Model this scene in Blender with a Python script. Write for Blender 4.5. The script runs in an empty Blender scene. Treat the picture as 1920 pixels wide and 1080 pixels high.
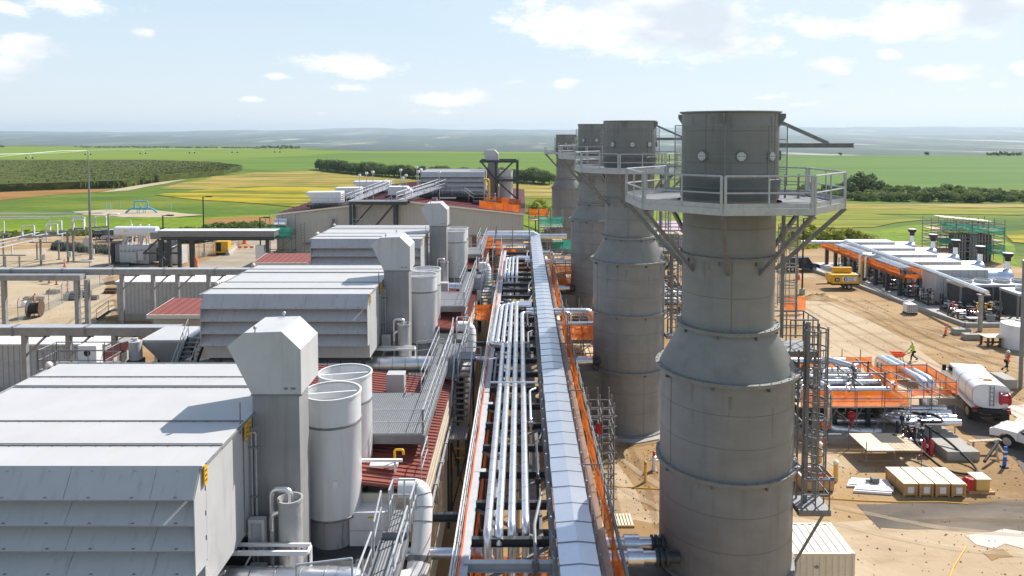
import bpy, math, random
from mathutils import Vector, Matrix
R = math.radians
PI = math.pi
random.seed(7)
scene = bpy.context.scene
COL = scene.collection

# ---------------------------------------------------------------- camera
cam_d = bpy.data.cameras.new('camera')
cam = bpy.data.objects.new('camera', cam_d)
COL.objects.link(cam)
cam.location = (0, 0, 20)
cam.rotation_euler = (R(87.0), 0, 0)
cam_d.sensor_width = 36.0
cam_d.lens = 36.0 * 1400 / 1920
cam_d.shift_x = -17 / 1920
cam_d.shift_y = -(540 - 319.4) / 1920
cam_d.clip_start = 0.5
cam_d.clip_end = 60000
scene.camera = cam

# ---------------------------------------------------------------- sky and sun
SUN_AZ, SUN_EL = R(46), R(45)
scene.view_settings.view_transform = 'Standard'
scene.view_settings.look = 'None'
scene.view_settings.gamma = 1
scene.view_settings.use_curve_mapping = False
scene.view_settings.exposure = 0.47
world = bpy.data.worlds.new('World')
scene.world = world
world.use_nodes = True
nt = world.node_tree
nt.nodes.clear()
def nd(tree, typ, **kw):
    n = tree.nodes.new(typ)
    for k, v in kw.items():
        if k in ('op',): n.operation = v
        else: setattr(n, k, v)
    return n
sky = nd(nt, 'ShaderNodeTexSky', sky_type='NISHITA', sun_disc=False, sun_elevation=SUN_EL, sun_rotation=SUN_AZ,
         altitude=500, air_density=1.0, dust_density=1.2, ozone_density=1.2)
bg = nd(nt, 'ShaderNodeBackground')
bg.inputs['Strength'].default_value = 0.115
wout = nd(nt, 'ShaderNodeOutputWorld')
tc = nd(nt, 'ShaderNodeTexCoord')
sep = nd(nt, 'ShaderNodeSeparateXYZ')
nt.links.new(tc.outputs['Generated'], sep.inputs[0])
azn = nd(nt, 'ShaderNodeMath', op='ARCTAN2')
nt.links.new(sep.outputs[0], azn.inputs[0]); nt.links.new(sep.outputs[1], azn.inputs[1])
eln = nd(nt, 'ShaderNodeMath', op='ARCSINE')
nt.links.new(sep.outputs[2], eln.inputs[0])
comb = nd(nt, 'ShaderNodeCombineXYZ')
nt.links.new(azn.outputs[0], comb.inputs[0]); nt.links.new(eln.outputs[0], comb.inputs[1])
# cloud billows: noise in (azimuth, elevation), squashed upwards
mp = nd(nt, 'ShaderNodeMapping'); mp.inputs['Scale'].default_value = (1, 2.2, 1)
nt.links.new(comb.outputs[0], mp.inputs[0])
n1 = nd(nt, 'ShaderNodeTexNoise'); n1.inputs['Scale'].default_value = 21; n1.inputs['Detail'].default_value = 9
n1.inputs['Roughness'].default_value = 0.68
nt.links.new(mp.outputs[0], n1.inputs['Vector'])
n2 = nd(nt, 'ShaderNodeTexNoise'); n2.inputs['Scale'].default_value = 5; n2.inputs['Detail'].default_value = 5
nt.links.new(mp.outputs[0], n2.inputs['Vector'])
#  (azimuth, elevation, half width, half height, weight) of each cloud, radians
CLOUDS = [(-0.5841, 0.0907, 0.0359, 0.0228, 1.00), (-0.6017, 0.0706, 0.0398, 0.0160, 0.90), (-0.5396, 0.1432, 0.0681, 0.0162, 0.90), (-0.4643, 0.1159, 0.0184, 0.0086, 0.80), (-0.5514, 0.0909, 0.0179, 0.0096, 0.70), (-0.5998, 0.1339, 0.0253, 0.0118, 0.80), (-0.2214, 0.0856, 0.0788, 0.0188, 1.00), (-0.3140, 0.0694, 0.0208, 0.0054, 0.80), (-0.2285, 0.0560, 0.0312, 0.0071, 0.70), (-0.0795, 0.0432, 0.0817, 0.0130, 0.90), (-0.3463, 0.0401, 0.0204, 0.0046, 0.60), (-0.1114, 0.0254, 0.0325, 0.0049, 0.50), (-0.2624, 0.0234, 0.0153, 0.0039, 0.50), (0.1496, 0.1430, 0.1848, 0.0480, 1.25), (0.0587, 0.1375, 0.0887, 0.0315, 1.00), (0.2452, 0.1135, 0.1191, 0.0309, 0.80), (0.3824, 0.1266, 0.0482, 0.0162, 0.90), (0.5060, 0.1297, 0.1116, 0.0277, 1.10), (0.5530, 0.1409, 0.0680, 0.0201, 1.00), (0.3864, 0.0813, 0.0291, 0.0127, 0.85), (0.4541, 0.0927, 0.0170, 0.0079, 0.90), (0.5077, 0.0656, 0.0517, 0.0127, 1.00), (0.3808, 0.0553, 0.0238, 0.0075, 0.90), (0.5657, 0.0527, 0.0116, 0.0055, 0.80), (0.0554, 0.0630, 0.0212, 0.0073, 0.80), (-0.0121, 0.0645, 0.0163, 0.0065, 0.50), (0.3183, 0.0432, 0.0293, 0.0046, 0.50), (0.3565, 0.0333, 0.0285, 0.0053, 0.60), (0.5876, 0.0695, 0.0112, 0.0094, 0.80), (0.4735, 0.1104, 0.0381, 0.0085, 0.50), (0.5295, 0.0496, 0.0121, 0.0035, 0.60)]
dens = None
for a, e, wa, we, wt in CLOUDS:
    s1 = nd(nt, 'ShaderNodeVectorMath', op='SUBTRACT'); s1.inputs[1].default_value = (a, e, 0)
    nt.links.new(comb.outputs[0], s1.inputs[0])
    s2 = nd(nt, 'ShaderNodeVectorMath', op='DIVIDE'); s2.inputs[1].default_value = (wa, we, 1)
    nt.links.new(s1.outputs[0], s2.inputs[0])
    s3 = nd(nt, 'ShaderNodeVectorMath', op='LENGTH'); nt.links.new(s2.outputs[0], s3.inputs[0])
    s4 = nd(nt, 'ShaderNodeMath', op='MULTIPLY_ADD'); s4.inputs[1].default_value = -wt; s4.inputs[2].default_value = wt
    nt.links.new(s3.outputs['Value'], s4.inputs[0])
    if dens is None: dens = s4
    else:
        mx = nd(nt, 'ShaderNodeMath', op='MAXIMUM')
        nt.links.new(dens.outputs[0], mx.inputs[0]); nt.links.new(s4.outputs[0], mx.inputs[1]); dens = mx
cl = nd(nt, 'ShaderNodeMath', op='MAXIMUM'); cl.inputs[1].default_value = -0.6
nt.links.new(dens.outputs[0], cl.inputs[0])
ad = nd(nt, 'ShaderNodeMath', op='MULTIPLY_ADD'); ad.inputs[1].default_value = 2.6
nt.links.new(n1.outputs['Fac'], ad.inputs[0]); nt.links.new(cl.outputs[0], ad.inputs[2])
cr = nd(nt, 'ShaderNodeMapRange', interpolation_type='SMOOTHSTEP')
cr.inputs['From Min'].default_value = 1.25; cr.inputs['From Max'].default_value = 2.0
cr.inputs['To Max'].default_value = 0.92
nt.links.new(ad.outputs[0], cr.inputs['Value'])
# high thin haze: bluer at upper left, whiter to the right and near the horizon
vz = nd(nt, 'ShaderNodeMapRange', interpolation_type='SMOOTHSTEP')
vz.inputs['From Min'].default_value = -0.75; vz.inputs['From Max'].default_value = 0.45; vz.inputs['To Max'].default_value = 0.62
nt.links.new(azn.outputs[0], vz.inputs['Value'])
ve = nd(nt, 'ShaderNodeMapRange'); ve.inputs['From Min'].default_value = 0.0; ve.inputs['From Max'].default_value = 0.2; ve.inputs['To Min'].default_value = 0.95; ve.inputs['To Max'].default_value = 0.0
nt.links.new(eln.outputs[0], ve.inputs['Value'])
vmx = nd(nt, 'ShaderNodeMath', op='MAXIMUM'); nt.links.new(vz.outputs[0], vmx.inputs[0]); nt.links.new(ve.outputs[0], vmx.inputs[1])
vc = nd(nt, 'ShaderNodeMix', data_type='RGBA'); vc.inputs[6].default_value = (3.95, 5.1, 6.0, 1); vc.inputs[7].default_value = (5.35, 5.8, 6.2, 1)
nt.links.new(vmx.outputs[0], vc.inputs[0])
vm = nd(nt, 'ShaderNodeMix', data_type='RGBA')
vh = nd(nt, 'ShaderNodeMapRange', interpolation_type='SMOOTHSTEP'); vh.inputs['From Min'].default_value = 0.24; vh.inputs['From Max'].default_value = 0.6; vh.inputs['To Min'].default_value = 0.88; vh.inputs['To Max'].default_value = 0.08
nt.links.new(eln.outputs[0], vh.inputs['Value']); nt.links.new(vh.outputs[0], vm.inputs[0])
nt.links.new(vc.outputs[2], vm.inputs[7]); nt.links.new(sky.outputs[0], vm.inputs[6])
cc = nd(nt, 'ShaderNodeMix', data_type='RGBA')
cc.inputs[6].default_value = (4.9, 5.3, 5.8, 1); cc.inputs[7].default_value = (7.4, 7.4, 7.4, 1)
cf = nd(nt, 'ShaderNodeMapRange', interpolation_type='SMOOTHSTEP'); cf.inputs['From Min'].default_value = 0.36; cf.inputs['From Max'].default_value = 0.52
nt.links.new(n2.outputs['Fac'], cf.inputs['Value']); nt.links.new(cf.outputs[0], cc.inputs[0])
cm = nd(nt, 'ShaderNodeMix', data_type='RGBA')
nt.links.new(cr.outputs[0], cm.inputs[0]); nt.links.new(vm.outputs[2], cm.inputs[6]); nt.links.new(cc.outputs[2], cm.inputs[7])
nt.links.new(cm.outputs[2], bg.inputs['Color'])
nt.links.new(bg.outputs[0], wout.inputs[0])

sun_d = bpy.data.lights.new('sun', 'SUN')
sun_d.energy = 4.8
sun_d.angle = R(0.5)
sun_d.color = (1.0, 0.955, 0.89)
sun = bpy.data.objects.new('sun', sun_d)
COL.objects.link(sun)
sdir = Vector((math.sin(SUN_AZ) * math.cos(SUN_EL), math.cos(SUN_AZ) * math.cos(SUN_EL), math.sin(SUN_EL)))
sun.rotation_euler = (-sdir).to_track_quat('-Z', 'Y').to_euler()
sun.location = (60, 60, 90)

# ---------------------------------------------------------------- materials
MATS = {}
def mat(name, col, r=0.5, met=0.0, var=0.12, sc=2.0, st=(1, 1, 1), bump=0.0, bsc=30.0, dirt=None, damt=0.5, dsc=1.5, dst=(1, 1, 1),
        alpha=1.0, trans=0.0, spec=0.5, rib=None, ribd=0.0, glow=None, world_tc=False):
    m = bpy.data.materials.new(name); m.use_nodes = True
    t = m.node_tree; t.nodes.clear()
    out = nd(t, 'ShaderNodeOutputMaterial'); b = nd(t, 'ShaderNodeBsdfPrincipled')
    b.inputs['Roughness'].default_value = r; b.inputs['Metallic'].default_value = met
    b.inputs['Specular IOR Level'].default_value = spec
    tcn = nd(t, 'ShaderNodeTexCoord')
    src = tcn.outputs['Object']
    if world_tc:
        g = nd(t, 'ShaderNodeNewGeometry'); src = g.outputs['Position']
    mpn = nd(t, 'ShaderNodeMapping'); mpn.inputs['Scale'].default_value = st
    oi = nd(t, 'ShaderNodeObjectInfo')
    rv = nd(t, 'ShaderNodeVectorMath', op='SCALE'); rv.inputs[0].default_value = (37, 17, 23)
    t.links.new(oi.outputs['Random'], rv.inputs['Scale'])
    av = nd(t, 'ShaderNodeVectorMath', op='ADD')
    t.links.new(src, av.inputs[0]); t.links.new(rv.outputs[0], av.inputs[1])
    t.links.new(av.outputs[0], mpn.inputs[0])
    n = nd(t, 'ShaderNodeTexNoise'); n.inputs['Scale'].default_value = sc; n.inputs['Detail'].default_value = 7
    n.inputs['Roughness'].default_value = 0.6
    t.links.new(mpn.outputs[0], n.inputs['Vector'])
    ramp = nd(t, 'ShaderNodeMapRange'); ramp.inputs['From Min'].default_value = 0.3; ramp.inputs['From Max'].default_value = 0.7
    t.links.new(n.outputs['Fac'], ramp.inputs['Value'])
    mx = nd(t, 'ShaderNodeMix', data_type='RGBA')
    lo = tuple(c * (1 - var) for c in col) + (1,); hi = tuple(min(1, c * (1 + var)) for c in col) + (1,)
    mx.inputs[6].default_value = lo; mx.inputs[7].default_value = hi
    t.links.new(ramp.outputs[0], mx.inputs[0])
    cur = mx.outputs[2]
    if dirt is not None:
        mp2 = nd(t, 'ShaderNodeMapping'); mp2.inputs['Scale'].default_value = dst
        t.links.new(av.outputs[0], mp2.inputs[0])
        n3 = nd(t, 'ShaderNodeTexNoise'); n3.inputs['Scale'].default_value = dsc; n3.inputs['Detail'].default_value = 8
        n3.inputs['Roughness'].default_value = 0.65
        t.links.new(mp2.outputs[0], n3.inputs['Vector'])
        r3 = nd(t, 'ShaderNodeMapRange', interpolation_type='SMOOTHSTEP'); r3.inputs['From Min'].default_value = 0.5; r3.inputs['From Max'].default_value = 0.72
        r3.inputs['To Max'].default_value = damt
        t.links.new(n3.outputs['Fac'], r3.inputs['Value'])
        m3 = nd(t, 'ShaderNodeMix', data_type='RGBA'); m3.inputs[7].default_value = tuple(dirt) + (1,)
        t.links.new(r3.outputs[0], m3.inputs[0]); t.links.new(cur, m3.inputs[6]); cur = m3.outputs[2]
    hgt = None
    if rib is not None:      # (axis, period): ribs or panel joints as relief
        w = nd(t, 'ShaderNodeTexWave', bands_direction=rib[0], wave_profile='SIN'); w.inputs['Scale'].default_value = 2 * PI / (20.0 * rib[1])
        t.links.new(src, w.inputs['Vector']); hgt = w.outputs['Fac']
        if ribd:
            m4 = nd(t, 'ShaderNodeMix', data_type='RGBA', blend_type='MULTIPLY'); m4.inputs[7].default_value = (0.1, 0.1, 0.1, 1)
            mr = nd(t, 'ShaderNodeMapRange'); mr.inputs['From Min'].default_value = 0.5; mr.inputs['From Max'].default_value = 0.6; mr.inputs['To Max'].default_value = ribd
            t.links.new(w.outputs['Fac'], mr.inputs['Value']); t.links.new(mr.outputs[0], m4.inputs[0])
            t.links.new(cur, m4.inputs[6]); cur = m4.outputs[2]
    t.links.new(cur, b.inputs['Base Color'])
    if bump or hgt is not None:
        bp = nd(t, 'ShaderNodeBump'); bp.inputs['Strength'].default_value = bump if bump else 0.5; bp.inputs['Distance'].default_value = 0.03
        if hgt is None:
            nb = nd(t, 'ShaderNodeTexNoise'); nb.inputs['Scale'].default_value = bsc; nb.inputs['Detail'].default_value = 5
            t.links.new(src, nb.inputs['Vector']); hgt = nb.outputs['Fac']
        t.links.new(hgt, bp.inputs['Height']); t.links.new(bp.outputs[0], b.inputs['Normal'])
    if glow: 
        b.inputs['Emission Color'].default_value = tuple(glow) + (1,); b.inputs['Emission Strength'].default_value = 1
    sh = b.outputs[0]
    if trans:
        tr = nd(t, 'ShaderNodeBsdfTranslucent'); t.links.new(cur, tr.inputs['Color'])
        ms = nd(t, 'ShaderNodeMixShader'); ms.inputs[0].default_value = trans
        t.links.new(sh, ms.inputs[1]); t.links.new(tr.outputs[0], ms.inputs[2]); sh = ms.outputs[0]
    if alpha < 1:
        tp = nd(t, 'ShaderNodeBsdfTransparent')
        ms = nd(t, 'ShaderNodeMixShader'); ms.inputs[0].default_value = alpha
        t.links.new(tp.outputs[0], ms.inputs[1]); t.links.new(sh, ms.inputs[2]); sh = ms.outputs[0]
    t.links.new(sh, out.inputs['Surface'])
    MATS[name] = m
    return m
panel = mat('grey_panel_paint', (0.5, 0.495, 0.49), r=0.42, var=0.05, sc=0.8, dirt=(0.36, 0.35, 0.33), damt=0.55, dsc=1.4, dst=(3.5, 1.5, 0.3))
roofpan = mat('roof_panel_paint', (0.5, 0.49, 0.48), r=0.4, var=0.05, sc=0.7, dirt=(0.5, 0.46, 0.4), damt=0.5, dsc=1.2, dst=(2.6, 0.4, 1))
hoodm = mat('hood_paint', (0.52, 0.52, 0.52), r=0.4, var=0.05, sc=1.2, dirt=(0.36, 0.35, 0.34), damt=0.5, dsc=1.1, dst=(2, 2, 0.25))
shaftm = mat('shaft_paint', (0.3, 0.295, 0.29), r=0.45, var=0.07, sc=1.0, dirt=(0.2, 0.2, 0.19), damt=0.6, dsc=1.2, dst=(2.5, 2.5, 0.2))
tankm = mat('silencer_paint', (0.68, 0.685, 0.69), r=0.32, var=0.04, sc=1.0, dirt=(0.45, 0.44, 0.42), damt=0.5, dsc=1.4, dst=(3, 3, 0.15))
whitem = mat('white_paint', (0.78, 0.78, 0.77), r=0.4, var=0.04, dirt=(0.6, 0.57, 0.5), damt=0.4)
stainm = mat('stained_grey_paint', (0.42, 0.42, 0.42), r=0.5, var=0.08, dirt=(0.13, 0.075, 0.04), damt=0.75, dsc=1.3, dst=(2.5, 2.5, 0.45))
silver = mat('aluminium_cladding', (0.8, 0.81, 0.83), r=0.3, met=0.9, var=0.08, sc=1.4, bump=0.25, bsc=7)
traym = mat('aluminium_tray_cover', (0.66, 0.69, 0.74), r=0.34, met=0.88, var=0.05, sc=0.9, bump=0.12, bsc=2.5)
stackm = mat('weathered_stack_coating', (0.228, 0.229, 0.222), r=0.55, var=0.1, sc=1.3, st=(0.7, 0.7, 1.4), bump=0.06, bsc=9, dirt=(0.165, 0.165, 0.158), damt=0.6, dsc=0.9, dst=(2.2, 2.2, 0.22))
rustm = mat('rust_streak', (0.2, 0.12, 0.045), r=0.8, var=0.4, sc=6, alpha=0.15)
weldm = mat('weld_seam', (0.15, 0.147, 0.135), r=0.5, var=0.2)
stacklight = mat('stack_flange_coating', (0.24, 0.238, 0.224), r=0.55, var=0.18, sc=3, dirt=(0.16, 0.13, 0.08), damt=0.5)
stackdark = mat('dark_stack_plate', (0.14, 0.138, 0.125), r=0.6, var=0.2, sc=1.1, dirt=(0.08, 0.078, 0.07), damt=0.6)
galv = mat('galvanised_steel', (0.47, 0.48, 0.5), r=0.42, met=0.35, var=0.14, sc=5)
galvd = mat('weathered_galvanised_steel', (0.22, 0.22, 0.225), r=0.5, met=0.3, var=0.2, sc=4)
railm = mat('rail_steel', (0.52, 0.53, 0.55), r=0.4, met=0.3, var=0.1, sc=6)
darksteel = mat('dark_painted_steel', (0.035, 0.042, 0.048), r=0.45, var=0.2, sc=2)
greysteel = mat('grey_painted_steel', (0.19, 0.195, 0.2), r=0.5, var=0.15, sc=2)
beamm = mat('weathered_steel_beam', (0.3, 0.3, 0.3), r=0.5, met=0.2, var=0.15, sc=2, dirt=(0.17, 0.16, 0.15), damt=0.6)
lightbeam = mat('light_grey_beam', (0.46, 0.48, 0.49), r=0.45, var=0.1)
grating = mat('steel_grating', (0.23, 0.235, 0.24), r=0.5, met=0.2, var=0.1, rib=('X', 0.09), ribd=0.5)
redroof = mat('red_roof_sheet', (0.25, 0.07, 0.05), r=0.5, var=0.16, sc=0.8, dirt=(0.22, 0.07, 0.06), damt=0.6)
maroon = mat('maroon_roof_sheet', (0.125, 0.02, 0.022), r=0.5, var=0.16, sc=0.8)
redseam = mat('red_roof_seam', (0.21, 0.055, 0.042), r=0.5, var=0.1)
beige = mat('beige_wall_cladding', (0.56, 0.5, 0.4), r=0.5, var=0.06, sc=0.6, rib=('Z', 0.4), dirt=(0.4, 0.34, 0.26), damt=0.35)
beigev = mat('stone_grey_wall_cladding', (0.5, 0.475, 0.42), r=0.5, var=0.05, sc=0.4, rib=('X', 0.5), dirt=(0.4, 0.38, 0.33), damt=0.4, dst=(1, 1, 0.2))
brownwall = mat('brown_wall_cladding', (0.2, 0.085, 0.04), r=0.6, var=0.2)
shedwall = mat('grey_shed_cladding', (0.46, 0.47, 0.48), r=0.5, var=0.06, rib=('X', 0.42), dirt=(0.22, 0.22, 0.22), damt=0.4)
shedroof = mat('white_shed_roof', (0.74, 0.75, 0.76), r=0.4, var=0.05, rib=('X', 0.6))
blackm = mat('matt_black', (0.012, 0.012, 0.013), r=0.6, var=0.2)
recess = mat('shaded_recess_and_coil', (0.05, 0.05, 0.052), r=0.7, var=0.4, sc=1.5)  # near-black puts deep recess shade into the colour; also for dark coils
rubber = mat('black_rubber', (0.018, 0.018, 0.018), r=0.75, var=0.3)
glass = mat('dark_window_glass', (0.02, 0.025, 0.03), r=0.06, var=0.1, spec=0.8)
yellow = mat('yellow_paint', (0.78, 0.42, 0.01), r=0.4, var=0.08, dirt=(0.5, 0.27, 0.02), damt=0.4)
orange = mat('orange_plastic', (0.85, 0.13, 0.02), r=0.5, var=0.1)
netting = mat('orange_netting', (0.95, 0.19, 0.01), r=0.7, var=0.25, sc=1.6, trans=0.45, alpha=0.8)
greennet = mat('green_netting', (0.03, 0.36, 0.26), r=0.7, var=0.25, sc=1.6, trans=0.45, alpha=0.72)
redm = mat('red_paint', (0.5, 0.025, 0.03), r=0.4, var=0.1)
blue = mat('blue_paint', (0.02, 0.13, 0.5), r=0.5, var=0.15)
skyblue = mat('pale_blue_paint', (0.1, 0.42, 0.62), r=0.5, var=0.1)
concrete = mat('concrete', (0.38, 0.36, 0.32), r=0.85, var=0.14, sc=1.5, bump=0.3, bsc=12, dirt=(0.26, 0.23, 0.19), damt=0.6)
wood = mat('raw_timber', (0.5, 0.3, 0.13), r=0.7, var=0.22, sc=3, st=(1, 6, 6), dirt=(0.34, 0.19, 0.08), damt=0.5)
woodlight = mat('pale_plywood', (0.72, 0.62, 0.47), r=0.7, var=0.1, sc=2, dirt=(0.5, 0.4, 0.28), damt=0.4)
plank = mat('scaffold_plank', (0.52, 0.4, 0.26), r=0.75, var=0.2, sc=2, rib=('X', 0.25))
darkwood = mat('dark_timber', (0.09, 0.055, 0.03), r=0.8, var=0.2)
contm = mat('cream_container_paint', (0.7, 0.63, 0.49), r=0.45, var=0.04, dirt=(0.5, 0.4, 0.27), damt=0.4)
controof = mat('cream_container_sunlit_roof', (0.74, 0.7, 0.6), r=0.5, var=0.05, dirt=(0.55, 0.47, 0.36), damt=0.4)  # container cream lightened on top: sunlight put into the roof colour
cream = mat('cream_cap', (0.8, 0.72, 0.58), r=0.5, var=0.05)
bollardm = mat('faded_yellow_bollard', (0.72, 0.45, 0.12), r=0.5, var=0.1, dirt=(0.6, 0.42, 0.2), damt=0.5)
carwhite = mat('white_car_paint', (0.82, 0.82, 0.83), r=0.2, var=0.02)
carsilver = mat('silver_car_paint', (0.5, 0.52, 0.54), r=0.22, met=0.5, var=0.03)
carblack = mat('black_car_paint', (0.02, 0.022, 0.026), r=0.2, var=0.1)
carnavy = mat('navy_car_paint', (0.012, 0.022, 0.045), r=0.2, var=0.1)
lamp_glass = mat('lamp_lens', (0.85, 0.85, 0.82), r=0.2, var=0.02)
tanm = mat('tan_wheel_rim', (0.45, 0.35, 0.2), r=0.5, var=0.2)
skin = mat('skin', (0.5, 0.3, 0.2), r=0.55, var=0.05)
hivis_o = mat('orange_work_shirt', (0.85, 0.1, 0.02), r=0.8, var=0.12, sc=6)
hivis_y = mat('lime_work_shirt', (0.5, 0.78, 0.06), r=0.8, var=0.1, sc=6)
navycloth = mat('navy_work_trousers', (0.016, 0.018, 0.03), r=0.85, var=0.3, sc=6)
reflective = mat('reflective_tape', (0.75, 0.8, 0.5), r=0.4, var=0.05)
hatwhite = mat('hard_hat_shell', (0.8, 0.8, 0.8), r=0.3, var=0.02)
leather = mat('dark_boot_leather', (0.03, 0.022, 0.016), r=0.7, var=0.2)

# ---------------------------------------------------------------- mesh helpers
SPLIT = {'legs': 'leg', 'conduit': 'conduit', 'net': 'net', 'lower_wall': 'lower_wall', 'tank_legs': 'tank_leg', 'brace': 'brace', 'side_joint': 'side_joint', 'wall_trim': 'wall_trim', 'saddle': 'saddle', 'posts': 'post', 'seam_ring': 'seam_ring', 'barge_board': 'barge_board', 'fender': 'fender', 'mud_flap': 'mud_flap', 'legs_': 'leg', 'skids': 'skid', 'wheels': 'wheel', 'blades': 'blade', 'ties': 'tie', 'treads': 'tread', 'stringers': 'stringer', 'lashing_rings': 'lashing_ring', 'corner_castings': 'corner_casting'}
def lerp(a, b, t): return a + (b - a) * t
class MB:
    def __init__(s): s.v = []; s.f = []; s.m = []; s.mats = []; s.cur = 0
    def use(s, m):
        if m not in s.mats: s.mats.append(m)
        s.cur = s.mats.index(m); return s
    def add(s, vs, fs):
        o = len(s.v); s.v += [tuple(v) for v in vs]
        s.f += [tuple(i + o for i in f) for f in fs]; s.m += [s.cur] * len(fs); return s
    def box(s, x0, x1, y0, y1, z0, z1):
        return s.add([(x0, y0, z0), (x1, y0, z0), (x1, y1, z0), (x0, y1, z0), (x0, y0, z1), (x1, y0, z1), (x1, y1, z1), (x0, y1, z1)],
                     [(3, 2, 1, 0), (4, 5, 6, 7), (0, 1, 5, 4), (1, 2, 6, 5), (2, 3, 7, 6), (3, 0, 4, 7)])
    def cbox(s, c, sz): return s.box(c[0] - sz[0] / 2, c[0] + sz[0] / 2, c[1] - sz[1] / 2, c[1] + sz[1] / 2, c[2] - sz[2] / 2, c[2] + sz[2] / 2)
    def frustum(s, c, a, b, z0, z1):      # a, b: (wx, wy) at z0 and z1
        vs = []
        for (wx, wy), z in ((a, z0), (b, z1)):
            vs += [(c[0] - wx / 2, c[1] - wy / 2, z), (c[0] + wx / 2, c[1] - wy / 2, z), (c[0] + wx / 2, c[1] + wy / 2, z), (c[0] - wx / 2, c[1] + wy / 2, z)]
        return s.add(vs, [(3, 2, 1, 0), (4, 5, 6, 7), (0, 1, 5, 4), (1, 2, 6, 5), (2, 3, 7, 6), (3, 0, 4, 7)])
    def bar(s, p, q, w=0.1, h=None):
        h = h or w; p = Vector(p); q = Vector(q); d = q - p
        if d.length < 1e-6: return s
        d.normalize()
        up = Vector((0, 0, 1)) if abs(d.z) < 0.95 else Vector((0, 1, 0))
        a = d.cross(up).normalized() * (w / 2); b = a.cross(d).normalized() * (h / 2)
        vs = [p - a - b, p + a - b, p + a + b, p - a + b, q - a - b, q + a - b, q + a + b, q - a + b]
        return s.add(vs, [(3, 2, 1, 0), (4, 5, 6, 7), (0, 1, 5, 4), (1, 2, 6, 5), (2, 3, 7, 6), (3, 0, 4, 7)])
    def ibeam(s, p, q, w=0.25, h=0.3, t=0.035):
        p = Vector(p); q = Vector(q)
        s.bar(p + Vector((0, 0, h / 2 - t / 2)), q + Vector((0, 0, h / 2 - t / 2)), w, t)
        s.bar(p - Vector((0, 0, h / 2 - t / 2)), q - Vector((0, 0, h / 2 - t / 2)), w, t)
        return s.bar(p, q, t, h - 2 * t)
    def tube(s, pts, r, n=10, cap=True):
        pts = [Vector(p) for p in pts]; k = len(pts); rings = []
        rs = r if isinstance(r, (list, tuple)) else [r] * k
        prev = None
        for i, p in enumerate(pts):
            if i == 0: d = pts[1] - p
            elif i == k - 1: d = p - pts[-2]
            else: d = (pts[i + 1] - p).normalized() + (p - pts[i - 1]).normalized()
            d.normalize()
            if prev is None:
                up = Vector((0, 0, 1)) if abs(d.z) < 0.9 else Vector((0, 1, 0))
                a = d.cross(up).normalized()
            else:
                a = (prev - d * prev.dot(d)).normalized()
            prev = a; b = d.cross(a)
            rings.append([p + (a * math.cos(2 * PI * j / n) + b * math.sin(2 * PI * j / n)) * rs[i] for j in range(n)])
        vs = [v for rg in rings for v in rg]; fs = []
        for i in range(k - 1):
            for j in range(n):
                fs.append((i * n + j, i * n + (j + 1) % n, (i + 1) * n + (j + 1) % n, (i + 1) * n + j))
        if cap: fs += [tuple(range(n - 1, -1, -1)), tuple((k - 1) * n + j for j in range(n))]
        return s.add(vs, fs)
    def cyl(s, c, r, z0, z1, n=20, r2=None): return s.lathe([(0, z0), (r, z0), (r if r2 is None else r2, z1), (0, z1)], c, n)
    def lathe(s, prof, c=(0, 0), n=24):
        vs = []; fs = []; idx = []
        for r, z in prof:
            if r < 1e-6: idx.append([len(vs)]); vs.append((c[0], c[1], z))
            else:
                idx.append(list(range(len(vs), len(vs) + n)))
                vs += [(c[0] + r * math.cos(2 * PI * j / n), c[1] + r * math.sin(2 * PI * j / n), z) for j in range(n)]
        for A, B in zip(idx, idx[1:]):
            for j in range(n):
                a0 = A[j % len(A)]; a1 = A[(j + 1) % len(A)]; b0 = B[j % len(B)]; b1 = B[(j + 1) % len(B)]
                f = [a0]
                for q in (a1, b1, b0):
                    if q not in f: f.append(q)
                if len(f) > 2: fs.append(tuple(f))
        return s.add(vs, fs)
    def prism(s, poly, a0, a1, axis='y'):
        n = len(poly)
        def pt(u, v, a):
            return (u, a, v) if axis == 'y' else ((a, u, v) if axis == 'x' else (u, v, a))
        vs = [pt(u, v, a0) for u, v in poly] + [pt(u, v, a1) for u, v in poly]
        fs = [tuple(range(n - 1, -1, -1)), tuple(range(n, 2 * n))] + [(i, (i + 1) % n, n + (i + 1) % n, n + i) for i in range(n)]
        return s.add(vs, fs)
    def poly(s, pts): return s.add(pts, [tuple(range(len(pts)))])
    def sheet(s, pts, th=0.012):            # thin panel with thickness from a planar polygon
        P = [Vector(p) for p in pts]; nrm = (P[1] - P[0]).cross(P[2] - P[0]).normalized() * th
        n = len(P)
        return s.add([p for p in P] + [p + nrm for p in P], [tuple(range(n - 1, -1, -1)), tuple(range(n, 2 * n))] + [(i, (i + 1) % n, n + (i + 1) % n, n + i) for i in range(n)])
    def net(s, pts, sag=0.07):               # draped sheet between four corners
        P = [Vector(p) for p in pts]; nu = max(3, int((P[1] - P[0]).length / 0.45)); nv = max(2, int((P[3] - P[0]).length / 0.35))
        nr = (P[1] - P[0]).cross(P[3] - P[0]).normalized(); o = random.random() * 9; vs = []
        for j in range(nv + 1):
            for i in range(nu + 1):
                u, v = i / nu, j / nv; p = P[0].lerp(P[1], u).lerp(P[3].lerp(P[2], u), v)
                p = p + nr * (sag * (math.sin(u * nu * 1.3 + o + v * 2) + 0.6 * math.sin(u * nu * 2.9 + 3 * v + o))) - Vector((0, 0, sag * 1.3 * v * abs(math.sin(u * PI * max(1, nu // 4) + o * 0.1))))
                vs.append(p)
        w = nu + 1
        return s.add(vs, [(j * w + i, j * w + i + 1, (j + 1) * w + i + 1, (j + 1) * w + i) for j in range(nv) for i in range(nu)])
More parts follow.
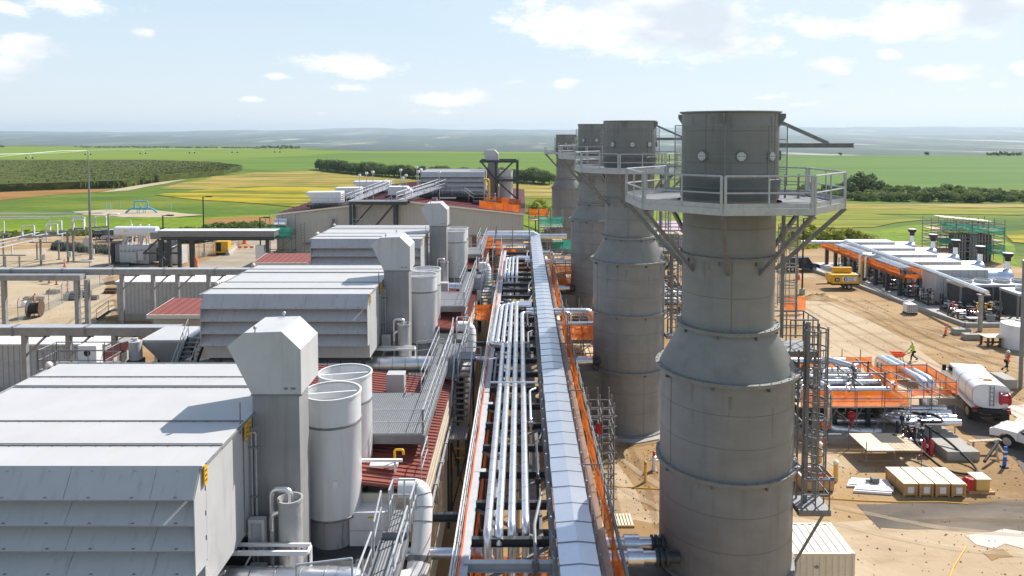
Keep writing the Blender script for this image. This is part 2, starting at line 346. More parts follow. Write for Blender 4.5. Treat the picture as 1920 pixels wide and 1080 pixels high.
    def disc(s, c, nrm, r, th=0.05, n=16):
        c = Vector(c); nrm = Vector(nrm).normalized()
        return s.tube([c, c + nrm * th], r, n)
    def sphere(s, c, r, n=10, sq=(1, 1, 1)):
        k = n // 2 + 1; prof = [(r * math.sin(PI * i / k), r * math.cos(PI * i / k)) for i in range(k + 1)]
        o = len(s.v); s.lathe([(abs(a) if 0 < i < k else 0, b) for i, (a, b) in enumerate(prof)], (0, 0), n)
        for i in range(o, len(s.v)):
            x, y, z = s.v[i]; s.v[i] = (c[0] + x * sq[0], c[1] + y * sq[1], c[2] + z * sq[2])
        return s
    def rail(s, pts, h=1.07, step=1.4, r=0.024, mids=(0.5,), toe=0):
        P = [Vector(p) for p in pts]; up = Vector((0, 0, 1))
        for a, b in zip(P, P[1:]):
            L = (b - a).length; k = max(1, round(L / step))
            for i in range(k + 1):
                q = a.lerp(b, i / k); s.tube([q, q + up * h], r * 0.95, 6)
            s.tube([a + up * h, b + up * h], r * 1.1, 6)
            for mfr in mids: s.tube([a + up * h * mfr, b + up * h * mfr], r * 0.9, 6)
            if toe: s.bar(a + up * toe / 2, b + up * toe / 2, 0.012, toe)
        return s
    def pieces(s):
        par = list(range(len(s.v)))
        def find(a):
            while par[a] != a: par[a] = par[par[a]]; a = par[a]
            return a
        for f in s.f:
            for b in f[1:]: par[find(b)] = find(f[0])
        grp = {}
        for i, f in enumerate(s.f): grp.setdefault(find(f[0]), []).append(i)
        out = []
        for fl in grp.values():
            q = MB(); q.mats = s.mats; ix = {}
            for i in fl:
                for k in s.f[i]:
                    if k not in ix: ix[k] = len(q.v); q.v.append(s.v[k])
                q.f.append(tuple(ix[k] for k in s.f[i])); q.m.append(s.m[i])
            out.append(q)
        return out
    def build(s, name, m, parent=None, smooth=True, bevel=0, **props):
        if name in SPLIT and parent is not None:
            ps = s.pieces(); o = None
            if len(ps) > 1:
                for q in ps: o = q.build(SPLIT[name], m, parent, smooth, bevel, **props)
                return o
            name = SPLIT[name]
        if not s.mats: s.mats = [m]
        elif m is not None and m not in s.mats and any(s.m) is False and len(s.mats) == 0: s.mats = [m]
        off = Vector((0, 0, 0)); q = parent
        while q is not None:
            if q.name in LOCAL: off = Vector((0, 0, 0)); break
            off += q.location; q = q.parent
        me = bpy.data.meshes.new(name)
        me.from_pydata([(v[0] - off.x, v[1] - off.y, v[2] - off.z) for v in s.v], [], s.f)
        for mm in s.mats: me.materials.append(mm)
        me.polygons.foreach_set('material_index', s.m)
        if smooth:
            me.polygons.foreach_set('use_smooth', [True] * len(s.f)); me.set_sharp_from_angle(angle=R(38))
        me.validate(); me.update()
        o = bpy.data.objects.new(name, me); COL.objects.link(o); o.parent = parent
        if bevel:
            bv = o.modifiers.new('bevel', 'BEVEL'); bv.width = bevel; bv.segments = 2; bv.limit_method = 'ANGLE'
        for k, v in props.items(): o[k] = v
        return o
def mb(m): return MB().use(m)
LOCAL = set()      # things whose parts are written in the thing's own coordinates
def thing(name, label, cat, loc=(0, 0, 0), rz=0, group=None, local=False):
    o = bpy.data.objects.new(name, None); COL.objects.link(o); o.empty_display_size = 0.3
    o.location = loc; o.rotation_euler = (0, 0, rz); o['label'] = label; o['category'] = cat
    if group: o['group'] = group
    if local: LOCAL.add(o.name)
    return o
def tag(o, label, cat, group=None):
    o['label'] = label; o['category'] = cat
    if group: o['group'] = group
    return o
def setting(o, kind='structure'): o['kind'] = kind; return o
def copy_tree(o, parent=None):
    c = o.copy(); COL.objects.link(c); c.parent = parent
    for ch in list(o.children): copy_tree(ch, c)
    return c
def dup(o, loc, label=None, rz=None, group=None, scale=None):
    c = copy_tree(o); c.location = loc
    if rz is not None: c.rotation_euler = (0, 0, rz)
    if label: c['label'] = label
    if group: c['group'] = group
    if scale: c.scale = scale
    return c
def fillet(pts, rad, n=5):
    P = [Vector(p) for p in pts]; out = [P[0]]
    for a, b, c in zip(P, P[1:], P[2:]):
        u = (a - b); w = (c - b); r = min(rad, u.length * 0.48, w.length * 0.48)
        p0 = b + u.normalized() * r; p1 = b + w.normalized() * r
        for i in range(n + 1):
            t = i / n; out.append(p0 * (1 - t) ** 2 + b * 2 * t * (1 - t) + p1 * t * t)
    out.append(P[-1]); return out

# ================================================================ land
def pos_mat(name, cols, sc, st=(1, 1, 1), r=0.9, detail=8, lo=0.32, hi=0.68, bump=0.0, bsc=0.5, extra=None):
    """ground material: colours blended by world-space noise"""
    m = bpy.data.materials.new(name); m.use_nodes = True
    t = m.node_tree; t.nodes.clear()
    out = nd(t, 'ShaderNodeOutputMaterial'); b = nd(t, 'ShaderNodeBsdfPrincipled'); b.inputs['Roughness'].default_value = r
    b.inputs['Specular IOR Level'].default_value = 0.15
    g = nd(t, 'ShaderNodeNewGeometry'); mp_ = nd(t, 'ShaderNodeMapping'); mp_.inputs['Scale'].default_value = st
    t.links.new(g.outputs['Position'], mp_.inputs[0])
    n = nd(t, 'ShaderNodeTexNoise'); n.inputs['Scale'].default_value = sc; n.inputs['Detail'].default_value = detail; n.inputs['Roughness'].default_value = 0.62
    t.links.new(mp_.outputs[0], n.inputs['Vector'])
    mr = nd(t, 'ShaderNodeMapRange'); mr.inputs['From Min'].default_value = lo; mr.inputs['From Max'].default_value = hi
    t.links.new(n.outputs['Fac'], mr.inputs['Value'])
    cr_ = nd(t, 'ShaderNodeValToRGB'); els = cr_.color_ramp.elements
    while len(els) < len(cols): els.new(0.5)
    for i, c in enumerate(cols): els[i].position = i / (len(cols) - 1); els[i].color = tuple(c) + (1,)
    t.links.new(mr.outputs[0], cr_.inputs['Fac'])
    cur = cr_.outputs['Color']
    for (esc, est, ecol, elo, ehi, amt) in (extra or []):
        m2 = nd(t, 'ShaderNodeMapping'); m2.inputs['Scale'].default_value = est; t.links.new(g.outputs['Position'], m2.inputs[0])
        n_ = nd(t, 'ShaderNodeTexNoise'); n_.inputs['Scale'].default_value = esc; n_.inputs['Detail'].default_value = 6; n_.inputs['Roughness'].default_value = 0.65
        t.links.new(m2.outputs[0], n_.inputs['Vector'])
        r_ = nd(t, 'ShaderNodeMapRange', interpolation_type='SMOOTHSTEP'); r_.inputs['From Min'].default_value = elo; r_.inputs['From Max'].default_value = ehi; r_.inputs['To Max'].default_value = amt
        t.links.new(n_.outputs['Fac'], r_.inputs['Value'])
        x_ = nd(t, 'ShaderNodeMix', data_type='RGBA'); x_.inputs[7].default_value = tuple(ecol) + (1,)
        t.links.new(r_.outputs[0], x_.inputs[0]); t.links.new(cur, x_.inputs[6]); cur = x_.outputs[2]
    t.links.new(cur, b.inputs['Base Color'])
    if bump:
        nb = nd(t, 'ShaderNodeTexNoise'); nb.inputs['Scale'].default_value = bsc; nb.inputs['Detail'].default_value = 6
        t.links.new(g.outputs['Position'], nb.inputs['Vector'])
        bp = nd(t, 'ShaderNodeBump'); bp.inputs['Strength'].default_value = bump; bp.inputs['Distance'].default_value = 0.15
        t.links.new(nb.outputs['Fac'], bp.inputs['Height']); t.links.new(bp.outputs[0], b.inputs['Normal'])
    t.links.new(b.outputs[0], out.inputs['Surface'])
    return m
grass = pos_mat('meadow_grass', [(0.05, 0.1, 0.008), (0.095, 0.155, 0.012), (0.18, 0.21, 0.02)], 0.03, (0.5, 1.6, 1), bump=0.6, bsc=0.6,
                extra=[(0.012, (0.6, 1.5, 1), (0.2, 0.2, 0.02), 0.48, 0.64, 0.6), (0.35, (0.7, 1.4, 1), (0.03, 0.065, 0.008), 0.5, 0.7, 0.6)])
hillm = pos_mat('valley_hills', [(0.015, 0.03, 0.018), (0.04, 0.06, 0.035), (0.022, 0.04, 0.022), (0.13, 0.135, 0.075), (0.42, 0.37, 0.24)], 0.0011, (2.0, 0.35, 1), lo=0.32, hi=0.7,
                extra=[(0.005, (1.6, 0.4, 1), (0.012, 0.025, 0.012), 0.5, 0.6, 0.75), (0.0016, (1.6, 0.4, 1), (0.5, 0.45, 0.32), 0.58, 0.66, 0.7)])
farfield = pos_mat('light_green_crop', [(0.115, 0.18, 0.018), (0.165, 0.225, 0.022), (0.14, 0.21, 0.02)], 0.006, (0.4, 2.5, 1))
cornm = pos_mat('corn_leaves', [(0.03, 0.05, 0.006), (0.065, 0.085, 0.011), (0.13, 0.13, 0.022)], 0.5, (0.6, 0.35, 1), bump=1.0, bsc=0.9,
                extra=[(0.02, (0.6, 2, 1), (0.07, 0.085, 0.012), 0.48, 0.7, 0.5)])
dirtm = pos_mat('bare_brown_soil', [(0.22, 0.105, 0.03), (0.32, 0.16, 0.05), (0.27, 0.15, 0.05)], 0.06, (0.4, 2, 1), extra=[(0.1, (0.6, 1.5, 1), (0.14, 0.16, 0.03), 0.5, 0.68, 0.7)])
stubble = pos_mat('tan_stubble', [(0.27, 0.2, 0.035), (0.42, 0.3, 0.1), (0.26, 0.21, 0.03)], 0.03, (0.35, 2.2, 1), extra=[(0.045, (0.3, 2.4, 1), (0.25, 0.2, 0.012), 0.44, 0.56, 0.85), (0.1, (0.3, 2, 1), (0.1, 0.125, 0.012), 0.48, 0.58, 0.8)])
canola = pos_mat('yellow_canola', [(0.3, 0.23, 0.01), (0.46, 0.33, 0.008), (0.2, 0.19, 0.01)], 0.04, (0.35, 2.0, 1), extra=[(0.06, (0.3, 2.2, 1), (0.09, 0.13, 0.01), 0.45, 0.55, 0.9), (0.5, (0.5, 1.5, 1), (0.16, 0.16, 0.01), 0.5, 0.7, 0.6)])
limem = pos_mat('bright_lime_grass', [(0.09, 0.16, 0.008), (0.16, 0.235, 0.01), (0.25, 0.28, 0.012)], 0.05, (0.5, 1.5, 1), bump=0.6, bsc=0.8, extra=[(0.6, (0.7, 1.2, 1), (0.04, 0.085, 0.006), 0.48, 0.66, 0.7)])
coolfield = pos_mat('cool_green_crop', [(0.055, 0.13, 0.014), (0.08, 0.16, 0.018), (0.11, 0.18, 0.02)], 0.012, (0.3, 2.5, 1), extra=[(0.03, (0.2, 2.5, 1), (0.12, 0.165, 0.04), 0.5, 0.66, 0.6)])
midgreen = pos_mat('vivid_green_crop', [(0.07, 0.14, 0.014), (0.1, 0.18, 0.018), (0.13, 0.2, 0.022)], 0.012, (0.3, 2.5, 1), extra=[(0.03, (0.2, 2.5, 1), (0.15, 0.19, 0.03), 0.48, 0.66, 0.6)])
mixedm = pos_mat('mixed_meadow', [(0.12, 0.17, 0.01), (0.22, 0.22, 0.014), (0.36, 0.28, 0.03)], 0.05, (0.3, 2.0, 1), extra=[(0.09, (0.3, 2.2, 1), (0.07, 0.12, 0.01), 0.48, 0.6, 0.8)])
pathm = pos_mat('gravel_track', [(0.36, 0.29, 0.19), (0.48, 0.4, 0.28)], 0.3)
sandm = pos_mat('sandy_yard', [(0.25, 0.155, 0.07), (0.36, 0.235, 0.115), (0.43, 0.3, 0.165)], 0.09, (1, 1, 1), bump=0.35, bsc=2.5,
                extra=[(0.16, (0.5, 2.2, 1), (0.25, 0.155, 0.075), 0.5, 0.64, 0.8), (0.07, (1, 1, 1), (0.52, 0.42, 0.3), 0.55, 0.7, 0.7), (3.5, (1, 1, 1), (0.22, 0.15, 0.08), 0.56, 0.75, 0.45)])
gravelm = pos_mat('pale_gravel', [(0.33, 0.255, 0.165), (0.42, 0.335, 0.225), (0.48, 0.39, 0.275)], 0.15, bump=0.4, bsc=4, extra=[(0.12, (0.4, 1.8, 1), (0.4, 0.26, 0.12), 0.52, 0.7, 0.7), (4, (1, 1, 1), (0.33, 0.27, 0.19), 0.54, 0.72, 0.5)])
roadm = pos_mat('packed_pale_road', [(0.4, 0.29, 0.175), (0.47, 0.36, 0.235), (0.52, 0.41, 0.285)], 0.12, (1, 1, 1), bump=0.2, bsc=3, extra=[(0.2, (0.5, 1.8, 1), (0.34, 0.24, 0.14), 0.5, 0.66, 0.75), (2.5, (1, 1, 1), (0.42, 0.32, 0.2), 0.57, 0.75, 0.4)])
asphm = pos_mat('dusty_asphalt', [(0.1, 0.085, 0.07), (0.15, 0.125, 0.1), (0.22, 0.18, 0.135)], 0.25, (0.6, 1.4, 1), extra=[(0.12, (0.5, 2, 1), (0.36, 0.27, 0.18), 0.55, 0.72, 0.8)])
roadgrey = pos_mat('dusty_grey_road', [(0.26, 0.22, 0.17), (0.34, 0.29, 0.22), (0.42, 0.34, 0.25)], 0.2, (0.6, 1.4, 1))
dampshadem = pos_mat('damp_and_shaded_dirt', [(0.24, 0.15, 0.07), (0.33, 0.21, 0.1)], 0.4)
wetm = pos_mat('pale_mud', [(0.48, 0.41, 0.33), (0.58, 0.52, 0.45)], 0.4, (0.5, 1.4, 1), r=0.45)
padm = pos_mat('concrete_pad', [(0.46, 0.43, 0.38), (0.58, 0.55, 0.5)], 0.4)
waterm = mat('lake_water', (0.5, 0.55, 0.58), r=0.08, var=0.02)

def interp(x, tab):
    if x <= tab[0][0]: return tab[0][1]
    for (a, b), (c, d) in zip(tab, tab[1:]):
        if x <= c: return b + (d - b) * (x - a) / (c - a)
    return tab[-1][1]
def smooth(t): t = max(0, min(1, t)); return t * t * (3 - 2 * t)
def vnoise(x, seed=0):
    i = math.floor(x); f = x - i
    h = lambda k: (math.sin(k * 127.1 + seed * 311.7) * 43758.5453) % 1.0
    return lerp(h(i), h(i + 1), smooth(f)) * 2 - 1
def land_z(th, D):
    """height of the land at bearing th (rad from +Y) and forward distance D"""
    E = interp(th, [(-0.6, 1060), (-0.3, 1000), (-0.22, 780), (0.1, 730), (0.25, 640), (0.6, 620)])
    if D < E: return 0.0
    skyz = interp(th, [(-0.6, 22), (-0.4, 32), (-0.26, 66), (-0.2, 70), (-0.1, 60), (0.0, 52), (0.15, 72), (0.3, 92), (0.6, 88)])
    n = vnoise(th * 14, 1) * 0.55 + vnoise(th * 37, 2) * 0.3 + vnoise(th * 90, 3) * 0.15
    m_ = vnoise(th * 22, 5) * 0.6 + vnoise(th * 60 + D * 0.001, 6) * 0.4
    z = interp(D, [(E, 0), (E + 500, -40), (3200, -56), (4600, -52), (5600, -36 + 9 * m_), (6400, -20 + 13 * m_), (7000, -26), (8500, -14 + 8 * m_), (9500, 6 + 16 * n), (12000, skyz - 10 + 26 * n), (14500, skyz - 10 + 20 * n)])
    return z
vs = []; fs = []; mi = []
ths = [R(-180) + R(1) * 8 * i for i in range(15)] + [R(-62) + R(0.5) * i for i in range(249)] + [R(63) + R(7.8) * i for i in range(16)]
ds = [0.5, 30, 80, 150, 250, 400, 560, 610, 625, 645, 680, 720, 735, 760, 785, 830, 900, 960, 1000, 1020, 1060, 1120, 1250, 1500, 2000, 2600, 3200, 3900, 4600, 5100, 5600, 6000, 6400, 6700, 7000, 7700, 8500, 9000, 9500, 10300, 11200, 12000, 13000, 14000]
for th in ths:
    for D in ds:
        k = max(math.cos(th), 0.78); r_ = D / k
        vs.append((r_ * math.sin(th), r_ * math.cos(th), land_z(th, D) - 0.28))
nD = len(ds); nT = len(ths)
for i in range(nT):
    for j in range(nD - 1):
        a = i * nD + j; b_ = ((i + 1) % nT) * nD + j
        fs.append((a, a + 1, b_ + 1, b_)); mi.append(1 if vs[a + 1][2] < -6 or ds[j] > 3000 else 0)
g_ = MB(); g_.v = vs; g_.f = fs; g_.m = mi; g_.mats = [grass, hillm]
setting(g_.build('ground', None))

def jag(poly, step, amp, seed=0):
    rnd = random.Random(seed); out = []
    n = len(poly)
    for i in range(n):
        a = Vector(poly[i]); b_ = Vector(poly[(i + 1) % n]); L = (b_ - a).length; k = max(1, int(L / step))
        nrm = Vector((-(b_ - a).y, (b_ - a).x)).normalized() if L > 0 else Vector((0, 0))
        for j in range(k):
            q = a.lerp(b_, j / k)
            if j: q = q + nrm * rnd.uniform(-amp, amp)
            out.append((q.x, q.y))
    return out
def field(name, poly, m, z, step=18, amp=2.5, seed=0, th=0.0, kind='structure'):
    P = jag(poly, step, amp, seed) if amp else poly
    q = mb(m)
    if th: q.prism(P, z - 0.5, z + th, 'z')
    else: q.poly([(x, y, z) for x, y in P])
    me_o = q.build(name, m, smooth=False)
    import bmesh
    bm = bmesh.new(); bm.from_mesh(me_o.data); bmesh.ops.triangulate(bm, faces=bm.faces[:]); 
    if not th:
        for f in bm.faces:
            if f.normal.z < 0: f.normal_flip()
    bm.to_mesh(me_o.data); bm.free()
    setting(me_o, kind); return me_o
field('crop_field', [(-462.2, 437.65), (-406.42, 483.04), (-237.87, 491.53), (-152.27, 411.85), (-125.84, 466.9), (-61.12, 483.04), (41.06, 466.9), (63.82, 726.33), (-82.31, 733.95), (-179.5, 745.68), (-253.07, 849.77), (-398.48, 967.12), (-684.15, 980.66), (-1034.28, 980.66)], farfield, -0.25, 40, 5)
field('crop_field', [(-221.41, 518.89), (-181.55, 609.32), (-168.73, 700.87), (31.15, 692.21), (45.62, 518.89), (31.18, 354.36), (-99.35, 368.38), (-141.03, 388.91)], midgreen, -0.21, 30, 3, 3)
field('crop_field', [(61.03, 263.83), (143.12, 620.12), (225.36, 627.07), (592.76, 627.07), (249.97, 263.83)], coolfield, -0.25, 30, 3, 2)
field('corn_field', [(-448.19, 424.36), (-326.11, 466.9), (-232.65, 466.9), (-180.56, 437.65), (-145.2, 388.91), (-137.72, 345.58), (-142.39, 307.49), (-143.85, 268.92), (-161.14, 256.54), (-174.7, 249.64), (-234.77, 221.78)], cornm, 0, 12, 1.5, 1, th=2.3, kind='stuff')
field('soil_patch', [(-212.81, 200.94), (-173.16, 247.42), (-157.07, 258.92), (-142.63, 261.35), (-140.73, 249.64), (-148.41, 238.93), (-152.87, 218.3), (-192.08, 181.27)], dirtm, -0.2, 10, 1.5, 4)
field('path', [(-139.14, 245.24), (-141.3, 258.92), (-143.2, 279.72), (-142.39, 307.49), (-143.61, 318.01), (-141.09, 314.42), (-136.96, 282.56), (-134.18, 254.2)], pathm, -0.17, 8, 0.6, 5)
field('stubble_field', [(-126.72, 261.35), (-137.57, 333.2), (-130.97, 368.38), (-104.74, 378.37), (-84.37, 349.91), (-31.32, 297.64), (24.88, 282.56), (19.55, 221.78), (-47.82, 240.99), (-96.64, 271.54), (-111.74, 261.35)], stubble, -0.18, 14, 2.5, 6)
field('canola_field', [(-116.6, 236.89), (-109.02, 263.83), (-88.86, 271.54), (-51.37, 258.92), (-19.53, 232.93), (-14.29, 170.15), (-50.34, 186.13), (-70.24, 205.4), (-93.41, 218.3)], canola, -0.14, 10, 2.2, 7)
field('grass_strip', [(-158.49, 160.31), (-120.78, 172.27), (-106.86, 180.09), (-74.26, 173.34), (-54.23, 181.27), (-33.83, 170.15), (-28.6, 143.68), (-62.93, 146.73), (-97.83, 139.34), (-133.87, 135.25)], limem, -0.14, 8, 1.5, 8)
field('soil_patch', [(-112.42, 186.13), (-106.58, 191.26), (-93.6, 189.95), (-76, 178.93), (-80.99, 174.43), (-93.5, 174.43), (-104.89, 178.93)], pathm, -0.1, 6, 1.2, 9)
field('soil_patch', [(-71.68, 170.15), (-63.86, 175.54), (-55.95, 174.43), (-51.45, 160.31), (-63.38, 158.48), (-70.33, 164.11)], dirtm, -0.1, 6, 1.5, 10)
field('stubble_field', [(46.88, 202.41), (77.02, 205.4), (107.26, 206.93), (194.83, 205.4), (186.59, 196.68), (131.1, 198.08), (94.26, 195.29), (44.31, 191.26)], stubble, -0.18, 9, 1.5, 11)
field('meadow', [(44.92, 193.93), (94.26, 195.29), (130.18, 196.68), (184, 193.93), (167.7, 176.65), (118.5, 178.93), (94.02, 181.27), (40.94, 176.65)], mixedm, -0.17, 7, 1.8, 16)
field('meadow', [(38.97, 168.09), (67.14, 178.93), (86.22, 181.27), (93.18, 170.15), (74.6, 156.69), (56.31, 149.9), (34.05, 146.73)], mixedm, -0.16, 8, 1.8, 12)
field('canola_field', [(97.23, 149.9), (115.1, 156.69), (148.86, 156.69), (122.67, 128.94), (94.85, 128.94), (89.73, 135.25)], canola, -0.16, 7, 1.8, 13)
field('grass_strip', [(19.94, 124.3), (53.99, 143.68), (67.08, 149.9), (91.17, 162.19), (98.27, 153.22), (82.97, 124.3), (67.83, 101.42), (57.23, 101.42), (46.76, 124.3)], limem, -0.13, 7, 1.5, 14)
field('grass_strip', [(3.31, 200.94), (10.91, 208.48), (50.15, 216.6), (35.16, 151.54), (4.44, 143.68), (0.35, 160.31)], limem, -0.12, 7, 1.5, 15)
lake = mb(waterm).poly([(-1290, 4150, -51.0), (-1120, 4150, -51.0), (-1060, 4300, -51.0), (-1240, 4350, -51.0)]).build('lake', waterm, smooth=False); setting(lake)

# the works yard: sand, gravel, roads
field('yard', [(-130, -30), (95, -30), (95, 60), (88, 72), (73.17, 109.49), (69.28, 133.29), (54.06, 128.94), (48.2, 133.29), (21.89, 136.58), (0, 146), (-40, 150), (-71.36, 146.73), (-83.13, 145.19), (-97.35, 138.64), (-130, 140)], sandm, 0.0, 8, 0.6, 20)
field('gravel_lot', [(-130, 60), (-48.43, 68.45), (-44.36, 66.77), (-42.14, 74.02), (-46.39, 84.29), (-51.71, 92.85), (-57.11, 100.68), (-54.36, 104.5), (-54.23, 111.26), (-64.48, 119.97), (-78.53, 128.94), (-87.35, 124.3), (-130, 125)], gravelm, 0.012, 6, 0.5, 21)
field('road', [(-49.21, 149.9), (-57.78, 139.34), (-65.44, 140.75), (-63.87, 135.25), (-51.25, 136.58), (-47.01, 128.94), (-50.03, 107.36), (-49.48, 101.42), (-20.25, 101.42), (-28.6, 143.68)], roadgrey, 0.016, 6, 0.4, 22)
field('road', [(32.2, 87.8), (36.05, 89.52), (36.88, 76.94), (36.11, 64.86), (35.37, 59.2), (30.3, 50.56), (20.73, 50.56), (25.4, 62.19)], roadm, 0.012, 5, 0.35, 23)
field('road', [(5.5, 45.5), (6.5, 38.5), (10, 37.6), (22, 37.2), (34, 37), (60, 36), (60, 20), (34, 24), (26, 25.5), (18, 27), (8, 29), (4.6, 31), (4.6, 40)], roadm, 0.012, 2, 0.35, 24)
field('road', [(18, 39.06), (24.76, 39.18), (27.29, 39.53), (32.88, 40), (29.83, 36.19), (25.11, 36.29), (18.03, 36.74)], asphm, 0.024, 1.2, 0.2, 25)
field('road', [(28.78, 52.53), (31.68, 53.58), (32.14, 50.56), (33.37, 48.56), (39.89, 44.68), (34.3, 38.28), (29.42, 42.69), (30.34, 46.06), (29.43, 49.09)], asphm, 0.024, 1.2, 0.22, 26)
field('ground_patch', [(21.98, 35.94), (25.11, 36.29), (29.83, 36.19), (28.33, 34.31), (24.09, 34.76), (22.01, 35.13)], wetm, 0.03, 0.7, 0.4, 27)
field('ground_patch', [(34.79, 53.58), (37.5, 54.11), (38.37, 51.53), (36.98, 49.63), (34.09, 49.63)], wetm, 0.03, 0.7, 0.4, 28)
field('ground_patch', [(4.69, 36.94), (5.85, 37.47), (7.13, 36.94), (6.72, 34.76), (4.77, 35.46)], dampshadem, 0.02, 1, 0.25, 29)
field('ground_patch', [(21.91, 34.54), (23.07, 34.76), (23.14, 34.09), (21.94, 33.79)], dampshadem, 0.028, 0.5, 0.3, 30)
field('ground_patch', [(6.54, 49.09), (9.51, 49.63), (9.02, 47.03), (6.17, 46.22)], dampshadem, 0.02, 1, 0.25, 31)  # darker ground at the second stack's foot: its cast shadow put into the colour
trackm = mat('tyre_track_dirt', (0.2, 0.125, 0.06), r=0.9, var=0.4, sc=0.8, alpha=0.2, spec=0.1, world_tc=True)
trackl = mat('pale_tyre_track', (0.58, 0.47, 0.33), r=0.9, var=0.3, sc=0.8, alpha=0.3, spec=0.1, world_tc=True)
def track(pts, m, seed, gauge=1.9, w=0.42, z=0.034):
    rnd = random.Random(seed); P = fillet([(*p, 0) for p in pts], 6, 8); q = mb(m); D = []
    for a, b_ in zip(P, P[1:]):
        k = max(1, int((b_ - a).length / 0.9))
        for i in range(k): D.append((a.lerp(b_, i / k), Vector((-(b_ - a).y, (b_ - a).x, 0)).normalized()))
    for g in (-gauge / 2, gauge / 2):
        vs = []; 
        for p, n in D:
            o = g + rnd.uniform(-0.04, 0.04); w_ = w * rnd.uniform(0.8, 1.15); vs += [(p.x + n.x * (o - w_ / 2), p.y + n.y * (o - w_ / 2), z), (p.x + n.x * (o + w_ / 2), p.y + n.y * (o + w_ / 2), z)]
        q.add(vs, [(2 * i, 2 * i + 2, 2 * i + 3, 2 * i + 1) for i in range(len(D) - 1)])
    o = q.build('tyre_track', m, smooth=False); setting(o)
for i, (m, pts) in enumerate(((trackm, [(33.05, 84.29), (33.7, 70.21), (34.54, 60.8), (37.57, 52.53)]), (trackm, [(36.23, 88.37), (38.51, 73.62), (39.83, 62.19), (41.47, 55.79)]), (trackl, [(37.66, 89.52), (41.08, 74.43), (46.14, 62.19)]), (trackm, [(39.74, 88.37), (39.77, 78.27), (45.76, 68.45), (51.91, 66.77)]),
        (trackl, [(30.43, 76.09), (30.52, 65.48), (34.16, 60.12), (36.98, 49.63)]), (trackm, [(39.17, 81.77), (38.34, 67.6), (44.64, 60.12)]), (trackl, [(16.24, 38), (20.53, 35.7), (26.13, 34.76)]), (trackm, [(20.28, 38.28), (24.27, 38.39), (29.68, 37.73)]),
        (trackm, [(-49.52, 94.45), (-46.79, 78.27), (-41.36, 62.19)]), (trackm, [(-47.64, 88.37), (-45.66, 78.27), (-42.43, 66.77)]), (trackl, [(-53.87, 101.42), (-54.66, 88.37), (-58.67, 78.27)]), (trackm, [(-55.75, 109.49), (-63.98, 106.12), (-80.19, 109.49)]), (trackm, [(5.93, 47.03), (6.22, 41.88), (5.85, 35.7)]), (trackl, [(4.99, 44.68), (7.12, 40), (11.24, 36.19)]))):
    track(pts, m, 50 + i, z=0.034 + 0.002 * i)
def stones(area, n, seed, m):
    r_ = random.Random(seed); q = mb(m)
    for i in range(n):
        a, b_ = r_.random(), r_.random(); p = Vector(area[0]).lerp(Vector(area[1]), a).lerp(Vector(area[3]).lerp(Vector(area[2]), a), b_)
        s = 0.02 + 0.055 * r_.random() ** 4; k = r_.uniform(0, 1)
        q.add([(p.x - s, p.y - s * k, 0), (p.x + s * k, p.y - s, 0), (p.x + s, p.y + s * k, 0), (p.x - s * k, p.y + s, 0), (p.x, p.y, s * 1.1)], [(0, 1, 4), (1, 2, 4), (2, 3, 4), (3, 0, 4)])
    setting(q.build('stones', m, smooth=False), 'stuff')
stonem = mat('dirt_clods', (0.25, 0.17, 0.1), r=0.95, var=0.4)
stones([(22.19, 60.8), (32.06, 44.68), (55.61, 78.27), (33.69, 92.85)], 2200, 1, stonem); stones([(12.08, 32.62), (23.61, 32.62), (31.55, 43.95), (16.41, 44.68)], 700, 2, stonem)
stones([(-48.23, 66.77), (-42.83, 78.27), (-53.38, 109.49), (-85.33, 118.94)], 1500, 3, stonem); stones([(4.33, 36.19), (6.99, 36.19), (9.18, 47.87), (5.69, 47.87)], 400, 4, stonem)
def mound(name, c, rx, ry, h, m, seed, label=None, cat=None):
    rnd = random.Random(seed); q = mb(m); n = 22; rings = 5; vs = [(c[0], c[1], h)]; fs = []
    for k in range(1, rings + 1):
        t = k / rings
        for j in range(n):
            a = 2 * PI * j / n; w = 1 + rnd.uniform(-0.16, 0.16)
            vs.append((c[0] + rx * t * w * math.cos(a), c[1] + ry * t * w * math.sin(a), max(-0.05, h * (1 - t ** 1.6) * (1 + rnd.uniform(-0.35, 0.35))) if k < rings else -0.05))
    for j in range(n): fs.append((0, 1 + j, 1 + (j + 1) % n))
    for k in range(rings - 1):
        for j in range(n): fs.append((1 + k * n + j, 1 + (k + 1) * n + j, 1 + (k + 1) * n + (j + 1) % n, 1 + k * n + (j + 1) % n))
    q.add(vs, fs); o = q.build(name, m)
    if label: tag(o, label, cat)
    else: setting(o, 'stuff')
    return o
dm = pos_mat('dug_dirt', [(0.22, 0.13, 0.055), (0.4, 0.26, 0.12), (0.56, 0.42, 0.25)], 0.6, bump=0.8, bsc=3)
mound('dirt_mound', (35.78, 88.37), 2.6, 1.6, 0.55, dm, 3, 'flat spoil heap of brown dirt beside the grey light pole base', 'dirt heap')
mound('gravel_heap', (-43.56, 143.68), 9, 3, 1.6, pos_mat('grey_gravel', [(0.2, 0.18, 0.16), (0.3, 0.28, 0.25)], 0.6, bump=0.8, bsc=3), 4, 'long low grey gravel heap behind the covered duct bridge', 'gravel heap')

